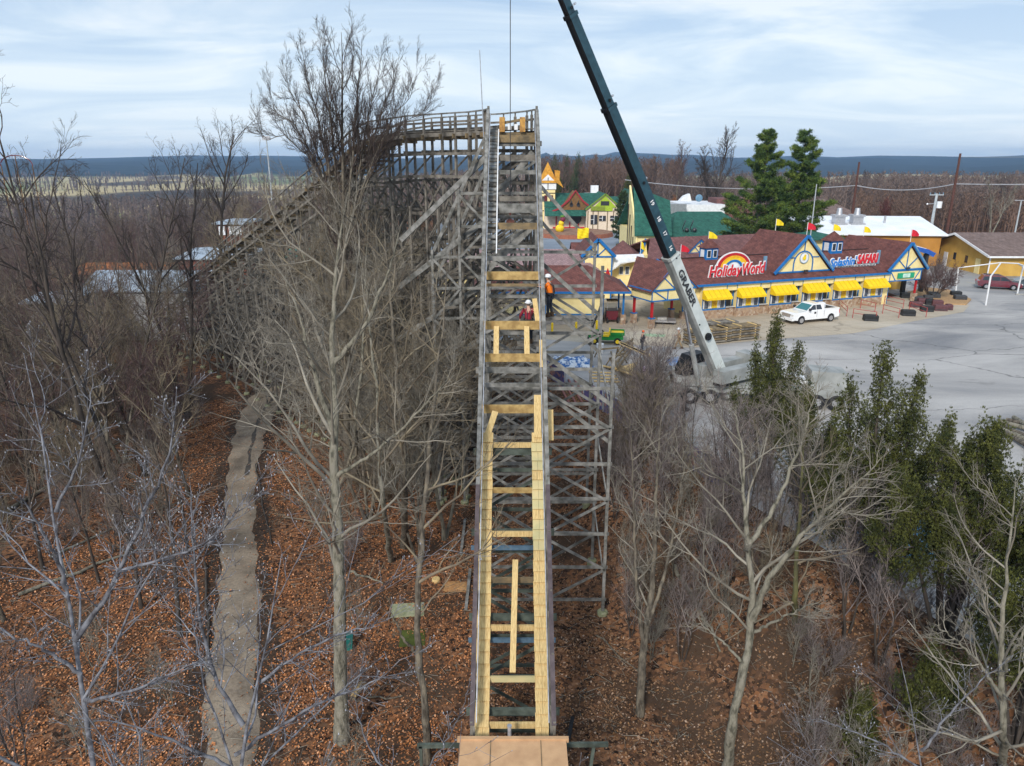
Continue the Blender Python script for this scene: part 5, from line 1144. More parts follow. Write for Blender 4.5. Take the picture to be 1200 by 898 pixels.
# tan building at the far right
tz=thing('ochre_gabled_warehouse','ochre gabled warehouse with brown roof at the right edge of the lot','warehouse',(80,109,0))
X0=66.2; 
m=MB(); gwall(m,X0,101,118,117,0,2.75,4.95,'x'); m.build('wall',W['tan'],tz)
m=MB(); gab(m,X0,101,118,117,2.8,5.1,'x',ov=.7,th=.16); m.build('roof',W['roofbrown'],tz)
m=MB(); m.beam((X0-.75,100.25,2.78),(X0-.75,109,5.08),.14,.30); m.beam((X0-.75,117.75,2.78),(X0-.75,109,5.08),.14,.30); m.box(X0-.7,100.15,2.62,118,100.28,2.86); m.build('white_trim',W['white'],tz)
m=MB(); m.box(X0-.12,100.86,0,X0+.02,100.98,2.6); m.build('downpipe',W['white'],tz)
for y,z0,z1,w,nm,mt in ((111.5,0.0,2.1,1.0,'door','white'),(109.2,1.3,2.3,.6,'window','glass'),(106.3,1.2,2.2,.6,'window','glass'),(113.5,1.6,2.5,.7,'window','glass'),(103.5,0,2.1,1.1,'door','cream')):
    m=MB(); m.box(X0-.06,y-w/2,z0,X0-.003,y+w/2,z1); m.build(nm,W[mt],tz)
m=MB(); m.box(79.5,100.9,0,80.0,100.99,2.6); m.build('wall_joint',W['tanfade'],tz)
m=MB(); m.box(82,100.6,2.3,82.7,100.98,2.5); m.build('wall_light',W['lamp'],tz)
# low ochre wall between them, behind the porch
lw=thing('low_ochre_wall','plain low ochre wall behind the right porch and the bush','wall',(50,84,0))
m=MB(FT); m.box(25.6,6.8,0,35.5,7.1,2.2); m.build('wall_panel',W['tan'],lw)
m=MB(FT); m.box(25.6,6.75,2.2,35.5,7.15,2.3); m.build('coping',W['tanfade'],lw)
# flags
for u,v,z,h,mt,lab in (
  (FP(912,271,7)[0],7.5,7.6,1.5,'flagyel','yellow pennant at the back end of the large centre gable ridge'),
  (13.35,.3,7.8,1.5,'flagred','red pennant on the tip of the large centre gable with the round emblem'),
  (3.6,3.6,7.2,1.2,'flagyel','yellow pennant on the left cupola above the rainbow sign'),
  (19.9,3.6,7.5,1.2,'flagyel','yellow pennant on the right cupola above the blue lettered sign'),
  (27.3,6.5,6.6,1.4,'flagyel','yellow pennant at the back end of the right end gable ridge'),
  (27.3,-.2,6.6,1.6,'flagred','red pennant on the tip of the right end gable above the green plaque'),
  (FP(798,291,4)[0],4.0,5.4,1.7,'flagred','red pennant beside the crane boom left of the small dormer')):
    flag(u,v,z,h,W[mt],lab)
PTi=PT; flag(PW/2,PD+2.6,6.0,1.7,W['flagyel'],'yellow pennant on the gate pavilion roof left of the crane boom',T=PT,dx=.5,fall=.9)
# ------------------------------------------------------------------ buildings glimpsed through the wood on the left
def leftshed(name,label,px0,px1,py_e,py_t,Yf,dep,wall,roof,zt_py=None,kind='building'):
    a=AY(px0,py_e,Yf); b=AY(px1,py_e,Yf); g=min(H1(a.x,Yf),H1(b.x,Yf))
    t=thing(name,label,kind,((a.x+b.x)/2,Yf,g)); zt=AY((px0+px1)/2,py_t,Yf+dep/2).z
    m=MB(); m.box(a.x,Yf,g-.5,b.x,Yf+dep,a.z); m.build('wall',wall,t)
    m=MB(); gab(m,a.x,Yf,b.x,Yf+dep,a.z,zt,'x'); m.build('roof',roof,t); return t,a,b,g
W['metalroof']=M('pale_metal_roof',(.40,.47,.54),(.26,.31,.37),scale=1.2,rough=.5)
W['greywall']=M('grey_stone_wall',(.36,.37,.38),(.24,.25,.26),scale=2)
W['brickred']=M('red_brown_siding',(.20,.07,.045),(.14,.05,.035),scale=2)
t,a,b,g=leftshed('white_roofed_depot','brown depot with two-level pale metal roof showing through the trees',208,290,304,292,88,12,W['brickred'],W['metalroof'])
m=MB(); q=AY(256,276,95);q2=AY(284,263,95); m.box(q.x,95,q.z-1,q2.x,101,q2.z); m.build('upper_storey',W['brickred'],t); m=MB(); m.box(q.x-.5,94.5,q2.z,q2.x+.5,101.5,q2.z+.25); m.build('upper_roof',W['metalroof'],t)
m=MB(); 
for px in (260,272,279): q=AY(px,270,94.9); m.box(q.x-.4,94.85,q.z-.6,q.x+.4,94.99,q.z+.5)
m.build('window',W['white'],t)
leftshed('grey_stone_shed','grey shed with pale blue roof behind the bare trunks',95,235,342,318,82,9,W['greywall'],W['metalroof'])
leftshed('low_white_shed','low white roofed shed far left among the bare trees',28,80,356,344,74,7,W['greywall'],W['metalroof'])
leftshed('orange_trimmed_shed','long shed with orange brown roof beyond the pale roofed sheds',85,190,322,309,100,8,W['brickred'],M('orange_brown_roof',(.42,.15,.04),(.28,.09,.03)))
leftshed('teal_roofed_ride_house','small teal roofed ride house behind the lift hill',333,380,302,292,96,8,W['greywall'],M('teal_metal_roof',(.05,.25,.20),(.03,.18,.15)))
# ------------------------------------------------------------------ people (skin-modifier bodies)
W['skin']=M('skin',(.55,.33,.24),(.50,.29,.20),rough=.6)
def skin_mesh(name,verts,edges,radii,mat,parent,origin,sub=1,root=0):
    me=bpy.data.meshes.new(name); me.from_pydata([tuple(v) for v in verts],edges,[]); o=bpy.data.objects.new(name,me); C.objects.link(o)
    md=o.modifiers.new('s','SKIN'); md.use_smooth_shade=True
    if not me.skin_vertices: 
        bpy.context.view_layer.objects.active=o; 
    sk=me.skin_vertices[0].data
    for i,r in enumerate(radii): sk[i].radius=(r,r) if not hasattr(r,'__len__') else r; sk[i].use_root=(i==root)
    sb=o.modifiers.new('u','SUBSURF'); sb.levels=sub; sb.render_levels=sub
    dg=bpy.context.evaluated_depsgraph_get(); bpy.context.view_layer.update(); dg.update()
    nm=bpy.data.meshes.new_from_object(o.evaluated_get(dg)); o.modifiers.clear(); o.data=nm; nm.materials.clear(); nm.materials.append(mat); nm.name=name
    nm.polygons.foreach_set('use_smooth',[True]*len(nm.polygons))
    nm.update(); o.parent=parent; return o
def person(loc,rz,J,label,top,legs,shoe,hat,extra=None,hatkind='helmet',s=1.0,vest=None):
    """J : joint dict in a local frame, facing +x, z up, y left"""
    t=thing('person',label,'person',loc); t.rotation_euler=(0,0,rz); t.scale=(s,s,s)
    g=lambda k:Vector(J[k])
    V=[];E=[];Rr=[]
    def a(p,r,par=None):
        V.append(Vector(p)); Rr.append(r); 
        if par is not None: E.append((par,len(V)-1))
        return len(V)-1
    pel=a(g('pelvis'),(.13,.16)); wst=a(g('waist'),(.11,.14),pel); ch=a(g('chest'),(.12,.17),wst); nk=a(g('neck'),.055,ch)
    hd=g('head'); a(hd-Vector((0,0,.06)),.075,nk); h1=len(V)-1; h2=a(hd+Vector((.0,0,.03)),.088,h1); a(hd+Vector((-.01,0,.10)),.07,h2)
    for S_ in ('L','R'):
        sh=a(g('sh'+S_),.062,ch); el=a(g('el'+S_),.045,sh); wr=a(g('wr'+S_),.030,el)
        d=(g('wr'+S_)-g('el'+S_)).normalized(); n=Vector((0,0,1)).cross(d); n=n.normalized() if n.length>.1 else Vector((1,0,0))
        if abs(d.z)>.8: n=Vector((1,0,0))
        pm=a(g('wr'+S_)+d*.075,(.020,.036),wr)
        for k,(o_,L_) in enumerate(((-.030,.070),(-.010,.082),(.010,.076),(.030,.060))):
            f1=a(V[pm]+d*.035+n*o_,.009,pm); cu=Vector((.0,0,-.02)); f2=a(V[f1]+d*L_*.5+cu*.5,.008,f1); a(V[f2]+d*L_*.4+cu*1.5,.007,f2)
        th=a(g('wr'+S_)+d*.045+n*(-.045),.011,wr); a(V[th]+d*.04-n*.012,.009,th)
        hp=a(g('hip'+S_),.088,pel); kn=a(g('kn'+S_),.058,hp); an=a(g('an'+S_),.038,kn); a(g('an'+S_)+Vector((.12,0,-.05)),.035,an)
    skin_mesh('body',V,E,Rr,W['skin'],t,None,root=0)
    # face and ears
    m=MB(); 
    m2=MB()
    fb_=[((.088,.032,.0),.012),((.088,-.032,.0),.012)]
    for c,r in fb_: m.ball(hd+Vector(c),r,6,5)
    me_=m.build('eye',W['blackmetal'],None); me_.parent=t; fix_local(me_)
    m=MB(); m.ball(hd+Vector((.10,0,-.03)),.016,6,5,sq=(1.2,.8,1.4)); m.ball(hd+Vector((-.005,.088,-.01)),.022,6,5,sq=(1,.4,1.4)); m.ball(hd+Vector((-.005,-.088,-.01)),.022,6,5,sq=(1,.4,1.4)); o=m.build('nose_and_ears',W['skin'],None); o.parent=t; fix_local(o)
    m=MB(); m.box(hd.x+.080,-.022+hd.y,hd.z-.068,hd.x+.092,.022+hd.y,hd.z-.060); o=m.build('mouth',W['redlamp'],None); o.parent=t; fix_local(o)
    m=MB(); m.ball(hd+Vector((-.025,0,.035)),.098,10,7,sq=(1,.98,1)); o=m.build('hair',W['barkdark'],None); o.parent=t; fix_local(o)
    m=MB()
    if hatkind=='helmet':
        m.ball(hd+Vector((-.005,0,.095)),.135,14,9,sq=(1.1,.95,.80)); m.tube([hd+Vector((.02,0,.070)),hd+Vector((.02,0,.085))],[.165,.155],16)
    else:
        m.ball(hd+Vector((-.01,0,.085)),.118,12,8,sq=(1,1,.85))
    o=m.build('helmet' if hatkind=='helmet' else 'hat',hat,None,smooth=True); o.parent=t; fix_local(o)
    # jacket: torso + sleeves
    V=[];E=[];Rr=[]
    p0=a(g('waist'),(.135,.175)); low=a(g('pelvis')+Vector((0,0,.02)),(.14,.18),p0); c0=a(g('chest'),(.145,.195),p0); a(g('neck')-Vector((0,0,.03)),.075,c0)
    for S_ in ('L','R'):
        s1=a(g('sh'+S_),.082,c0); e1=a(g('el'+S_),.064,s1); a(g('wr'+S_)-(g('wr'+S_)-g('el'+S_)).normalized()*.03,.048,e1)
    skin_mesh('jacket',V,E,Rr,top,t,None)
    V=[];E=[];Rr=[]
    p0=a(g('pelvis'),(.142,.172))
    for S_ in ('L','R'):
        h=a(g('hip'+S_),.105,p0); k=a(g('kn'+S_),.078,h); a(g('an'+S_)+Vector((0,0,.04)),.066,k)
    skin_mesh('trousers',V,E,Rr,legs,t,None)
    for S_ in ('L','R'):
        m=MB(); q=g('an'+S_); m.prism([(q.x-.10,q.y-.055,q.z-.10),(q.x+.20,q.y-.055,q.z-.10),(q.x+.20,q.y-.055,q.z-.04),(q.x+.08,q.y-.055,q.z+.03),(q.x+.05,q.y-.055,q.z+.09),(q.x-.08,q.y-.055,q.z+.09)],(0,.11,0)); o=m.build('boot',shoe,None); o.parent=t; fix_local(o)
    if vest is not None:
        m=MB()
        for s_ in (-1,1):
            m.path([g('pelvis')+Vector((-.17,s_*.10,.05)),g('chest')+Vector((-.19,s_*.07,0)),g('neck')+Vector((-.02,s_*.10,-.02)),g('chest')+Vector((.19,s_*.08,0)),g('pelvis')+Vector((.17,s_*.10,.05))],.045,.02,up=(0,1,0))
        m.path([g('pelvis')+Vector((.19*math.cos(q),.22*math.sin(q),.06)) for q in np.linspace(0,2*math.pi,15)],.02,.06)
        o=m.build('harness',vest,None); o.parent=t; fix_local(o)
    return t
def fix_local(o):
    # builder stored the mesh around o.location; bring it back to the parent's frame
    pass
def stand(stride=0.0,lean=0.0):
    J=dict(pelvis=(0,0,.98),waist=(.01+lean*.3,0,1.12),chest=(.02+lean*.7,0,1.36),neck=(.02+lean,0,1.53),head=(.05+lean*1.2,0,1.66),
      hipL=(0,.10,.92),hipR=(0,-.10,.92),knL=(stride*.55+.03,.11,.52),knR=(-stride*.35+.03,-.11,.52),anL=(stride,.11,.10),anR=(-stride,-.11,.10),
      shL=(.02+lean*.9,.20,1.44),shR=(.02+lean*.9,-.20,1.44),elL=(.0+lean*.8,.27,1.17),elR=(.0+lean*.8,-.27,1.17),wrL=(.10+lean,.27,.93),wrR=(.10+lean,-.27,.93)); return J
W['khaki']=M('khaki_work_clothes',(.36,.25,.13),(.28,.19,.10),rough=.9); W['navy']=M('dark_navy_jacket',(.018,.022,.035),(.01,.013,.02),rough=.9); W['hivis']=M('orange_high_visibility_cloth',(.85,.20,.01),(.75,.16,.01),rough=.8); W['redjack']=M('dark_red_jacket',(.26,.02,.035),(.17,.012,.025),scale=5,rough=.85); W['jeans']=M('dark_work_trousers',(.04,.045,.06),(.025,.03,.04),rough=.9); W['helmet']=M('white_helmet_plastic',(.8,.81,.83),rough=.3); W['ohat']=M('orange_knit_hat',(.80,.12,.03),rough=.8); W['boot']=M('brown_boots',(.09,.055,.03),rough=.7)
J=stand(.30,.03); J['wrR']=(.30,-.18,1.15); J['elR']=(.05,-.28,1.15); J['wrL']=(-.18,.30,.95)
p=G(795,409,0); person(p,R(168),J,'person in khaki work clothes and white helmet walking across the tan paving',W['khaki'],W['khaki'],W['boot'],W['helmet'])
J=stand(.02,0); J['elL']=(.05,.27,1.18); J['elR']=(.05,-.27,1.18); J['wrL']=(.28,.10,1.20); J['wrR']=(.28,-.08,1.22)
p=G(752,412,0); person(p,R(10),J,'person in dark jacket and orange knit hat standing behind the long boards',W['navy'],W['jeans'],W['boot'],W['ohat'],hatkind='knit')
# worker in the red jacket seen from behind-right, standing between the rails, hands on the crossbeam
yb=Yof(378); zb=zd(yb)
J=stand(.06,.10); J['elL']=(.10,.34,1.20); J['wrL']=(.22,.36,1.0); J['elR']=(.10,-.34,1.20); J['wrR']=(.20,-.38,1.02)
person((.72,yb+.55,zb-1.02),R(95),J,'person in dark red jacket and white helmet with safety harness standing behind the new crossbeam',W['redjack'],W['jeans'],W['boot'],W['helmet'],vest=W['blackmetal'])
J=stand(.05,.06); J['elR']=(.22,-.25,1.28); J['wrR']=(.42,-.12,1.35); J['elL']=(.22,.25,1.28); J['wrL']=(.42,.14,1.3)
y2=Yof(352); person((1.66,y2+.2,zd(y2)-.75),R(160),J,'person in orange high visibility top and white helmet working outside the right handrail',W['hivis'],W['jeans'],W['boot'],W['helmet'],vest=W['blackmetal'])
# small working platforms they stand on
for x,y,z in ((.72,yb+.55,zb-1.04),(1.66,y2+.2,zd(y2)-.77)):
    m=MB(); m.box(x-.5,y-.3,z-.08,x+.5,y+.3,z-.001); m.build('work_plank',W['old'],cz)
# ------------------------------------------------------------------ vehicles
def wheels(root,T,xs,w,r,name='wheel'):
    for x in xs:
        for s in (-1,1):
            y=s*w; m=MB(T); m.tube([(x,y-s*.12,r),(x,y+s*.08,r),(x,y+s*.11,r)],[r*.96,r,r*.9],20); o=m.build('tyre',W['black'],root)
            m=MB(T); m.tube([(x,y+s*.08,r),(x,y+s*.125,r)],[r*.64,r*.60],14); o2=m.build('rim',W['rim'],o)
def profile_body(m,prof,w,tum=None,mi=0):
    """side outline (x,z) extruded to width w; top points pulled in by tum"""
    n=len(prof); zs=[p[1] for p in prof]; z0,z1=min(zs),max(zs); vs=[]
    for s in (-1,1):
        for x,z in prof: vs.append((x,s*(w/2-(tum or 0)*((z-z0)/(z1-z0))**2),z))
    m.add(vs,[tuple(range(n-1,-1,-1)),tuple(range(n,2*n))]+[(i,(i+1)%n,n+(i+1)%n,n+i) for i in range(n)],mi)
def arch(cx,r,z0,n=7,off=.02):
    return [(cx+(r+off)*math.cos(t),z0+(r+off)*math.sin(t)*1.0) for t in np.linspace(math.pi,0,n)]
def pickup(x,y,rz,z=0):
    t=thing('pickup_truck','white four-door pickup parked in front of the ticket windows, white tank in its bed','pickup',(x,y,z)); T=TX(x,y,z,rz)
    r=.40; 
    lower=[(-2.88,.52)]+[(px_,pz_) for px_,pz_ in arch(-1.85,r+.04,.42)]+[(px_,pz_) for px_,pz_ in arch(1.85,r+.04,.42)]+[(2.86,.48),(2.92,.75),(2.85,1.06),(2.6,1.16),(1.35,1.24),(1.1,1.30),(-.95,1.30),(-.95,1.32),(-2.86,1.32)]
    m=MB(T); profile_body(m,lower,1.98,.06); b=m.build('body',W['whitecar'],t)
    m=MB(T); m.prism([(1.15,-.94,1.30),(.45,-.80,1.88),(-.75,-.80,1.90),(-.93,-.93,1.31)],(0,0,0)) if False else None
    m=MB(T); vs=[]
    for s in (-1,1):
        for px_,pw,pz_ in ((1.2,.93,1.27),(.42,.76,1.86),(.2,.75,1.92),(-.65,.75,1.92),(-.86,.78,1.80),(-.95,.93,1.29)): vs.append((px_,s*pw,pz_))
    m.add(vs,[(5,4,3,2,1,0),(6,7,8,9,10,11)]+[(i,(i+1)%6,6+(i+1)%6,6+i) for i in range(6)]); cb_=m.build('cab',W['whitecar'],t)
    m=MB(T); m.add([(1.17,-.80,1.34),(1.17,.80,1.34),(.50,.68,1.83),(.50,-.68,1.83),(1.14,-.80,1.30),(1.14,.80,1.30),(.44,.68,1.82),(.44,-.68,1.82)],[(0,1,2,3),(7,6,5,4),(0,4,5,1),(1,5,6,2),(2,6,7,3),(3,7,4,0)]); m.build('windscreen',W['tealglass'],t)
    for s in (-1,1):
        for q in ([(.98,1.36),(.42,1.80),(.12,1.82),(.12,1.36)],[(.04,1.36),(.04,1.82),(-.5,1.82),(-.66,1.36)]):
            m=MB(T); f=lambda zz: s*(.935-(zz-1.29)*.29); P=[(a,f(c)+s*.012,c) for a,c in q]; m.prism(P,(0,-s*.02,0)); m.build('side_window',W['glass'],t)
        m=MB(T); m.box(-.02,s*.985-.006,.62,.0,s*.985+.006,1.28); m.box(-.93,s*.985-.006,.62,-.915,s*.985+.006,1.28); m.build('door_gap',W['blackmetal'],t)
        m=MB(T); m.box(.95,min(s*.98,s*1.22),1.32,1.08,max(s*.98,s*1.22),1.55); m.build('door_mirror',W['blackmetal'],t)
        m=MB(T); m.box(2.72,min(s*.62,s*.96),.82,2.90,max(s*.62,s*.96),1.02); m.build('headlight',W['lamp'],t)
        m=MB(T); m.box(-2.90,min(s*.82,s*.98),.85,-2.84,max(s*.82,s*.98),1.2); m.build('tail_light',W['redlamp'],t)
        m=MB(T); m.box(.12,min(s*.985,s*1.0),.98,.34,max(s*.985,s*1.0),1.16); m.build('door_emblem',W['blackmetal'],t)
    m=MB(T); m.box(2.83,-.58,.72,2.945,.58,1.05); m.build('grille',W['chrome'],t)
    m=MB(T); m.box(2.75,-.98,.42,3.02,.98,.66); m.build('front_bumper',W['whitecar'],t)
    m=MB(T); m.box(-3.0,-.96,.45,-2.88,.96,.66); m.build('rear_bumper',W['chrome'],t)
    m=MB(T); m.box(-2.78,-.80,1.318,-1.02,.80,1.326); m.build('bed_floor',W['black'],t)
    m=MB(T); [m.box(-2.86,a,1.32,-.96,b_,1.40) for a,b_ in ((-.95,-.82),(.82,.95))]; m.box(-2.86,-.82,1.32,-2.78,.82,1.40); m.build('bed_rail',W['whitecar'],t)
    wheels(t,T,(1.85,-1.85),.90,r)
    # tank standing in the bed
    k=thing('bed_tank','white plastic tank standing in the bed of the white pickup','tank',(x,y,z))
    m=MB(T); m.tube([(-1.35,0,1.33),(-1.35,0,1.75),(-1.35,0,1.85)],[.42,.42,.25],16); m.build('tank_body',W['white'],k,smooth=False); m=MB(T); m.tube([(-1.35,0,1.85),(-1.35,0,1.95)],.12,10); m.build('cap',W['rim'],k)
    return t
_a=G(921,382,0);_b=G(982,376,0)
pc_=( (_a+_b)/2 ); ang=math.atan2((_a-_b).y,(_a-_b).x)
pickup(pc_.x,pc_.y+.95,ang)
def car(x,y,rz,label,paint,cat='car',van=False,z=0,name='parked_car'):
    t=thing(name,label,cat,(x,y,z)); T=TX(x,y,z,rz); r=.34; zt=1.72 if van else 1.45
    prof=[(-2.38,.40)]+arch(-1.45,r+.03,.34)+arch(1.45,r+.03,.34)+[(2.36,.38),(2.40,.66),(2.2,.86),(1.35,1.02),(1.1,1.04),(-2.2,1.06),(-2.42,.9)]
    m=MB(T); profile_body(m,prof,1.86,.08); m.build('body',paint,t)
    m=MB(T); vs=[]
    for s in (-1,1):
        for px_,pw,pz_ in ((1.35,.84,1.0),(.45,.68,zt-.1),(.1,.66,zt),(-1.9 if van else -1.0,.66,zt-.02),(-2.2 if van else -1.8,.80,1.05)): vs.append((px_,s*pw,pz_))
    m.add(vs,[(4,3,2,1,0),(5,6,7,8,9)]+[(i,(i+1)%5,5+(i+1)%5,5+i) for i in range(5)]); m.build('cabin',paint,t)
    m=MB(T); a=(1.31,.74,1.06);b=(.52,.62,zt-.13); m.add([(a[0],-a[1],a[2]),(a[0],a[1],a[2]),(b[0],b[1],b[2]),(b[0],-b[1],b[2]),(a[0]-.05,-a[1],a[2]-.03),(a[0]-.05,a[1],a[2]-.03),(b[0]-.05,b[1],b[2]-.03),(b[0]-.05,-b[1],b[2]-.03)],[(0,1,2,3),(7,6,5,4),(0,4,5,1),(1,5,6,2),(2,6,7,3),(3,7,4,0)]); m.build('windscreen',W['tealglass'],t)
    for s in (-1,1):
        qs=([(1.05,1.10),(.45,zt-.18),(.0,zt-.15),(.0,1.10)],[(-.08,1.10),(-.08,zt-.15),(-.95,zt-.15),(-.95,1.10)]) if van else ([(1.05,1.08),(.4,zt-.14),(-.05,zt-.12),(-.05,1.08)],[(-.13,1.08),(-.13,zt-.12),(-.9,zt-.12),(-1.3,1.08)])
        if van: qs=qs+([(-1.03,1.10),(-1.03,zt-.15),(-1.8,zt-.17),(-1.95,1.10)],)
        for q in qs:
            m=MB(T); P=[(a_,s*(.845-(c-1.0)*.26+.014),c) for a_,c in q]; m.prism(P,(0,-s*.02,0)); m.build('side_window',W['glass'],t)
        m=MB(T); m.box(2.22,min(s*.5,s*.85),.66,2.41,max(s*.5,s*.85),.82); m.build('headlight',W['lamp'],t)
        m=MB(T); m.box(-2.44,min(s*.6,s*.88),.75,-2.36,max(s*.6,s*.88),.98); m.build('tail_light',W['redlamp'],t)
        m=MB(T); m.box(.95,min(s*.86,s*1.04),1.04,1.1,max(s*.86,s*1.04),1.2); m.build('door_mirror',paint,t)
    m=MB(T); m.box(2.36,-.45,.42,2.43,.45,.62); m.build('grille',W['blackmetal'],t)
    if van: 
        m=MB(T); [m.box(-1.7,s*.55-.02,zt,.0,s*.55+.02,zt+.05) for s in (-1,1)]; m.build('roof_rack',W['blackmetal'],t)
    wheels(t,T,(1.45,-1.45),.84,r); return t
q=G(1176,341,0); car(q.x+.3,q.y+1.6,R(-22),'dark red minivan parked beside the ochre gabled warehouse',W['redcar'],'minivan',True,name='parked_minivan')
q=G(1206,342,0); car(q.x+1.2,q.y+1.8,R(-22),'dark blue grey car cut by the right edge, next to the red minivan',W['darkcar'],'car',False)
car(18.7,47.2,R(118),'white van with teal windscreen half hidden behind the cedars and bare branches',W['whitecar'],'van',True,name='parked_van')
car(15.4,27.6,R(105),'light blue car seen through the cedar branches at the edge of the lot',M('light_blue_car_paint',(.10,.36,.62),(.09,.32,.56),scale=1,rough=.3,coat=.5),'car',True)
# blue ride car on the ochre warehouse side
q=AY(1075,293,88); rc_=thing('blue_ride_vehicle','shiny blue and white ride vehicle parked up behind the right end gable','ride vehicle',(q.x,88,0))
m=MB(); m.path([(q.x-1.5,88,q.z-.3),(q.x-.6,88,q.z+.25),(q.x+.9,88,q.z-.1),(q.x+1.8,88,q.z-.55)],1.4,.5); m.build('body',M('ride_blue',(.02,.10,.42),rough=.25,coat=.5),rc_)
m=MB(); m.path([(q.x-1.0,87.8,q.z+.15),(q.x-.4,87.8,q.z+.48),(q.x+.8,87.8,q.z+.15)],.6,.12); m.build('stripe',W['white'],rc_)
m=MB(); m.box(q.x-1.2,87.6,0,q.x-.9,88.3,q.z-.4); m.box(q.x+1,87.6,0,q.x+1.3,88.3,q.z-.5); m.build('stand',W['blackmetal'],rc_)
# green utility vehicle
gp_=G(711,404,0); gx,gy=gp_.x,gp_.y+.6; T=TX(gx,gy,0,R(172)); gt=thing('utility_vehicle','green utility vehicle with yellow seats and yellow hubs on the paved yard','utility vehicle',(gx,gy,0))
W['jg']=M('farm_green_paint',(.01,.20,.035),(.01,.16,.03),scale=2,rough=.4); 
m=MB(T); profile_body(m,[(-1.5,.5),(-.2,.42),(.5,.42),(.95,.55),(1.5,.6),(1.55,.8),(1.35,1.0),(.7,1.12),(.55,.7),(-.15,.66),(-.3,.82),(-1.5,.9)],1.4,.1); m.build('body',W['jg'],gt)
m=MB(T); [m.box(-1.6,a,.86,-.35,b_,1.12) for a,b_ in ((-.75,-.68),(.68,.75))]; m.box(-1.6,-.68,.86,-1.53,.68,1.12); m.box(-.42,-.68,.86,-.35,.68,1.12); m.build('cargo_box',W['jg'],gt)
m=MB(T); m.box(-1.52,-.66,.95,-.43,.66,1.0); m.build('cargo_load',W['yelpaint'],gt)
for s in (-.38,.38):
    m=MB(T); m.box(-.25,s-.28,.72,.25,s+.28,.86); m.box(-.36,s-.28,.86,-.24,s+.28,1.25); m.build('seat',W['yelpaint'],gt)
m=MB(T); m.tube([(.55,.35,.9),(.35,.35,1.18)],.03,6); m.tube([(.34,.35,1.16),(.31,.35,1.20)],.17,12); m.build('steering_wheel',W['black'],gt)
for x in (-1.0,1.0):
    for s in (-1,1):
        m=MB(T); m.tube([(x,s*.52,.32),(x,s*.78,.32)],.32,16); o=m.build('tyre',W['black'],gt); m=MB(T); m.tube([(x,s*.77,.32),(x,s*.80,.32)],.17,12); m.build('hub',W['yelpaint'],o)
m=MB(T); m.box(1.5,-.6,.45,1.62,.6,.62); m.build('front_bumper',W['blackmetal'],gt)
# ------------------------------------------------------------------ red queue rails (posts + two bars each)
def qrail(a,b,lab):
    p=G(*a,0);q=G(*b,0); t=thing('queue_railing',lab,'railing',(p+q)/2,'red queue railings in front of the ticket windows')
    for c in (p,q): 
        m=MB(); m.tube([c,c+Vector((0,0,1.0))],.035,8); m.build('post',W['railred'],t)
    for z in (.98,.55): 
        m=MB(); m.tube([p+Vector((0,0,z)),q+Vector((0,0,z))],.03,8); m.build('bar',W['railred'],t)
for a,b,l in (((999,373),(1026,377),'red railing behind the black block nearest the pickup'),((1034,368),(1053,373),'red railing directly right of the pickup tailgate gap, nearest the porch post'),((1008,362),(1025,366),'red railing close in front of the last booth window'),((1036,357),(1058,362),'red railing behind the corner panel below the right gable'),((982,361),(992,371),'short red railing beside the rear wheel of the pickup'),((1065,365),(1085,372),'red railing standing among the cluster of dark blocks')): qrail(a,b,l)
# ------------------------------------------------------------------ dark blocks / planters stored on the apron
W['blk']=M('black_plastic_block',(.022,.024,.026),(.014,.015,.016),scale=4,rough=.6); W['blkm']=M('maroon_brown_block',(.13,.055,.06),(.085,.035,.04),scale=4,rough=.7); W['blkg']=M('dark_grey_block',(.06,.062,.068),(.04,.042,.046),scale=4,rough=.7)
def block(px,py,w,mt,label,rz=R(-12),h=.62,two=None):
    p=G(px,py,0); t=thing('storage_block',label,'barrier block',p,'dark barrier blocks stored in front of the porch'); T=TX(p.x,p.y+.4,0,rz)
    def rb(x0,x1):
        m=MB(T); m.add([(x0,-.38,0),(x1,-.38,0),(x1,.38,0),(x0,.38,0),(x0,-.38,h*.85),(x1,-.38,h*.85),(x1,.38,h*.85),(x0,.38,h*.85),(x0+.07,-.31,h),(x1-.07,-.31,h),(x1-.07,.31,h),(x0+.07,.31,h)],[(3,2,1,0),(0,1,5,4),(1,2,6,5),(2,3,7,6),(3,0,4,7),(4,5,9,8),(5,6,10,9),(6,7,11,10),(7,4,8,11),(8,9,10,11)]); return m
    rb(-w/2,w/2).build('block_body',W[mt],t)
    m=MB(T); m.box(-w/2+.1,-.395,.12,w/2-.1,-.382,.2); m.build('moulded_rib',W['blkg'] if mt!='blkg' else W['blk'],t)
for a in ((1022,377,1.35,'blk','black block with a red end on the apron nearest the pickup'),(1066,371,1.3,'blk','lone black block right of the queue rails, nearest the open lot'),(1063,350,1.1,'blk','black block behind the stone foot of the porch post'),(1075,361,1.2,'blkm','maroon block at the left front of the cluster'),(1088,366,1.2,'blk','black block at the front centre of the cluster'),(1104,365,1.25,'blkm','brown block at the front right of the cluster'),(1114,364,.6,'blkm','small brown block at the far right of the cluster'),(1077,354,1.1,'blkg','grey block at the back left of the cluster'),(1084,357,1.2,'blkm','maroon block in the middle row left of the cluster'),(1089,353,.9,'blkg','small grey block in the back row middle of the cluster'),(1098,351,.9,'blkg','grey block at the back right of the cluster'),(1095,349,1.1,'blk','black block at the very back of the cluster'),(1100,359,1.1,'blkm','brown block in the middle row right of the cluster'),(1091,358,.9,'blk','black block in the middle of the cluster'),(1122,348,1.1,'blk','black block at the kerb end left of the white pipe frame foot, rear one'),(1127,353,1.25,'blkg','dark block at the kerb end in front of the other one')): block(*a)
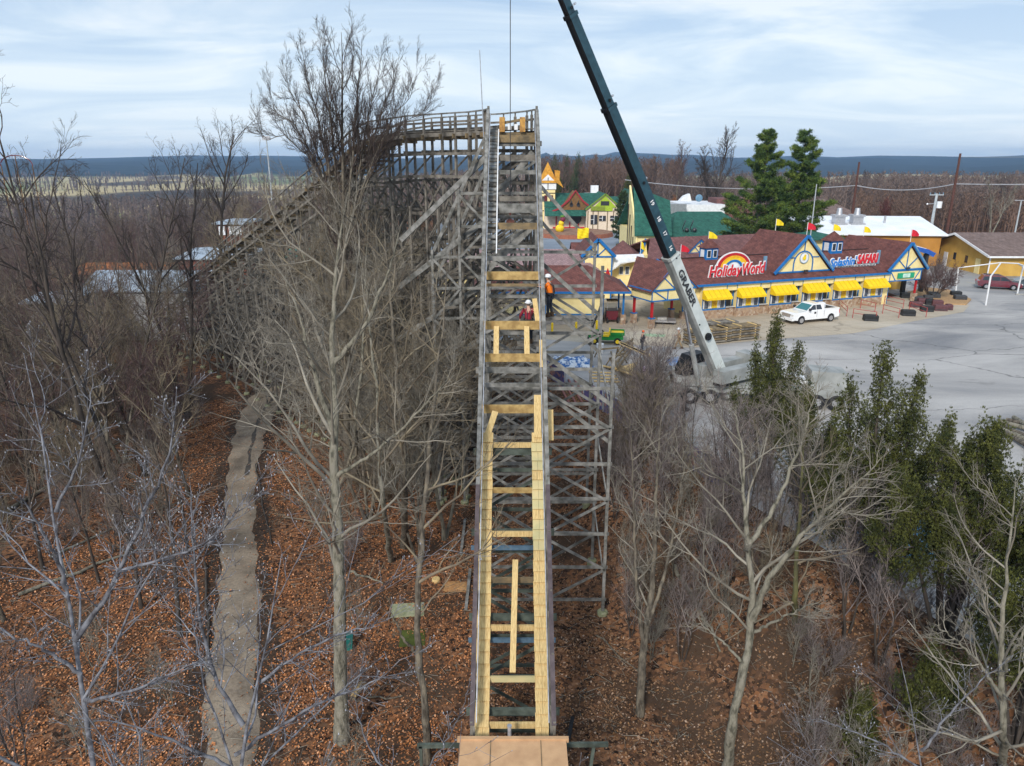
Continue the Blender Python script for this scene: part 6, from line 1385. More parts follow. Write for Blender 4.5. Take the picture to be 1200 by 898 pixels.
# ------------------------------------------------------------------ white pipe frame (batting-cage like arch)
wf=thing('white_pipe_frame','tall white pipe frame with angled arms standing on the lot','pipe frame',G(1156,358,0))
A_=G(1120,342,0);B_=G(1155,358,0);C_=G(1192,345,0); zt1=AY(1123,313,A_.y).z; 
def tp(pts,r=.09,n='pipe'):
    m=MB(); m.tube(pts,r,10); m.build(n,W['white'],wf)
ta_=AY(1123,314,A_.y); tb_=AY(1161,324,B_.y); tc_=AY(1199,313,C_.y)
ridge=AY(1173,308,86); ridge2=AY(1193,309,88)
tp([A_,ta_]); tp([B_,tb_]); tp([C_,tc_]); tp([ta_,ridge],.07); tp([tb_,ridge],.08); tp([ridge,ridge2],.07); tp([ridge2,tc_],.08); 
D_=G(1230,357,0); td_=AY(1228,322,D_.y); tp([D_,td_]); tp([td_,ridge2],.07)
# ------------------------------------------------------------------ poles and wires
def upole(px,pyt,yf,r,mat,label,cross=False,pxb=None):
    a=AY(px,pyt,yf); t=thing('utility_pole',label,'pole',(a.x,yf,0)); m=MB(); m.tube([(a.x,yf,-.2),(a.x,yf,a.z)],[r*1.3,r*.8],10); m.build('pole_shaft',mat,t); return t,a
W['polebrown']=M('creosoted_pole',(.12,.05,.035),(.07,.03,.022),scale=4,rough=.8); W['polegrey']=M('pale_grey_pole',(.42,.46,.48),(.34,.37,.39),scale=4,rough=.7)
t,p1=upole(1125.5,180,140,.24,W['polebrown'],'tall dark red-brown pole right of the pale transformer pole')
t,p2=upole(1007,190,150,.22,W['polebrown'],'tall dark red-brown pole behind the white warehouse roof')
t,p3=upole(1098,227,118,.22,W['polegrey'],'pale grey pole with a crossarm and white transformer')
m=MB(); m.beam((p3.x-1.1,118,p3.z-.2),(p3.x+1.1,118,p3.z-.2),.12,.14); m.build('crossarm',W['polegrey'],t)
for x in (-1,-.3,.4,1): m=MB(); m.tube([(p3.x+x,118,p3.z-.12),(p3.x+x,118,p3.z+.15)],.06,8); m.build('insulator',W['bluegrey'],t)
m=MB(); m.tube([(p3.x+.5,117.7,p3.z-2.2),(p3.x+.5,117.7,p3.z-1.2)],.38,12); m.build('transformer',W['white'],t)
m=MB(); m.beam((p3.x-1.2,118,p3.z-1.6),(p3.x,118,p3.z-1.5),.08,.08); m.ball((p3.x-1.25,118,p3.z-1.6),.15,8,6); m.build('lamp_arm',W['rim'],t)
t,p4=upole(1197,235,115,.12,W['polegrey'],'thin grey lamp pole at the right edge of the picture')
m=MB(); m.beam((p4.x-1.0,115,p4.z),(p4.x+.6,115,p4.z),.12,.12); m.build('lamp_arm',W['rim'],t)
t,p5=upole(957,216,92,.07,W['polegrey'],'thin pale aerial mast in front of the pine')
t,p6=upole(312,162,120,.12,W['polegrey'],'slender floodlight pole in the distance left of the big bare crown')
m=MB(); m.box(p6.x-.6,119.8,p6.z-.3,p6.x+.6,120.2,p6.z+.3); m.build('lamp_head',W['rim'],t)
t,p7=upole(781,214,200,.16,W['barkdark'],'dark leafless pole beyond the green roofed hall')
def wire(a,b,sag,r=.035,lab='power cable'):
    m=MB(); pts=[Vector(a).lerp(Vector(b),k/14)-Vector((0,0,sag*4*(k/14)*(1-k/14))) for k in range(15)]; m.tube(pts,r,5); return tag(m.build('power_cable',W['rim']),lab,'cable')
wire((p2.x,150,10.6),(p1.x,140,11.2),1.0,.10,'thick pale cable sagging between the two tall brown poles')
wire((p1.x,140,11.2),(p1.x+60,128,15),1.2,.10,'thick pale cable leaving the right brown pole to the right')
wire((p2.x,150,10.6),(p2.x-45,158,11.5),1.2,.08,'pale cable running left from the rear brown pole behind the pine')
wire((p1.x,140,p1.z-.6),(p1.x+60,138,p1.z+1.8),.8,.03,'thin cable near the top of the right brown pole')
# ------------------------------------------------------------------ yellow bollards, bucket, cube etc.
for px,py,l in ((647,392,'yellow bollard left in front of the kiosk'),(675,391,'yellow bollard in the middle in front of the kiosk'),(699,389,'yellow bollard right, nearest the kiosk corner')):
    p=G(px,py,0); m=MB(); m.tube([p,p+Vector((0,0,1.05)),p+Vector((0,0,1.12))],[.11,.11,.05],12); tag(m.build('bollard',W['yelpaint']),l,'bollard','yellow bollards in front of the kiosk')
p=G(776,379,0); t=thing('bench_slab','pale grey low platform under the gate pavilion','platform',p); T=TX(p.x,p.y,0,R(-10))
m=MB(T); m.box(-1.3,-.8,.25,1.3,.8,.42); m.build('slab_top',W['rim'],t); m=MB(T); [m.box(x-.1,-.6,0,x+.1,.6,.245) for x in (-1,0,1)]; m.build('slab_feet',W['blackmetal'],t); m=MB(T); m.box(-.5,-.3,.425,.4,.3,.6); m.build('box_on_top',W['conc'],t)
gm=G(770,395,0)
m=MB(); m.add([(gm.x-1.3,gm.y+.2,.03),(gm.x+.6,gm.y-.2,.03),(gm.x+1.0,gm.y+.9,.03),(gm.x-.9,gm.y+1.3,.03)],[(0,1,2,3)]); tag(m.build('paint_stain',M('faded_green_ground_paint',(.28,.48,.28),(.40,.42,.30),scale=2)),kind='structure')
p=G(703,414,0); m=MB(); m.tube([p,p+Vector((0,0,.75))],[.26,.3],14); m.tube([p+Vector((0,0,.75)),p+Vector((0,0,.82))],.31,14); tag(m.build('bucket',W['white']),'white bucket beside the yard lumber','bucket')
# ------------------------------------------------------------------ yard lumber
def timberset(name,label,cat,pieces,mat='new',group=None):
    P=[Vector(p) for pc in pieces for p in pc[:2]]; c=sum(P,Vector())/len(P); c.z=0; t=thing(name,label,cat,c,group)
    for a,b,w,h in pieces: m=MB(); m.beam(a,b,w,h); m.build('plank',W[mat] if isinstance(mat,str) else W[mat[0]],t)
    return t
g=lambda px,py,z=0: G(px,py,z)
timberset('long_board_stack','long new boards laid on trestles in front of the man with the orange hat','lumber stack',[(g(727,403,.85)+Vector((0,k*.22,0)),g(762,418,.85)+Vector((0,k*.22,0)),.2,.06) for k in range(4)])
def trestle(px,py,lab,rz=0):
    p=G(px,py,0); t=thing('trestle',lab,'trestle',p,'wooden trestles in the yard'); T=TX(p.x,p.y,0,rz)
    m=MB(T); m.beam((-1.0,0,.75),(1.0,0,.75),.12,.12); m.build('top_beam',W['stain'],t)
    for x in (-.9,.9):
        for s in (-1,1): m=MB(T); m.beam((x,0,.72),(x+.1*(1 if x>0 else -1),s*.4,0),.07,.07,up=(1,0,0)); m.build('leg',W['stain'],t)
trestle(733,412,'trestle under the left end of the long boards',R(60)); trestle(757,421,'trestle under the right end of the long boards',R(60)); trestle(712,419,'trestle of a leaning frame at the left of the lumber',R(20)); trestle(722,428,'low trestle among the yellow lumber, nearest the tower',R(50))
pcs=[]
for k in range(6):
    for j in range(5):
        a=g(727,434,.12+.13*j)+Vector((k*.02,k*.24,0)); b=g(759,446,.12+.13*j)+Vector((0,k*.24,0)); pcs.append((a,b,.2,.09))
timberset('lumber_pile','neat pile of yellow lumber behind the bare branches in the yard','lumber pile',pcs)
pcs=[(g(704+4*k,428+1.3*k,.1+.1*(k%3)),g(722+3*k,433-1.0*k,.14+.12*(k%2)),.2,.07) for k in range(9)]
timberset('offcut_heap','heap of crossing yellow offcuts beside the tower','offcuts',pcs)
pcs=[(g(742,397+5*k,.05),g(720+3*k,420+4*k,.9),.12,.12) for k in range(3)]+[(g(716,412,.1),g(724,432,1.4),.1,.1)]
timberset('leaning_frame','brown timber frame leaning between the trestles','timber frame',pcs,'stain')
pcs=[(g(690+2*k,436+3.5*k,.06),g(720+2*k,437+3.5*k,.06),.2,.05) for k in range(4)]
timberset('ground_planks','pale planks lying flat on the ground below the offcut heap','planks',pcs,'new')
# stacked lumber bundles in front of the ticket building
def bundle(px,py,lab,rows=6,L_=4.2,rz=R(20)):
    p=G(px,py,0); t=thing('lumber_bundle',lab,'lumber bundle',p,'stickered lumber bundles in front of the ticket building'); T=TX(p.x,p.y,0,rz)
    z=.12
    for r_ in range(rows):
        m=MB(T)
        for k in range(5): m.box(-L_/2+rc.uniform(-.05,.05),-.6+k*.245,z,L_/2+rc.uniform(-.05,.05),-.6+k*.245+.225,z+.15)
        m.build('plank_layer',W['stain'] if r_%2 else W['old'],t); z+=.155
        m=MB(T); [m.box(x-.05,-.62,z,x+.05,.62,z+.055) for x in (-1.6,0,1.6)]; m.build('sticker',W['new'],t); z+=.06
    m=MB(T); [m.box(x-.08,-.62,0,x+.08,.62,.115) for x in (-1.6,0,1.6)]; m.build('bearer',W['stain'],t)
bundle(828,402,'brown lumber bundle left of the cedar tip, nearer the crane boom'); bundle(862,398,'brown lumber bundle behind the cedar tip, below the third awning'); bundle(838,391,'yellowish lumber bundle at the back of the row below the second awning',5)
# tarps, rubbish, pink wrapped roll
def crumple(px,py,w,d,h,mat,name,label,cat,seed,z=0):
    r_=random.Random(seed); p=G(px,py,z); nx_,ny_=12,9; m=MB(); vs=[]
    for j in range(ny_):
        for i in range(nx_):
            e=min(i,nx_-1-i,j,ny_-1-j); vs.append((p.x-w/2+w*i/(nx_-1)+r_.uniform(-.06,.06),p.y-d/2+d*j/(ny_-1)+r_.uniform(-.06,.06),z+.03+(h*min(1,e/2)*(0.5+r_.random()*.6) if e>0 else 0)))
    fs=[(j*nx_+i,j*nx_+i+1,(j+1)*nx_+i+1,(j+1)*nx_+i) for j in range(ny_-1) for i in range(nx_-1)]
    m.add(vs,fs); n0=len(m.v); m.add([(p.x-w/2,p.y-d/2,z+.01),(p.x+w/2,p.y-d/2,z+.01),(p.x+w/2,p.y+d/2,z+.01),(p.x-w/2,p.y+d/2,z+.01)],[(3,2,1,0)]); return tag(m.build(name,mat),label,cat)
W['tarpblue']=M('blue_tarpaulin',(.05,.14,.36),(.26,.30,.36),scale=2.2,rough=.5,bump=.3); W['trash']=M('blue_white_plastic_rubbish',(.65,.70,.75),(.02,.12,.35),scale=2.6,rough=.5,contrast=(.45,.55)); W['blackpl']=M('black_grey_sheeting',(.08,.085,.09),(.03,.03,.035),scale=2,rough=.4)
crumple(668,427,3.6,3.0,.5,W['trash'],'rubbish_heap','blue and white plastic rubbish heap seen through the tower lattice','rubbish',1)
crumple(797,426,1.9,1.5,.6,W['tarpblue'],'blue_tarp','blue tarpaulin crumpled over material in the yard','tarpaulin',2)
crumple(818,434,1.2,1.2,.5,W['tarpblue'],'blue_tarp','smaller blue tarpaulin heap nearer the crane','tarpaulin',3)
crumple(778,438,4.5,3.0,.5,W['blackpl'],'plastic_sheeting','dark plastic sheeting beside the pink wrapped roll','sheeting',4)
p=G(762,450,0); m=MB(); m.tube([p,p+Vector((-.4,.3,1.1)),p+Vector((-.42,.3,1.2))],[.24,.26,.14],12); tag(m.build('wrapped_roll',M('pink_purple_wrapping',(.65,.38,.70),(.85,.80,.9),scale=5,rough=.5)),'pink and white wrapped roll leaning at the end of the lumber pile','roll')
# rails laid beyond the tower (reddish stripes)
for k in range(5):
    a=G(652+7*k,446,0);b=G(668+8*k,476,0); m=MB(); m.beam(a+Vector((0,0,.08)),b+Vector((0,0,.08)),.12,.1); tag(m.build('steel_bar',M('rusty_bar',(.26,.10,.08),(.18,.07,.06),rough=.7) if k==0 else bpy.data.materials['rusty_bar']),'rusty red bar lying in the row of parallel bars beyond the tower','steel bar','rusty bars laid out beyond the tower')
# banner fence along the edge of the lot
bf=thing('banner_fence','chain fence with faded purple banners along the edge of the lot','fence',(7,40,0))
W['banner']=M('faded_purple_banner',(.16,.12,.30),(.50,.26,.22),scale=1.6,rough=.8,col3=(.08,.10,.26),stretch=(1,1,2)); W['mesh']=M('fence_mesh',(.22,.22,.23),rough=.6)
y=54.0;prev=None;ps=[]
while y>31:
    ps.append((float(bx_at(y))+.15,y)); y-=2.5
for i,(x,y) in enumerate(ps):
    m=MB(); m.tube([(x,y,-.1),(x,y,1.5)],.035,6); m.build('post',W['rim'],bf)
    if i:
        a=ps[i-1]; m=MB(); m.tube([(a[0],a[1],1.45),(x,y,1.45)],.025,6); m.build('top_rail',W['rim'],bf)
        m=MB(); z0,z1=.1,1.4; d=Vector((x-a[0],y-a[1],0)); n=d.normalized().cross(Vector((0,0,1)))*.03
        if i%4!=3: m.prism([(a[0]+d.x*.06,a[1]+d.y*.06,z0),(a[0]+d.x*.94,a[1]+d.y*.94,z0),(a[0]+d.x*.94,a[1]+d.y*.94,z1),(a[0]+d.x*.06,a[1]+d.y*.06,z1)],n); m.build('banner',W['banner'],bf)
# utility poles / logs stacked on the lot
lg=[(1168,497,1199,510),(1172,494,1210,504),(1180,492,1215,500),(1176,504,1205,516),(1168,500,1200,520),(1188,489,1210,503)]
for k,(x0,y0,x1,y1) in enumerate(lg):
    a=G(x0,y0,.16+.1*(k%2));b=G(x1,y1,.16+.1*(k%3)); d=(b-a).normalized(); b=a+d*6.5
    m=MB(); m.tube([a,b],[.13,.15],10); tag(m.build('log',W['barkpale'] if k%2 else W['bark']),['pale log lowest in the pile at the right edge of the lot','bark covered log second in the pile at the right edge','pale log in the middle of the pile at the right edge','bark covered log nearest the camera in the pile','dark end log crossing the pile at the right edge','thin pale log sticking up at the back of the pile'][k],'log','logs piled at the right edge of the lot')
# ------------------------------------------------------------------ plaza furniture behind
ci=G(686,274,0); fl=thing('flower_island','round orange brown planting island with stone kerb on the plaza','planter',(ci.x-3,ci.y,0))
q=G(672,276,0); m=MB(); m.tube([(q.x,q.y,0),(q.x,q.y,.8)],[8.6,8.3],28); m.build('kerb_ring',M('terracotta_kerb',(.30,.11,.06),(.22,.08,.05),rough=.8),fl); m=MB(); m.tube([(q.x,q.y,.8),(q.x,q.y,1.0)],[8.0,6.5],28); m.build('soil',M('russet_mulch',(.30,.17,.11),(.20,.11,.07),scale=1,rough=.9),fl)
st=thing('yellow_duck_figure','yellow round-bodied figure with dark head standing on the planting island','statue',(q.x-1,q.y-2,1.0))
a=AY(656,268,q.y-2); m=MB(); m.ball((a.x,q.y-2,a.z),.95,14,9,sq=(1,.9,.9)); m.ball((a.x+.3,q.y-2,a.z+1.1),.6,12,8); m.build('body',W['yelpaint'],st,smooth=True); m=MB(); m.ball((a.x+.6,q.y-2.1,a.z+1.9),.55,12,8); m.build('head',M('maroon_head',(.18,.02,.05),rough=.5),st); m=MB(); m.ball((a.x+.5,q.y-2.1,a.z+2.5),.3,8,6,sq=(1.6,1,1)); m.build('hat',M('green_hat',(.10,.22,.03),rough=.7),st); m=MB(); m.tube([(a.x,q.y-2,.95),(a.x,q.y-2,a.z-1)],.4,10); m.build('leg',W['yelpaint'],st)
p=G(732,300,0)
ut=thing('dark_green_cart','boxy dark green and brown maintenance cart parked on the plaza','cart',(p.x,p.y,0)); 
a=AY(724,300,p.y);b=AY(742,290,p.y); m=MB(); m.box(a.x,p.y,.5,b.x,p.y+3,b.z+.3); m.build('cart_box',M('olive_brown_box',(.10,.10,.03),(.06,.06,.02),rough=.8),ut)
m=MB(); m.box(a.x+2.3,p.y+3.05,.6,b.x+2.6,p.y+7,2.8); m.build('cab',M('dark_green_paint',(.02,.07,.04),rough=.5),ut)
for x in (a.x+.5,b.x-.5): m=MB(); m.tube([(x-.15,p.y-.05,.45),(x+.15,p.y-.05,.45)],.45,12); m.build('wheel',W['black'],ut)
m=MB(); m.box(a.x+.9,p.y-.06,1.2,a.x+1.9,p.y-.01,1.5); m.build('yellow_stripe',W['yelpaint'],ut)
for px,py,l in ((737,281,'small dark red cart in front of the green gabled shop'),(757,296,'dark red cart beside the dark green cart'),(666,307,'low red cart left on the plaza near the kiosk roof')):
    p=G(px,py,0); t=thing('red_cart',l,'cart',p); T=TX(p.x,p.y,0,.2)
    m=MB(T); m.box(-1.3,-.8,.4,1.3,.8,1.0); m.box(-1.2,-.7,1.0,-.1,.7,1.6); m.build('cart_body',W['redcar'],t); m=MB(T); [m.tube([(x,s*.8-.1,.32),(x,s*.8+.1,.32)],.32,12) for x in (-.8,.8) for s in (-1,1)]; m.build('wheels',W['black'],t)
# yellow flag hung on the tower top (seen at the outrigger head)
a=AY(682,272,36.0); t=thing('safety_banner','bright yellow cloth tied to the outrigger brace of the coaster','cloth',(a.x,35.8,a.z))
m=MB(); pts=[]
for i in range(7):
    for j in range(5): pts.append((a.x-.24+.09*i,35.75+.04*math.sin(i*1.7+j),a.z+.2-.12*j-.03*math.sin(i)))
vs=pts+[(x,y+.015,z) for x,y,z in pts]; n=len(pts); fs=[(i*5+j,i*5+j+1,(i+1)*5+j+1,(i+1)*5+j) for i in range(6) for j in range(4)]; fs+=[(n+i*5+j,n+(i+1)*5+j,n+(i+1)*5+j+1,n+i*5+j+1) for i in range(6) for j in range(4)]
m.add(vs,fs); m.build('cloth',W['flagyel'],t)
# ------------------------------------------------------------------ woodland floor things
def onG(px,py,z=-4.5):
    p=G(px,py,z)
    for _ in range(6): p=G(px,py,H1(p.x,p.y))
    return p
p=onG(408,760); t=thing('teal_bin','small teal green lidded bin on the leaf litter','bin',p); T=TX(p.x,p.y,p.z,R(12)); m=MB(T); m.add([(-.17,-.17,0),(.17,-.17,0),(.17,.17,0),(-.17,.17,0),(-.22,-.22,.6),(.22,-.22,.6),(.22,.22,.6),(-.22,.22,.6)],[(3,2,1,0),(4,5,6,7),(0,1,5,4),(1,2,6,5),(2,3,7,6),(3,0,4,7)]); m.build('bin_body',M('teal_plastic',(.02,.17,.15),(.015,.13,.12),rough=.5),t); m=MB(T); m.box(-.24,-.24,.6,.24,.24,.66); m.box(-.2,-.24,.66,.2,-.18,.69); m.build('lid',M('dark_teal_plastic',(.015,.12,.11),rough=.5),t)
p=onG(420,812); m=MB(); m.tube([p+Vector((-.12,-.35,.12)),p+Vector((-.02,0,.16)),p+Vector((.12,.42,.12))],[.13,.16,.11],8); m.add([p+Vector((-.3,-.4,.05)),p+Vector((.0,-.45,.05)),p+Vector((-.1,-.2,.25))],[(0,1,2)]); tag(m.build('split_log',W['new']),'freshly split yellow log lying left of the tunnel','log')
p=onG(511,681); m=MB(); m.tube([p,p+Vector((0,0,.14)),p+Vector((0,0,.15))],[.22,.20,.19],14); tag(m.build('tree_stump',W['new']),'pale freshly cut stump on the litter','stump')
crumple(536,688,1.2,.9,.06,M('sawdust',(.55,.30,.12),(.40,.2,.08),scale=6),'sawdust_patch','orange sawdust patch beside the coaster leg','sawdust',8,z=onG(536,688).z)
p=onG(478,716); m=MB(TX(p.x,p.y,p.z,.1)); m.box(-.75,-.5,.02,.75,.5,.08); tag(m.build('concrete_slab',W['mossconc']),'mossy grey slab lying among the leaves','slab')
p=onG(482,748); m=MB(TX(p.x,p.y,p.z,.1)); m.box(-.5,-.6,.02,.6,.5,.07); tag(m.build('mossy_board',M('green_moss_board',(.09,.11,.02),(.06,.075,.015),scale=3)),'green mossy board just in front of the grey slab','board')
for k,(x0,y0,x1,y1,l) in enumerate(((545,613,540,652,'grey board leaning behind the coaster leg, upper one'),(551,672,546,716,'grey board lying beside the coaster leg, lower one'),(671,843,662,890,'black pipe lying right of the tunnel'),)):
    a=onG(x0,y0);b=onG(x1,y1); m=MB(); m.beam(a+Vector((0,0,.25 if k<2 else .1)),b+Vector((0,0,.08)),.14,.06); tag(m.build('loose_board' if k<2 else 'black_pipe',W['oldg'] if k<2 else W['black']),l,'board' if k<2 else 'pipe')
def fallen(px0,py0,px1,py1,r0,r1,label,mat='bark'):
    a=onG(px0,py0);b=onG(px1,py1); n=9; r_=random.Random(int(px0)); pts=[a.lerp(b,i/n)+Vector((r_.uniform(-.08,.08),r_.uniform(-.12,.12),0)) for i in range(n+1)]
    pts=[Vector((p.x,p.y,H1(p.x,p.y)+r0+.03*r_.random())) for p in pts]; m=MB(); m.tube(pts,[r0+(r1-r0)*i/n for i in range(n+1)],8)
    for i in (3,5,7): 
        d=Vector((r_.uniform(-1,1),r_.uniform(-1,1),.6)).normalized(); m.tube([pts[i],pts[i]+d*.5,pts[i]+d*.9+Vector((0,.1,0))],[r0*.4,r0*.25,.01],5)
    tag(m.build('fallen_branch',W[mat]),label,'branch')
fallen(412,672,450,686,.07,.03,'short pale fallen branch left of the coaster foot','barkpale'); fallen(395,822,470,818,.05,.03,'fallen stick crossing below the split log'); fallen(300,545,318,640,.06,.03,'dark stick lying along the right side of the path','barkdark'); fallen(240,660,246,780,.07,.04,'dark root bank stick on the left side of the path','barkdark'); fallen(786,700,845,778,.10,.04,'long fallen limb leaning between the two right trees','barkpale'); fallen(700,745,760,800,.04,.02,'thin twig on the litter right of the track')
fallen(20,700,180,640,.10,.05,'pale fallen trunk lower left under the frosty twigs','barkpale'); fallen(10,600,140,520,.12,.05,'pale fallen trunk further up on the left','barkpale'); fallen(60,655,210,590,.07,.03,'thin pale fallen branch between the two fallen trunks','barkpale')
# ------------------------------------------------------------------ bare trees
def unit(v): return v/(np.linalg.norm(v)+1e-12)
def tubes(brs,sides):
    """brs: list of (pts (k,3), rad (k,)) -> V,F"""
    by={}
    for p,r in brs: by.setdefault(len(p),[]).append((p,r))
    VV=[];FF=[];off=0
    for k,l in by.items():
        P=np.array([a for a,_ in l]); Rd=np.array([b for _,b in l]); n=len(l)
        D=np.gradient(P,axis=1); D/=np.linalg.norm(D,axis=2,keepdims=True)+1e-9
        ref=np.zeros_like(D); ref[...,0]=.31; ref[...,1]=.95; ref[...,2]=.05
        X_=np.cross(D,ref); X_/=np.linalg.norm(X_,axis=2,keepdims=True)+1e-9; Y_=np.cross(D,X_)
        t=np.arange(sides)*2*np.pi/sides
        ring=P[:,:,None,:]+Rd[:,:,None,None]*(X_[:,:,None,:]*np.cos(t)[None,None,:,None]+Y_[:,:,None,:]*np.sin(t)[None,None,:,None])
        VV.append(ring.reshape(-1,3))
        b=(np.arange(n)*k*sides)[:,None,None]; i=np.arange(k-1)[None,:,None]; j=np.arange(sides)[None,None,:]; j2=(j+1)%sides
        F=np.stack([b+i*sides+j,b+i*sides+j2,b+(i+1)*sides+j2,b+(i+1)*sides+j],-1).reshape(-1,4)+off
        FF.append(F); off+=n*k*sides
    return np.concatenate(VV),np.concatenate(FF)
def brpath(rng,p,d,L_,n,wob,trop):
    pts=[p]; d=unit(d)
    for i in range(n):
        d=unit(d+rng.normal(0,wob,3)+np.array([0,0,trop])); p=p+d*(L_/n); pts.append(p)
    return np.array(pts)
def spawn(rng,par,rad,L_,lv,P,out):
    """children of one branch"""
    if lv>P['lv']: return
    c=P['n'][lv-1]*(1 if lv>1 else P.get('mul',1)); k=len(par); t0=P['first'][lv-1]; n=max(1,int(round(c*(.8+.4*rng.random()))))
    for i in range(n):
        t=t0+(0.98-t0)*(i+rng.random()*.9)/n; f=t*(k-1); a=int(f); a=min(a,k-2); fr=f-a
        p=par[a]*(1-fr)+par[a+1]*fr; d=unit(par[a+1]-par[a]); r=rad[a]*(1-fr)+rad[a+1]*fr
        q=unit(rng.normal(0,1,3)); s=unit(np.cross(d,q)); ang=P['ang'][lv-1]*(.7+.6*rng.random())
        nd=d*math.cos(ang)+s*math.sin(ang)
        if nd[2]<-.25: nd[2]*=.3
        shape=(1-P['taper'][lv-1]*(t-t0)/(1-t0)) if lv==1 else (1-.55*t)
        l=L_*P['ratio'][lv-1]*(.65+.6*rng.random())*shape
        if l<P['minl']: continue
        rr=min(r*.72,max(P['rmin'],l*P['rk'][lv-1])); ns=P['seg'][lv-1]
        pts=brpath(rng,p,nd,l,ns,P['wob'],P['trop'][lv-1]); rd=np.linspace(rr,max(P['rmin']*.6,rr*.25),ns+1)
        out[min(lv,len(out)-1)].append((pts,rd)); spawn(rng,pts,rd,l,lv+1,P,out)
PD_=dict(lv=4,n=(13,7,6,4),first=(.38,.25,.2,.2),ang=(.75,.7,.7,.65),ratio=(.48,.52,.5,.55),rk=(.016,.013,.011,.009),seg=(7,5,4,3),wob=.13,trop=(.07,.05,.03,.02),taper=(.55,),minl=.12,rmin=.006)
def tree_data(seed,H_,r0,P=None,lean=(0,0),stems=1,spread=.25,stempts=None,nseg=10):
    rng=np.random.default_rng(seed); Q=dict(PD_); Q.update(P or {}); out=[[],[],[],[],[]]
    for s_ in range(stems):
        if stempts is not None: pts=np.array(stempts[s_],float); L_=np.linalg.norm(np.diff(pts,axis=0),axis=1).sum(); rs=r0[s_] if hasattr(r0,'__len__') else r0; rd=rs*(np.linspace(1,.02,len(pts))**.8)*(1+rng.normal(0,.06,len(pts))); rd[0]*=1.25; rd[1]*=1.08
        else:
            a=2*math.pi*s_/max(1,stems)+rng.random(); d=np.array([lean[0]+(spread*math.cos(a) if stems>1 else 0),lean[1]+(spread*math.sin(a) if stems>1 else 0),1.0])
            L_=H_*(1 if s_==0 else .75+.25*rng.random()); pts=brpath(rng,np.array([0.05*math.cos(a)*(stems>1),0.05*math.sin(a)*(stems>1),-.3]),d,L_,nseg,.05,.03)
            rs=r0*(1 if stems==1 else .6+.4*rng.random()); rd=rs*(np.linspace(1,.16,nseg+1)); rd[0]*=1.25
        out[0].append((pts,rd)); spawn(rng,pts,rd,L_,1,Q,out)
    return out
def tree_obj(name,seed,H_,r0,bark,twig,label=None,cat='tree',group=None,loc=(0,0,0),thick=1.0,origin=None,**k):
    out=tree_data(seed,H_,r0,**k)
    o0=np.array(loc if origin is None else origin,float)
    t=thing(name,label,cat,tuple(o0) if origin is not None else loc,group)
    V,F=tubes(out[0],9)
    if origin is not None: V=V-o0
    npobj('trunk',V,F,bark,t)
    VV=[];FF=[];off=0
    for lv in (1,2,3,4):
        if not out[lv]: continue
        V,F=tubes([(p,r*thick) for p,r in out[lv]],(6,4,3,3)[lv-1]); VV.append(V); FF.append(F+off); off+=len(V)
    if VV:
        V=np.concatenate(VV); V=V-o0 if origin is not None else V
        npobj('crown',V,np.concatenate(FF),twig,t)
    return t
protos={}
W['twigmauve']=M('mauve_grey_twigs',(.24,.20,.185),(.12,.10,.10),scale=1.2,rough=.9,island=.35)
def proto(key,*a,**k):
    t=tree_obj(*a,**k); protos[key]=t; t['_u']=0; return t
used=set()
def put(key,x,y,rz,s,label,group=None,z=None,cat='tree',name=None):
    p=protos[key]
    if key in used: t=copy_tree(p)
    else: t=p; used.add(key)
    if '_u' in t: del t['_u']
    t.location=(x,y,H1(x,y) if z is None else z); t.rotation_euler=(0,0,rz); t.scale=(s,s,s); tag(t,label,cat,group)
    if group is None and 'group' in t: del t['group']
    return t
rt=random.Random(21)
dense=dict(n=(15,8,6,4))
# forest-grown slender trees
proto('f1','bare_tree',1,13,.16,W['bark'],W['twig'],P=dict(n=(16,7,5,4),ratio=(.40,.5,.5,.55),rmin=.008,rk=(.015,.013,.011,.010)))
proto('f2','bare_tree',2,12,.14,W['barkdark'],W['twigred'],P=dict(n=(17,8,5,4),ratio=(.38,.5,.5,.55),rmin=.009),stems=2,spread=.18)
proto('f3','bare_tree',3,14,.18,W['bark'],W['twigyel'],P=dict(n=(15,8,6,3),ratio=(.42,.5,.5,.5),first=(.3,.2,.2,.2),rmin=.008))
proto('f4','bare_tree',4,11,.12,W['bark'],W['twigred'],P=dict(n=(18,8,5,4),ratio=(.36,.5,.5,.5),first=(.25,.2,.2,.2),rmin=.009),stems=3,spread=.22)
proto('f5','bare_tree',5,13,.15,W['barkdark'],W['twig'],P=dict(n=(16,8,5,4),ratio=(.40,.5,.5,.5),first=(.35,.2,.2,.2),rmin=.009),lean=(.08,.05))
proto('s1','bare_sapling',6,6,.05,W['bark'],W['twigyel'],P=dict(lv=3,n=(16,8,5),ratio=(.42,.5,.5),first=(.12,.15,.1),rmin=.006,minl=.08,ang=(.6,.6,.6)),stems=3,spread=.25,nseg=8)
proto('s2','bare_sapling',7,5,.045,W['barkpale'],W['twigpale'],P=dict(lv=3,n=(15,8,5),ratio=(.42,.5,.5),first=(.15,.15,.1),rmin=.006,minl=.08,ang=(.65,.6,.6)),stems=2,spread=.3,nseg=8)
proto('s3','bare_shrub',8,3.2,.03,W['bark'],W['twigmauve'],P=dict(lv=3,n=(14,8,4),ratio=(.5,.5,.5),first=(.1,.15,.1),rmin=.005,minl=.05,ang=(.6,.6,.6)),stems=6,spread=.5,nseg=6)
proto('s5','bare_sapling',17,7,.06,W['barkdark'],W['twigmauve'],P=dict(lv=3,n=(15,7,4),ratio=(.38,.5,.5),first=(.2,.15,.1),rmin=.007,minl=.08,ang=(.5,.6,.6)),stems=3,spread=.2,nseg=8)
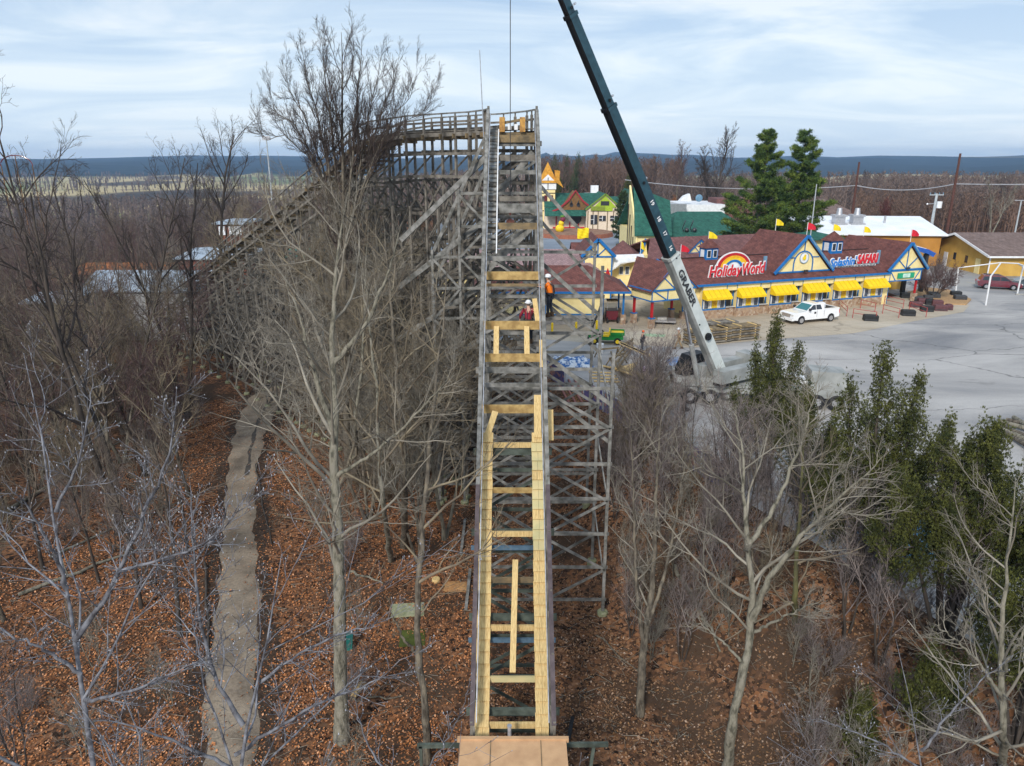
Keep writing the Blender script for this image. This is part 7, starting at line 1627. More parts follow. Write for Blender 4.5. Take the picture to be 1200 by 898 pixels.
proto('s4','bare_shrub',9,2.6,.025,W['bark'],W['twigyel'],P=dict(lv=3,n=(14,8,4),ratio=(.5,.5,.5),first=(.1,.15,.1),rmin=.005,minl=.05,ang=(.7,.6,.6)),stems=7,spread=.6,nseg=6)
proto('bb','bare_bush',10,4.6,.05,W['barkdark'],W['twigred'],P=dict(lv=4,n=(14,8,6,4),ratio=(.5,.5,.5,.5),first=(.3,.15,.1,.1),rmin=.012,minl=.08,ang=(.6,.6,.6,.6)),stems=11,spread=.75,nseg=8)
proto('t1','bare_tree',11,13,.14,W['barkpale'],W['twigyel'],P=dict(n=(19,9,7,4),ratio=(.40,.5,.5,.5),first=(.48,.15,.1,.1),rmin=.007,ang=(.8,.7,.7,.65)),stems=2,spread=.2)
proto('t2','bare_tree',12,11,.11,W['bark'],W['twigpale'],P=dict(n=(18,9,7,4),ratio=(.40,.5,.5,.5),first=(.42,.15,.1,.1),rmin=.006,ang=(.75,.7,.7,.65)),stems=3,spread=.25)
occupied=[]
def free(x,y,d):
    for a,b in occupied:
        if (a-x)**2+(b-y)**2<d*d: return False
    return True
def coaster_near(x,y,m=2.3):
    if abs(x)<5.2 and 15<y<44: return True
    for p in cen:
        if (p.x-x)**2+(p.y-y)**2<m*m: return True
    return False
def treespot(px,py): p=onG(px,py); occupied.append((p.x,p.y)); return p
# ---- named foreground trees -------------------------------------------------
def hand(name,base,pts,r,label,bark='barkpale',twig='twigpale',seed=1,P=None,thick=1.0,extra=None,cat='tree'):
    """trunk through photo-surveyed points: list of (px,py,forward distance)"""
    b=np.array([base.x,base.y,base.z-.2]); st=[]
    main=[b]+[np.array(AY(*q)) for q in pts]
    def dens(A):
        A=np.array(A); t=np.r_[0,np.cumsum(np.linalg.norm(np.diff(A,axis=0),axis=1))]; u=np.linspace(0,t[-1],26); Bx=np.stack([np.interp(u,t,A[:,i]) for i in range(3)],1)
        rg_=np.random.default_rng(seed+3); Bx[1:-1]+=rg_.normal(0,.025,(24,3)); return Bx
    st.append(dens(main)); rs=[r]
    for e in (extra or []):
        st.append(dens([np.array(AY(*q)) for q in e[0]])); rs.append(e[1])
    occupied.append((base.x,base.y))
    return tree_obj(name,seed,1,rs,W[bark],W[twig],label,cat,origin=(base.x,base.y,base.z),stems=len(st),stempts=st,P=P,thick=thick)
PF_=dict(n=(17,7,6,4),ratio=(.30,.5,.5,.5),first=(.34,.2,.2,.2),ang=(.85,.7,.7,.65),rk=(.013,.012,.010,.009),rmin=.006,trop=(.05,.04,.02,.01))
b=treespot(400,868); hand('bare_tree',b,[(398,700,21.5),(393,560,22),(392,470,22.5),(388,400,23),(392,330,23.5),(400,262,24),(408,225,24.3)],.26,'tall pale bare tree left of the track, its trunk rising from beside the teal bin',seed=31,P=PF_,extra=[(((391,505,22.3),(375,460,22.6),(362,415,22.8),(352,372,23),(330,320,23.4)),.10),(((393,560,22),(440,530,21.8),(480,495,21.4),(520,450,21),(545,400,20.8)),.07),(((389,430,22.8),(430,380,23),(455,320,23.5),(470,262,24)),.09)])
b=treespot(500,893); hand('bare_tree',b,[(500,840,20.3),(492,790,20.4),(489,740,20.6),(492,660,21),(497,590,21.4),(504,520,21.8),(511,450,22.2),(520,380,22.6),(524,310,23)],.15,'slim crooked bare tree just left of the track, bent near its foot',seed=32,P=dict(PF_,n=(15,7,5,4),ratio=(.22,.5,.5,.5)),extra=[(((491,770,20.5),(470,745,20.3),(460,720,20.2),(455,700,20.2)),.06)],bark='bark',twig='twigyel')
b=treespot(474,640); hand('bare_tree',b,[(474,560,30),(470,480,31),(462,400,32),(455,320,33),(448,250,34)],.20,'dark trunked bare tree in the middle distance left of the track',seed=33,P=PF_,bark='bark',twig='twigyel')
b=treespot(458,655); hand('bare_tree',b,[(449,590,28),(443,520,29),(440,440,30),(430,350,31),(420,280,32)],.15,'slender bare tree standing close left of the dark trunked one',seed=34,P=PF_,bark='barkpale',twig='twigyel')
b=treespot(418,560); hand('bare_tree',b,[(416,500,33),(425,420,34),(428,340,35),(432,260,36)],.16,'bare tree behind the tall pale one, where the path bends',seed=35,P=PF_,bark='barkpale',twig='twigyel')
b=treespot(750,838); hand('bare_tree',b,[(752,790,22.8),(757,740,23),(764,690,23.4),(768,620,24),(770,550,24.6),(776,480,25.2)],.17,'forked bare tree right of the track with three slim stems and a dark mossy foot',seed=36,P=dict(PF_,ratio=(.26,.5,.5,.5),n=(14,7,5,4),first=(.3,.2,.2,.2)),bark='bark',twig='twigpale',extra=[(((756,762,22.9),(749,720,23),(744,650,23.3),(742,560,23.7),(738,480,24.2)),.09),(((758,735,23),(778,680,23.4),(790,620,24),(800,560,24.6),(812,500,25.2)),.08)])
b=treespot(852,905); hand('bare_tree',b,[(858,850,19.4),(870,790,19.7),(880,740,20),(883,700,20.2),(876,650,20.5),(873,600,21),(872,545,21.4),(862,480,22)],.19,'big pale forked tree at the lower right with arching limbs over the road edge',seed=37,P=dict(PF_,ratio=(.34,.5,.5,.5),n=(15,7,6,4),first=(.45,.2,.2,.2)),bark='barkpale',twig='twigpale',extra=[(((882,725,20),(900,680,19.8),(930,640,19.7),(965,600,19.6),(1010,560,19.4),(1040,530,19.2)),.11),(((870,775,19.8),(845,750,20),(825,735,20.2),(805,720,20.3)),.05),(((884,740,20),(905,730,19.5),(935,715,19),(970,700,18.6)),.055),(((876,640,20.6),(905,600,21),(925,555,21.4),(945,500,21.8),(960,440,22.2)),.08)])
b=treespot(930,752); hand('mossy_tree',b,[(932,700,22.5),(935,640,23),(938,590,23.5),(940,540,24),(946,470,25)],.14,'mossy green trunked tree behind the pale forked tree',seed=38,P=PF_,bark='barkmoss',twig='twigyel')
b=G(1176,935,-3.5); hand('bare_tree',b,[(1176,860,15),(1174,800,15.2),(1172,740,15.5),(1178,680,15.8),(1186,610,16.2),(1190,560,16.6)],.15,'pale grey bare tree at the right edge in front of the cedars',seed=39,P=dict(PF_,ratio=(.28,.5,.5,.5)),bark='barkpale',twig='twigpale',extra=[(((1175,820,15.1),(1150,780,15),(1120,750,14.8),(1085,725,14.6)),.05),(((1173,790,15.2),(1195,750,15),(1220,700,15)),.05)])
# ---- tan tangle of crowns between the tall pale tree and the lift hill
for k,(px,y,key,s_,l) in enumerate(((140,46,'t1',.95,'tan twigged tree left of the path bend, leftmost of the tangle'),(396,56,'t2',1.0,'grey twigged tree just right of the path bend'),(402,50,'t1',1.05,'tan twigged tree below the lift hill, behind the tall pale trunk'),(430,38,'t2',1.1,'pale twigged many stemmed tree in the middle of the tangle'),(455,43,'t1',1.1,'tan twigged tree close under the crest lattice'),(495,40,'t2',1.15,'pale twigged tree second left of the tower'),(520,35.5,'t1',.95,'tan twigged tree touching the left side of the tower'),(535,45,'t1',1.05,'tan twigged tree directly behind the left tower legs'),(490,33,'t2',.85,'low pale twigged tree between crooked trunk and tower'),(350,75,'t1',1.1,'tan twigged tree behind the path bend, beneath the lower lift hill'),(225,76,'t2',1.1,'pale twigged tree in front of the white roofed depot'),(410,48,'t2',1.4,'pale twigged tree inside the shadow of the lift hill'),(300,74,'t1',1.3,'tall tan twigged tree whose top crosses the descending lift rail'),(428,45,'t2',1.45,'tall pale twigged tree just left of the domed crown trunk'),(448,47,'t1',1.45,'tall tan twigged tree just right of the domed crown trunk'),(505,46,'t2',1.4,'tall pale twigged tree in front of the crest trestle'),(180,70,'f5',1.0,'dark tree standing before the grey stone shed'),(110,66,'f2',1.0,'dark tree in front of the left end of the grey shed'),(60,62,'f4',1.0,'reddish twigged tree before the low white roofed shed'),(255,74,'f4',1.0,'reddish twigged tree before the depot doors'))):
    d=y*.956+5.5; x=(px-600)/850*d; occupied.append((x,y)); put(key,x,y,k*1.1,s_,l,None)
# ---- frosty twigs very near the camera, lower left ----------------------------
FR=dict(lv=3,n=(19,8,5),first=(.12,.15,.15),ang=(.9,.85,.8),ratio=(.26,.42,.45),rk=(.011,.010,.009),seg=(6,4,3),wob=.12,trop=(.06,.06,.04),taper=(.5,),minl=.07,rmin=.0045)
def frosty(name,bx,by,stems,label,seed,P=FR):
    b=np.array([bx,by,H1(bx,by)]); rg_=np.random.default_rng(seed); st=[];rs=[]
    for k,(pts,r) in enumerate(stems):
        A=[np.array(AY(*q)) for q in pts]
        if k==0: A=[b,b+np.array([.1,.1,3.5])]+A
        A=np.array(A); t=np.r_[0,np.cumsum(np.linalg.norm(np.diff(A,axis=0),axis=1))]; u=np.linspace(0,t[-1],18); B=np.stack([np.interp(u,t,A[:,i]) for i in range(3)],1)
        kk=np.ones(3)/3; 
        for i in range(3): B[1:-1,i]=np.convolve(B[:,i],kk,'valid')
        B[1:-1]+=rg_.normal(0,.012,(16,3)); st.append(B); rs.append(r)
    out=tree_data(seed,1,rs,P=P,stems=len(st),stempts=st)
    t=thing(name,label,'tree',tuple(b)); V,F=tubes(out[0],8); npobj('trunk',V-b,F,W['frost'],t)
    VV=[];FF=[];off=0;tips=[]
    for lv in (1,2,3):
        if out[lv]:
            V,F=tubes(out[lv],(6,5,4)[lv-1]); VV.append(V);FF.append(F+off);off+=len(V); tips+=[p[-1] for p,_ in out[lv]]
    npobj('crown',np.concatenate(VV)-b,np.concatenate(FF),W['frost'],t)
    tips+= [p[-1] for p,_ in out[0]]
    # buds at the twig tips
    tp_=np.array(tips); n=len(tp_); base=np.array([(1,0,0),(-1,0,0),(0,1,0),(0,-1,0),(0,0,2.2),(0,0,-1.6)],float)*.0065
    sc=(.5+1.1*rg_.random(n)**2)[:,None,None]; V=(tp_[:,None,:]+base[None]*sc).reshape(-1,3)-b
    f=np.array([(0,2,4),(2,1,4),(1,3,4),(3,0,4),(2,0,5),(1,2,5),(3,1,5),(0,3,5)]); F=(np.arange(n)[:,None,None]*6+f[None]).reshape(-1,3)
    npobj('buds',V,F,W['bud'],t); return t
frosty('frosty_tree',-4.3,5.4,[
 ([(118,960,6.2),(105,880,6.6),(95,800,7.0),(85,740,7.3),(72,660,7.7),(60,560,8.1),(45,480,8.5),(28,415,8.9)],.075),
 ([(88,750,7.2),(125,700,7.3),(150,650,7.4),(172,590,7.5),(200,540,7.6),(207,455,7.8)],.035),
 ([(78,690,7.5),(60,640,7.4),(30,590,7.3),(5,560,7.2)],.026),
 ([(140,670,7.35),(190,655,7.0),(240,640,6.8),(285,590,6.8),(310,555,6.8)],.020),
 ([(100,820,6.8),(150,812,6.5),(200,790,6.3),(250,765,6.2)],.022),
 ([(66,600,7.9),(90,540,8.0),(105,480,8.2),(108,430,8.4)],.020),
 ([(95,790,7.0),(50,760,6.9),(0,735,6.8),(-40,720,6.8)],.024)],'near bare tree with frosty blue grey twigs and pale buds, leftmost in the foreground',51)
frosty('frosty_tree',-2.6,4.6,[
 ([(262,960,5.9),(270,890,6.3),(292,840,6.6),(312,790,6.8),(322,730,7.0),(330,650,7.3)],.085),
 ([(275,885,6.4),(330,850,6.6),(380,820,6.8),(440,800,7.0),(490,760,7.1)],.022),
 ([(285,850,6.5),(250,790,6.7),(232,720,6.9),(225,640,7.1),(222,560,7.3)],.026),
 ([(305,800,6.75),(350,765,6.8),(400,742,6.9),(450,728,7.0),(480,712,7.0)],.018),
 ([(268,900,6.3),(210,870,6.2),(150,850,6.1),(90,840,6.0)],.022),
 ([(225,660,7.1),(260,620,7.0),(275,560,7.0)],.014)],'near bare tree with frosty twigs whose branches cross the foot of the dirt path',52)
frosty('frosty_tree',-1.2,4.2,[
 ([(470,975,6.0),(478,935,6.1),(500,905,6.2),(545,885,6.3),(600,880,6.4)],.035),
 ([(478,930,6.1),(440,890,6.2),(420,850,6.3),(415,800,6.4)],.014),
 ([(490,915,6.2),(530,860,6.4),(552,800,6.6)],.010)],'low frosty twigs reaching over the tan tunnel roof',53,dict(FR,n=(8,4,3)))
frosty('frosty_tree',5.2,4.4,[
 ([(1090,960,7.4),(1085,900,7.6),(1075,850,7.8),(1060,800,8.0),(1050,750,8.2)],.055),
 ([(1085,905,7.6),(1030,870,7.7),(980,850,7.8),(940,840,7.9)],.016),
 ([(1080,880,7.7),(1120,830,7.7),(1160,790,7.7),(1199,760,7.7)],.018),
 ([(1088,940,7.5),(1130,910,7.4),(1180,900,7.3)],.014)],'low frosty grey shrubby tree in the lower right corner',54,dict(FR,n=(12,6,4)))
# ---- tall emergent crowns on the skyline --------------------------------------
def crownat(px,pytop,yf,w,key_seed,bark,twig,label,P=None,stems=4,spread=.3,rk=.22):
    a=AY(px,pytop,yf); 
    x,y=a.x,yf; z=H1(x,y); Ht=a.z-z; occupied.append((x,y))
    return tree_obj('tall_bare_tree',key_seed,Ht,rk,bark,twig,label,'tree',loc=(x,y,z),P=P,stems=stems,spread=spread,nseg=12)
PC=dict(n=(20,9,6,4),ratio=(.26,.5,.5,.5),first=(.4,.15,.15,.15),ang=(.5,.6,.6,.6),rmin=.010,rk=(.014,.012,.011,.010),trop=(.08,.05,.03,.02))
W['twigsky']=M('warm_brown_twigs',(.10,.075,.062),(.055,.042,.038),scale=1.2,rough=.9,island=.3)
PS=dict(PC,n=(20,10,7,5),first=(.56,.15,.12,.12),ratio=(.25,.5,.52,.5),rmin=.009)
b=Vector((AY(404,500,44).x,44,H1(-10.2,44))); TIPS=[(296,128,.07),(312,95,.08),(330,70,.09),(352,50,.09),(376,42,.10),(400,38,.11),(424,44,.10),(447,56,.09),(468,62,.08),(490,78,.08),(508,96,.07)]
ex=[]
for k,(tx_,ty_,r_) in enumerate(TIPS[:5]+TIPS[6:]):
    fx=404+(tx_-404)*.10; fy=300-abs(tx_-404)*.25; yy0=44+((k*7)%5-2)*.25
    ex.append(([(403,330,44),(fx,fy-20,yy0),(404+(tx_-404)*.36,fy-85,yy0),(404+(tx_-404)*.66,(fy-85)*.5+ty_*.5,yy0+((k*3)%4-1.5)*.6),(404+(tx_-404)*.88,ty_+38,yy0+((k*3)%4-1.5)*.9),(tx_,ty_,yy0+((k*3)%4-1.5)*1.1)],r_))
occupied.append((b.x,44))
hand('tall_bare_tree',b,[(404,420,44),(403,330,44),(402,240,44),(401,150,44),(400,38,44)],.26,'huge domed bare crown rising above the lift hill against the sky',bark='bark',twig='twigsky',seed=61,P=dict(lv=4,n=(24,9,7,5),first=(.44,.12,.12,.12),ratio=(.20,.5,.5,.5),ang=(.42,.5,.55,.6),rk=(.013,.012,.011,.010),rmin=.008,trop=(.10,.07,.05,.03)),extra=ex)
#crownat(466,56,45,0,261,W['bark'],W['twigsky'],'right hand crown of the big bare tree group, nearest the crest rails',P=PS,stems=4,spread=.15,rk=.22)
#crownat(345,76,46,0,161,W['bark'],W['twigsky'],'left hand crown of the big bare tree group above the lift hill',P=PS,stems=5,spread=.20,rk=.2)
crownat(44,70,36,0,62,W['barkdark'],W['twigdark'],'dark crooked bare tree cut by the left edge, tallest on the left',P=dict(PC,wob=.2,n=(13,8,5,4),first=(.35,.15,.15,.15),ratio=(.34,.5,.5,.5)),stems=2,spread=.12)
crownat(88,160,52,0,63,W['barkdark'],W['twigdark'],'dark bare tree second from the left edge on the skyline',P=dict(PC,wob=.17,n=(15,8,5,4)),stems=2,spread=.22)
crownat(178,182,56,0,64,W['barkdark'],W['twigdark'],'slim bare tree between the two dark crowns on the left skyline',P=dict(PC,n=(13,8,5,4)),stems=2,spread=.15,rk=.2)
crownat(236,150,72,0,65,W['barkdark'],W['twigdark'],'round crowned bare tree left of the floodlight pole, in front of the white roofed depot',P=dict(PC,first=(.42,.15,.15,.15),ratio=(.34,.5,.5,.5),n=(14,9,6,4)),stems=1,rk=.28)
crownat(842,152,160,0,66,W['barkdark'],W['twigdark'],'rounded bare tree on the skyline left of the two pines',P=dict(PC,ratio=(.42,.5,.5,.5),n=(15,9,6,4),first=(.25,.15,.15,.15),rmin=.03),stems=2,spread=.3,rk=.4)
crownat(795,170,190,0,67,W['bark'],W['twigred'],'thin bare tree on the skyline between the boom and the rounded one',P=dict(PC,ratio=(.3,.5,.5,.5),rmin=.03),stems=1,rk=.3)
crownat(1172,208,140,0,68,W['barkpale'],W['twigpale'],'pale bare tree among the woods right of the tall brown pole',P=dict(PC,ratio=(.3,.5,.5,.5),rmin=.03,n=(12,7,5,3)),stems=2,rk=.2)
# ---- the wood -----------------------------------------------------------------
SH1='bare grey brown tree packed in the wood left of the coaster'
def wood(n,xf,keys,dmin,label,group,smin=.8,smax=1.2,cat='tree',limit=None,extra=lambda x,y:True):
    c=0;tries=0
    while c<n and tries<n*40:
        tries+=1; x,y=xf()
        if y<4 or x>bx_at(y)-.4 or not free(x,y,dmin) or coaster_near(x,y) or onpath(x,y,.8) or not extra(x,y): continue
        q_=proj(x,y,H1(x,y)); q2_=proj(x,y,H1(x,y)+4)
        if (225<q_[0]<385 or 215<q2_[0]<370) and q_[1]>425: continue
        occupied.append((x,y)); put(rt.choice(keys),x,y,rt.uniform(0,6.28),rt.uniform(smin,smax),label,group,cat=cat); c+=1
    return c
def fan(y0,y1,p0,p1,pw=1.0):
    def f():
        y=y0+(y1-y0)*rt.random()**pw; px=rt.uniform(p0,p1); d=y*.956+5.5; return (px-600)/850*d,y
    return f
# buildings glimpsed keep a little clearing
print('wood', wood(34,fan(40,60,-120,215),['f1','f2','f3','f4','f5'],2.1,'bare tree packed in the first rows of the wood left of the lift hill','trees in the near wood',.7,1.0),
 wood(85,fan(60,100,-150,560),['f1','f2','f4','f5','f4'],3.0,'bare brown tree in the thick middle of the wood around the pale roofed sheds','trees in the middle wood',.65,.95),
 wood(95,fan(100,210,-150,620),['f2','f4','f5','f1'],3.8,'small looking bare tree in the far rows of the wood on the left','trees in the far wood',.75,1.05),
 wood(16,fan(26,42,-150,560),['f1','f3','f5'],3.6,'thin bare tree standing free on the leaf litter beside the path','trees along the path',.5,.75),
 wood(70,fan(36,62,-100,560,.8),['s1','s2','s1','s3','s4'],1.4,'bare sapling in the undergrowth below the lift hill','saplings of the left wood',.7,1.3,cat='sapling'),
 wood(22,fan(18,36,-100,520),['s2','s3','s2','s5'],1.8,'low bare sapling on the open leaf litter left of the track','saplings near the path',.45,.85,cat='sapling'))
def rstrip():
    y=rt.uniform(25,39); x=rt.uniform(5.0 if y<40 else 2.5,float(bx_at(y))); return x,y
print('right', wood(52,rstrip,['s1','s5','s2','s5','s3','s5'],.9,'upright bare sapling in the thicket between the coaster tower and the lot','saplings at the lot edge',.5,.82,cat='sapling',extra=lambda x,y:x>4.9 or y>42))
for k in range(16):
    y=rt.uniform(29,39); x=float(bx_at(y))-rt.uniform(.2,1.6); put(rt.choice(['s1','s5','s5']),x,y,rt.uniform(0,6.28),rt.uniform(.8,1.1),'bare sapling in the screen of brush in front of the crane carrier','saplings before the crane',cat='sapling')
def rlow():
    y=rt.uniform(11,30); x=rt.uniform(7.5,float(bx_at(y))-.2); return x,y
print(wood(28,rlow,['s2','s3','s5','s3'],1.0,'bare shrub in the brush at the lower right below the cedars','shrubs at the lower right',.6,1.0,cat='shrub',extra=lambda x,y:x>6.5+ (y-11)*.12))
# bush in the mulch bed
p=G(1092,350,0); put('bb',p.x,p.y,0,1.0,'big rounded leafless bush in the mulch bed beside the right porch',None,z=.1,cat='bush'); p=G(1083,325,0); put('s3',66.0-8,99,1,1.1,'second leafless bush behind the mulch bed, in front of the ochre gable wall',None,z=0,cat='bush')
# ------------------------------------------------------------------ conifers
def conifer(name,seed,H_,Rmax,style,label,loc,group=None,bark='barkdark',fol='cedar',density=1.0,fsize=1.0,tops=None,low=.14):
    rng=np.random.default_rng(seed); t=thing(name,label,'tree',loc,group)
    out=[];tr=[]
    tops=tops or [(0,0,1.0)]
    FP_=[];FD=[]
    for (dx,dy,hf) in tops:
        hh=H_*hf; pts=brpath(rng,np.array([dx*.15,dy*.15,-.2]),np.array([dx/hh*1.0,dy/hh*1.0,1.0]),hh,10,.02,.01); pts[:,0]+=np.linspace(0,dx*.2,11); r0=H_*.017*(hf**2); tr.append((pts,np.linspace(r0,.01,11)))
        nb=int(((40 if len(tops)>4 else 60) if style=='cedar' else 80)*hf*density**.5)
        for i in range(nb):
            f=(i+.5)/nb; t0=low if style=='cedar' else .10; tt=t0+(1-t0)*f**.9; tt=tt if style=='cedar' else min(.985,max(.08,round(tt*15)/15+rng.normal(0,.008))); k=tt*10; a=min(int(k),9); p=pts[a]+(pts[a+1]-pts[a])*(k-a)
            az=i*2.399+rng.normal(0,.3)
            if style=='cedar':
                prof=(1-tt)**.75*(.55+.45*min(1,tt/.3)); l=Rmax*prof*(.55+.7*rng.random())+.25; el=.80+.35*tt
                if rng.random()<.2: l*=1.5
            else:
                prof=(1-tt)**.72*(.7+.3*min(1,tt/.25)); l=Rmax*prof*(.55+.55*rng.random())+.5; el=.08+.5*tt
            d=np.array([math.cos(az)*math.cos(el),math.sin(az)*math.cos(el),math.sin(el)])
            bp=brpath(rng,p,d,l,5,.07,.05 if style=='cedar' else .04); out.append((bp,np.linspace(max(.012,l*.012),.006,6)))
            # side sprays
            if style=='cedar':
                nc=max(2,int(l*3.2)); uc=.35+.65*(np.arange(nc)+rng.random(nc)*.7)/nc; uc=np.minimum(uc,1); kk=uc*5; ai=np.minimum(kk.astype(int),4); cc_=bp[ai]+(bp[ai+1]-bp[ai])*(kk-ai)[:,None]+rng.normal(0,.10,(nc,3))*min(l,1)
                per=int(24*density)+4; cr__=(.09+.09*rng.random(nc))*fsize**.6; q=np.repeat(cc_,per,0)+np.clip(rng.normal(0,1,(nc*per,3)),-1.6,1.6)*np.repeat(cr__,per)[:,None]*np.array([.75,.75,2.1])
                dd=unit(bp[-1]-bp[0]); D=dd[None]*.35+rng.normal(0,.35,(nc*per,3)); D[:,2]+=.9; FP_.append(q); FD.append(D/np.linalg.norm(D,axis=1,keepdims=True)); continue
            ns=int((l*26+6)*density)
            u=.22+.78*rng.random(ns)**.8; kk=u*5; ai=np.minimum(kk.astype(int),4); q=bp[ai]+(bp[ai+1]-bp[ai])*(kk-ai)[:,None]
            w=(.12+.16*l*(1-u*.5)) if style=='cedar' else (.16+.14*l*(1.2-u))
            offs=rng.normal(0,1,(ns,3))*w[:,None]*np.array([.8,.8,.9 if style=='cedar' else .22]); q=q+offs
            dd=unit(bp[-1]-bp[0]); D=dd[None]*.8+rng.normal(0,.45,(ns,3)); D[:,2]+=.55 if style=='cedar' else .12
            FP_.append(q); FD.append(D/np.linalg.norm(D,axis=1,keepdims=True))
    V,F=tubes(tr,8); npobj('trunk',V,F,W[bark],t); V,F=tubes(out,4); npobj('limbs',V,F,W[bark],t)
    q=np.concatenate(FP_); D=np.concatenate(FD); n=len(q); m_=(9 if fsize<2 else 4) if style=='cedar' else 13
    ls=(.048 if style=='cedar' else .14)*fsize; wd=(.0105 if style=='cedar' else .017)*fsize
    q=np.repeat(q,m_,0)+rng.normal(0,ls*.35,(n*m_,3)); D=np.repeat(D,m_,0)+rng.normal(0,.45,(n*m_,3)); D/=np.linalg.norm(D,axis=1,keepdims=True)
    s=np.cross(D,rng.normal(0,1,D.shape)); s/=np.linalg.norm(s,axis=1,keepdims=True); L2=ls*(.6+.8*rng.random((n*m_,1))); w2=wd*(.7+.6*rng.random((n*m_,1)))
    V=np.stack([q-D*L2*.3,q+s*w2+D*L2*.2,q+D*L2,q-s*w2+D*L2*.2],1).reshape(-1,3); F=np.arange(n*m_*4).reshape(-1,4)
    npobj('crown',V,F,W[fol],t,smooth=False); return t
def cz_(x,y): return (x,y,H1(x,y))
conifer('cedar_tree',71,8.4,2.0,'cedar','narrow twin tipped cedar in front of the ticket building, behind the bare branches',cz_(12.6,33.5),tops=[(0,0,1),(.9,0,.84),(-.8,.4,.8),(.3,.6,.9),(-1.4,0,.6),(1.5,.3,.62),(-.3,-.6,.72),(.9,-.6,.55)],fsize=1.0,density=.9,low=.3)
conifer('cedar_tree',72,9.1,2.3,'cedar','dark ragged cedar with twin leaning tips, second from the right',cz_(13.4,24.6),tops=[(0,0,1),(.9,.2,.90),(-.7,.3,.86),(1.5,0,.76),(-1.3,0,.68),(.4,-.7,.78),(2.0,.3,.6),(-1.9,.2,.5),(1.1,-.9,.55),(-.6,-.9,.6)],fsize=1.0,density=1.0,low=.28)
conifer('cedar_tree',73,7.6,2.4,'cedar','broad cedar with several tips and a bare dark leaning trunk near the lot edge',cz_(14.6,20.9),tops=[(.2,0,1),(-.8,.2,.95),(1.1,.3,.97),(-1.7,0,.82),(1.8,0,.84),(.2,-.8,.82),(-1.0,-.8,.72),(2.4,.2,.66),(-2.4,.3,.62),(1.2,-1,.7),(.4,.9,.9)],fsize=1.0,density=1.0,low=.42)
conifer('cedar_tree',74,8.0,2.2,'cedar','cedar cut by the right edge of the picture',cz_(14.6,17.0),tops=[(.5,0,.98),(-.5,.2,.84),(1.5,0,.88),(-1.2,0,.7),(.3,-.8,.8),(1.2,.8,.9),(-.6,-.8,.65)],fsize=1.0,density=1.0,low=.3)
conifer('cedar_shrub',75,3.2,1.2,'cedar','low olive cedar shrub below the big cedars at the bottom of the slope',cz_(12.6,18.2),tops=[(0,0,1),(.7,.1,.8)],fsize=1.0); conifer('cedar_shrub',76,2.4,1.0,'cedar','small yellowish cedar shrub left of the low olive one',cz_(11.0,18.6),fsize=.9)
conifer('cedar_tree',77,6.0,1.5,'cedar','short cedar half hidden between the twin tipped cedar and the ragged one',cz_(12.9,28.8),tops=[(0,0,1),(.7,0,.8),(-.5,.3,.75)],fsize=1.0)
pz=lambda px,pt,yf:(AY(px,pt,yf).x,yf,AY(px,pt,yf).z)
x,y,h_=pz(897,152,100); conifer('pine_tree',81,h_,7.2,'pine','left and fuller of the two big green pines behind the ticket building',(x,y,0),fol='pine',fsize=1.9,density=1.0,bark='bark')
x,y,h_=pz(945,154,104); conifer('pine_tree',82,h_,6.6,'pine','right and slightly thinner of the two big green pines behind the ticket building',(x,y,0),fol='pine',fsize=1.9,density=1.0,bark='bark')
x,y,h_=pz(655,202,190); conifer('cedar_tree',83,h_,3.2,'cedar','dark olive cone shaped evergreen right of the orange spire',(x,y,0),fol='cedar',fsize=3.2,density=.5)
x,y,h_=pz(736,208,190); conifer('cedar_tree',84,h_,3.0,'cedar','dark evergreen behind the crane boom above the green roofs',(x,y,0),fol='cedar',fsize=3.2,density=.5)
x,y,h_=pz(733,225,140); conifer('spruce_tree',85,h_,2.6,'pine','grey green spruce in front of the green gabled shop',(x,y,0),fol='farpine',fsize=2.2,density=.5)
# ------------------------------------------------------------------ far woods (stuff)
def farwood(name,label,N,xf,hr,mat,seed,blades=34,wid=.10):
    rng=np.random.default_rng(seed); bx=[];by=[]
    while len(bx)<N:
        x,y=xf(rng)
        bx.append(x); by.append(y)
    bx=np.array(bx);by=np.array(by); bz=hgt(bx,by); Ht=hr[0]+(hr[1]-hr[0])*rng.random(N)
    # per tree: blades from points on the stem going outward-up
    M_=blades; t=rng.random((N,M_))**.8*.75+.2; t[:,0]=0
    az=rng.random((N,M_))*6.283; el=.5+.7*rng.random((N,M_)); L2=Ht[:,None]*(.18+.25*rng.random((N,M_)))*(1.15-t); L2[:,0]=Ht; el[:,0]=1.56
    D=np.stack([np.cos(az)*np.cos(el),np.sin(az)*np.cos(el),np.sin(el)],-1)
    o_=np.stack([bx,by,bz],1)[:,None,:]+np.stack([rng.normal(0,.25,(N,M_)),rng.normal(0,.25,(N,M_)),t*Ht[:,None]],-1); o_[:,0,:2]=np.stack([bx,by],1)
    dist=np.hypot(bx,by)[:,None]; w=np.maximum(wid,dist*.00045)*(.6+.8*rng.random((N,M_))); w[:,0]*=1.6
    s=np.cross(D,np.array([.3,.9,.1])); s/=np.linalg.norm(s,axis=-1,keepdims=True); u=np.cross(D,s)
    tip=o_+D*L2[...,None]
    V=np.stack([o_+s*w[...,None],o_-s*w[...,None]*.5+u*w[...,None]*.87,o_-s*w[...,None]*.5-u*w[...,None]*.87,tip],2).reshape(-1,3)
    n=N*M_; F=(np.arange(n)[:,None,None]*4+np.array([(0,1,3),(1,2,3),(2,0,3)])[None]).reshape(-1,3)
    return tag(npobj(name,V,F,mat,smooth=False),label,'woods',kind='stuff')
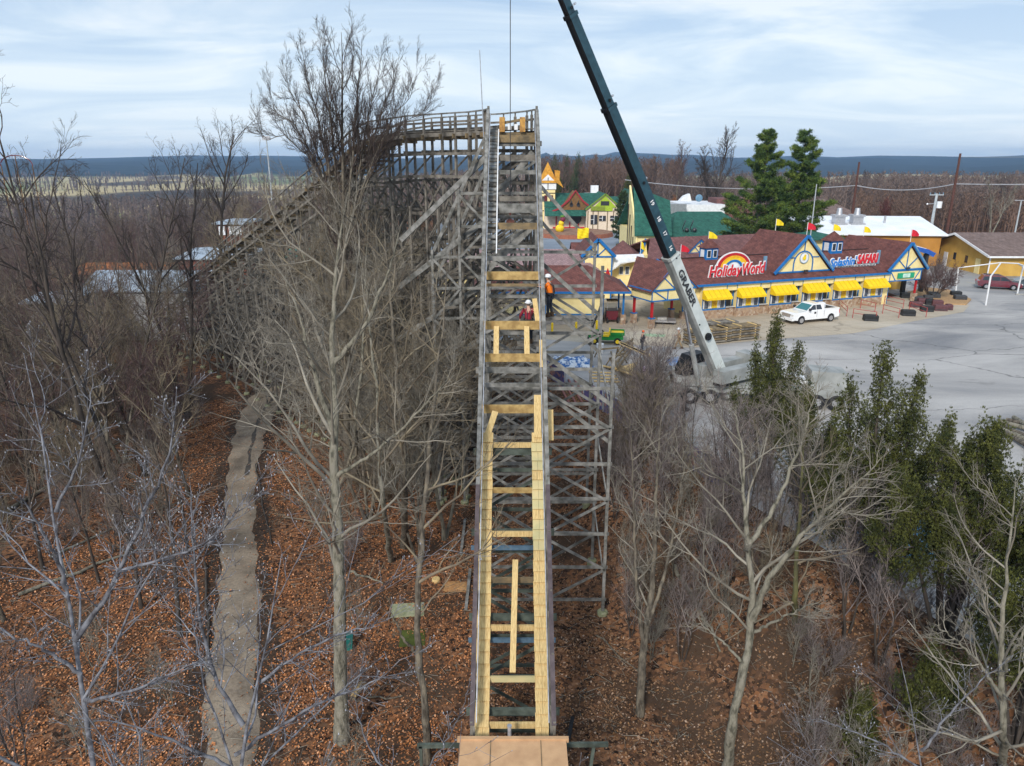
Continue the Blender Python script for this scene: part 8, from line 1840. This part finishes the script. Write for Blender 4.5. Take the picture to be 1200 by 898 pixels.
W['fartwig']=M('far_purple_brown_wood',(.19,.14,.118),(.085,.066,.062),scale=.05,rough=.95,island=.35); W['fartwig2']=M('far_rust_brown_wood',(.17,.105,.075),(.075,.055,.048),scale=.03,rough=.95,island=.35)
def xf_right(rng):
    y=rng.uniform(0,1)**1.3*330+195; px=rng.uniform(770,1260); return (px-600)/850*y*.96,y
farwood('far_woods','purple brown leafless woods beyond the park buildings on the right',2300,xf_right,(9,13),W['fartwig'],101)
def xf_mid(rng):
    y=rng.uniform(225,330); px=rng.uniform(632,800); return (px-600)/850*y*.96,y
farwood('village_woods','brown leafless woods rising behind the village shops',700,xf_mid,(13,18),W['fartwig2'],102)
def xf_left(rng):
    y=rng.uniform(0,1)**1.1*330+190; px=rng.uniform(-60,640); return (px-600)/850*y*.96,y
farwood('valley_woods','brown leafless woods of the valley beyond the left wood',2600,xf_left,(9,13),W['fartwig'],103)
def xf_r2(rng):
    y=rng.uniform(150,190); px=rng.uniform(1010,1260); return (px-600)/850*y*.96,y
farwood('warehouse_woods','dark leafless trees directly behind the ochre warehouse',260,xf_r2,(7,10),W['fartwig2'],105)
# hedgerow woods between the fields
def xf_h(rng):
    k=rng.integers(0,5); y=(820,980,1150,1350,1580)[k]+rng.normal(0,16)+60*math.sin(rng.random()*6); px=rng.uniform(-50,640); return (px-600)/850*y*.96,y
farwood('hedgerows','dark tree lines between the pale winter fields',1000,xf_h,(7,12),W['fartwig'],104,blades=16,wid=.3)
# far evergreens along the village ridge: countable, so individual
for k,(px,pt,yf) in enumerate(((646,183,235),(664,184,240),(682,181,250),(700,186,238),(720,188,260),(672,190,228),(1060,206,250),(910,205,260))):
    x,y,h_=pz(px,pt,yf); z=H1(x,y)
    if k==0:
        first_pine=conifer('distant_evergreen',90,h_-z,3.4,'cedar','olive evergreen rising from the woods on the far skyline',(x,y,z),group='evergreens on the far skyline',fol='farpine',fsize=4.0,density=.28); fh=h_-z
    else:
        c=copy_tree(first_pine); c.location=(x,y,z); s=(h_-z)/fh; c.scale=(s,s,s); c.rotation_euler=(0,0,k*1.3)
# orange-leaved tree and russet bush in the distance
conifer('russet_tree',95,6,2.6,'cedar','small russet leaved tree in front of the dark pole',(AY(789,270,185).x,185,0),fol='russet' if W.setdefault('russet',M('russet_leaves',(.30,.12,.04),(.16,.07,.03),scale=1,island=.4)) else 'cedar',fsize=3.0,density=.35)
conifer('russet_tree',96,7,3.2,'cedar','round dark russet bush behind the white roofed warehouse',(AY(1037,270,160).x,160,0),fol='russet2' if W.setdefault('russet2',M('dark_russet_leaves',(.16,.06,.05),(.10,.04,.035),scale=1,island=.4)) else 'cedar',fsize=3.0,density=.35)
# red steel coaster arc far left
m=MB(); 
c0_=AY(18,186,170); 
m.tube([(c0_.x+3.6*math.cos(t),170,c0_.z-1.5+2.2*math.sin(t)) for t in np.linspace(math.pi*1.02,-.02,18)],.13,8); 
rcx=thing('red_coaster_arch','small dark red steel ride arch on the skyline at the far left','ride',(c0_.x,170,H1(c0_.x,170))); m.build('track',W['redcar'],rcx)
for s in (-1,0,1): m=MB(); m.tube([(c0_.x+3.5*s,170,H1(c0_.x,170)),(c0_.x+3.5*s,170,c0_.z-1.5+(2.1 if s==0 else 0))],.10,8); m.build('support',W['brownwall'],rcx)
# ------------------------------------------------------------------ haze, sky, sun, camera
hz_=MB(); hz_.box(-5000,-330,-40,5000,5300,80)
def hazemat():
    m=bpy.data.materials.new('haze'); m.use_nodes=True; nt=m.node_tree; nt.nodes.remove(nt.nodes['Principled BSDF']); v=_n(nt,'ShaderNodeVolumePrincipled'); v.inputs['Color'].default_value=(.42,.66,1.0,1); v.inputs['Density'].default_value=HAZE; v.inputs['Anisotropy'].default_value=.2
    nt.links.new(v.outputs[0],nt.nodes['Material Output'].inputs['Volume']); return m
HAZE=.00017
hb_=hz_.build('haze',hazemat()); tag(hb_,'thin blue winter haze over the whole valley','haze',kind='stuff')
w=bpy.data.worlds.new('World'); S.world=w; w.use_nodes=True; nt=w.node_tree; bg=nt.nodes['Background']; L=nt.links
SUN_EL=R(34); SUN_AZ=R(200)   # compass-style: direction the light comes from (from behind-left of the camera)
sky=_n(nt,'ShaderNodeTexSky'); sky.sky_type='NISHITA'; sky.sun_disc=False; sky.sun_elevation=SUN_EL; sky.sun_rotation=SUN_AZ; sky.air_density=1.2; sky.dust_density=1.0; sky.ozone_density=1.5
tc=_n(nt,'ShaderNodeTexCoord'); sx=_n(nt,'ShaderNodeSeparateXYZ'); L.new(tc.outputs['Generated'],sx.inputs[0])
mz=_n(nt,'ShaderNodeMath',operation='ADD'); mz.inputs[1].default_value=.12; L.new(sx.outputs[2],mz.inputs[0])
mm=_n(nt,'ShaderNodeMath',operation='MAXIMUM'); mm.inputs[1].default_value=.03; L.new(mz.outputs[0],mm.inputs[0])
dx=_n(nt,'ShaderNodeMath',operation='DIVIDE'); L.new(sx.outputs[0],dx.inputs[0]); L.new(mm.outputs[0],dx.inputs[1])
dy=_n(nt,'ShaderNodeMath',operation='DIVIDE'); L.new(sx.outputs[1],dy.inputs[0]); L.new(mm.outputs[0],dy.inputs[1])
cb=_n(nt,'ShaderNodeCombineXYZ'); L.new(dx.outputs[0],cb.inputs[0]); L.new(dy.outputs[0],cb.inputs[1])
mp=_n(nt,'ShaderNodeMapping'); mp.inputs['Scale'].default_value=(.62,.95,1); mp.inputs['Rotation'].default_value=(0,0,R(10)); mp.inputs['Location'].default_value=(1.3,.6,0); L.new(cb.outputs[0],mp.inputs[0])
n1=_n(nt,'ShaderNodeTexNoise'); n1.inputs['Scale'].default_value=.95; n1.inputs['Detail'].default_value=9; n1.inputs['Roughness'].default_value=.58; n1.inputs['Distortion'].default_value=.8; L.new(mp.outputs[0],n1.inputs['Vector'])
cr=_n(nt,'ShaderNodeValToRGB'); e=cr.color_ramp.elements; e[0].position=.39; e[0].color=(3.3,4.5,6.2,1); e[1].position=.60; e[1].color=(6.5,6.95,7.5,1); x=e.new(.49); x.color=(4.6,5.6,6.8,1); L.new(n1.outputs['Fac'],cr.inputs[0])
# cloud deck over the clear Nishita sky
mx=_n(nt,'ShaderNodeMix',data_type='RGBA'); mx.inputs[0].default_value=.86; L.new(sky.outputs[0],mx.inputs[6]); L.new(cr.outputs[0],mx.inputs[7])
# paler near the horizon
hr=_n(nt,'ShaderNodeMapRange'); hr.inputs[1].default_value=0; hr.inputs[2].default_value=.20; hr.inputs[3].default_value=.62; hr.inputs[4].default_value=0; L.new(sx.outputs[2],hr.inputs[0])
m2=_n(nt,'ShaderNodeMix',data_type='RGBA'); L.new(hr.outputs[0],m2.inputs[0]); L.new(mx.outputs[2],m2.inputs[6]); m2.inputs[7].default_value=(6.9,7.9,8.6,1)
L.new(m2.outputs[2],bg.inputs['Color']); bg.inputs['Strength'].default_value=.10
sl=bpy.data.lights.new('sun','SUN'); sl.energy=2.4; sl.angle=R(10); sl.color=(1,.95,.88); so=bpy.data.objects.new('sun',sl); C.objects.link(so)
# sun direction matched to the Nishita rotation
sd=Vector((math.sin(SUN_AZ)*math.cos(SUN_EL),math.cos(SUN_AZ)*math.cos(SUN_EL),math.sin(SUN_EL))); so.rotation_euler=sd.to_track_quat('Z','Y').to_euler(); so.location=(0,0,60)
cd=bpy.data.cameras.new('camera'); cam=bpy.data.objects.new('camera',cd); C.objects.link(cam); cam.location=(0,0,CAMZ); cam.rotation_euler=(R(90)-PITCH,0,0)
cd.sensor_fit='HORIZONTAL'; cd.sensor_width=36; cd.lens=FOC/1200*36; cd.clip_end=20000; cd.clip_start=.1; S.camera=cam
S.view_settings.view_transform='Standard'; S.view_settings.look='None'; S.view_settings.gamma=1; S.view_settings.use_curve_mapping=False; S.view_settings.exposure=0.5
S.render.resolution_x=1024; S.render.resolution_y=766
try:
    S.cycles.volume_bounces=0; S.cycles.max_bounces=5; S.cycles.transparent_max_bounces=4
except Exception: pass
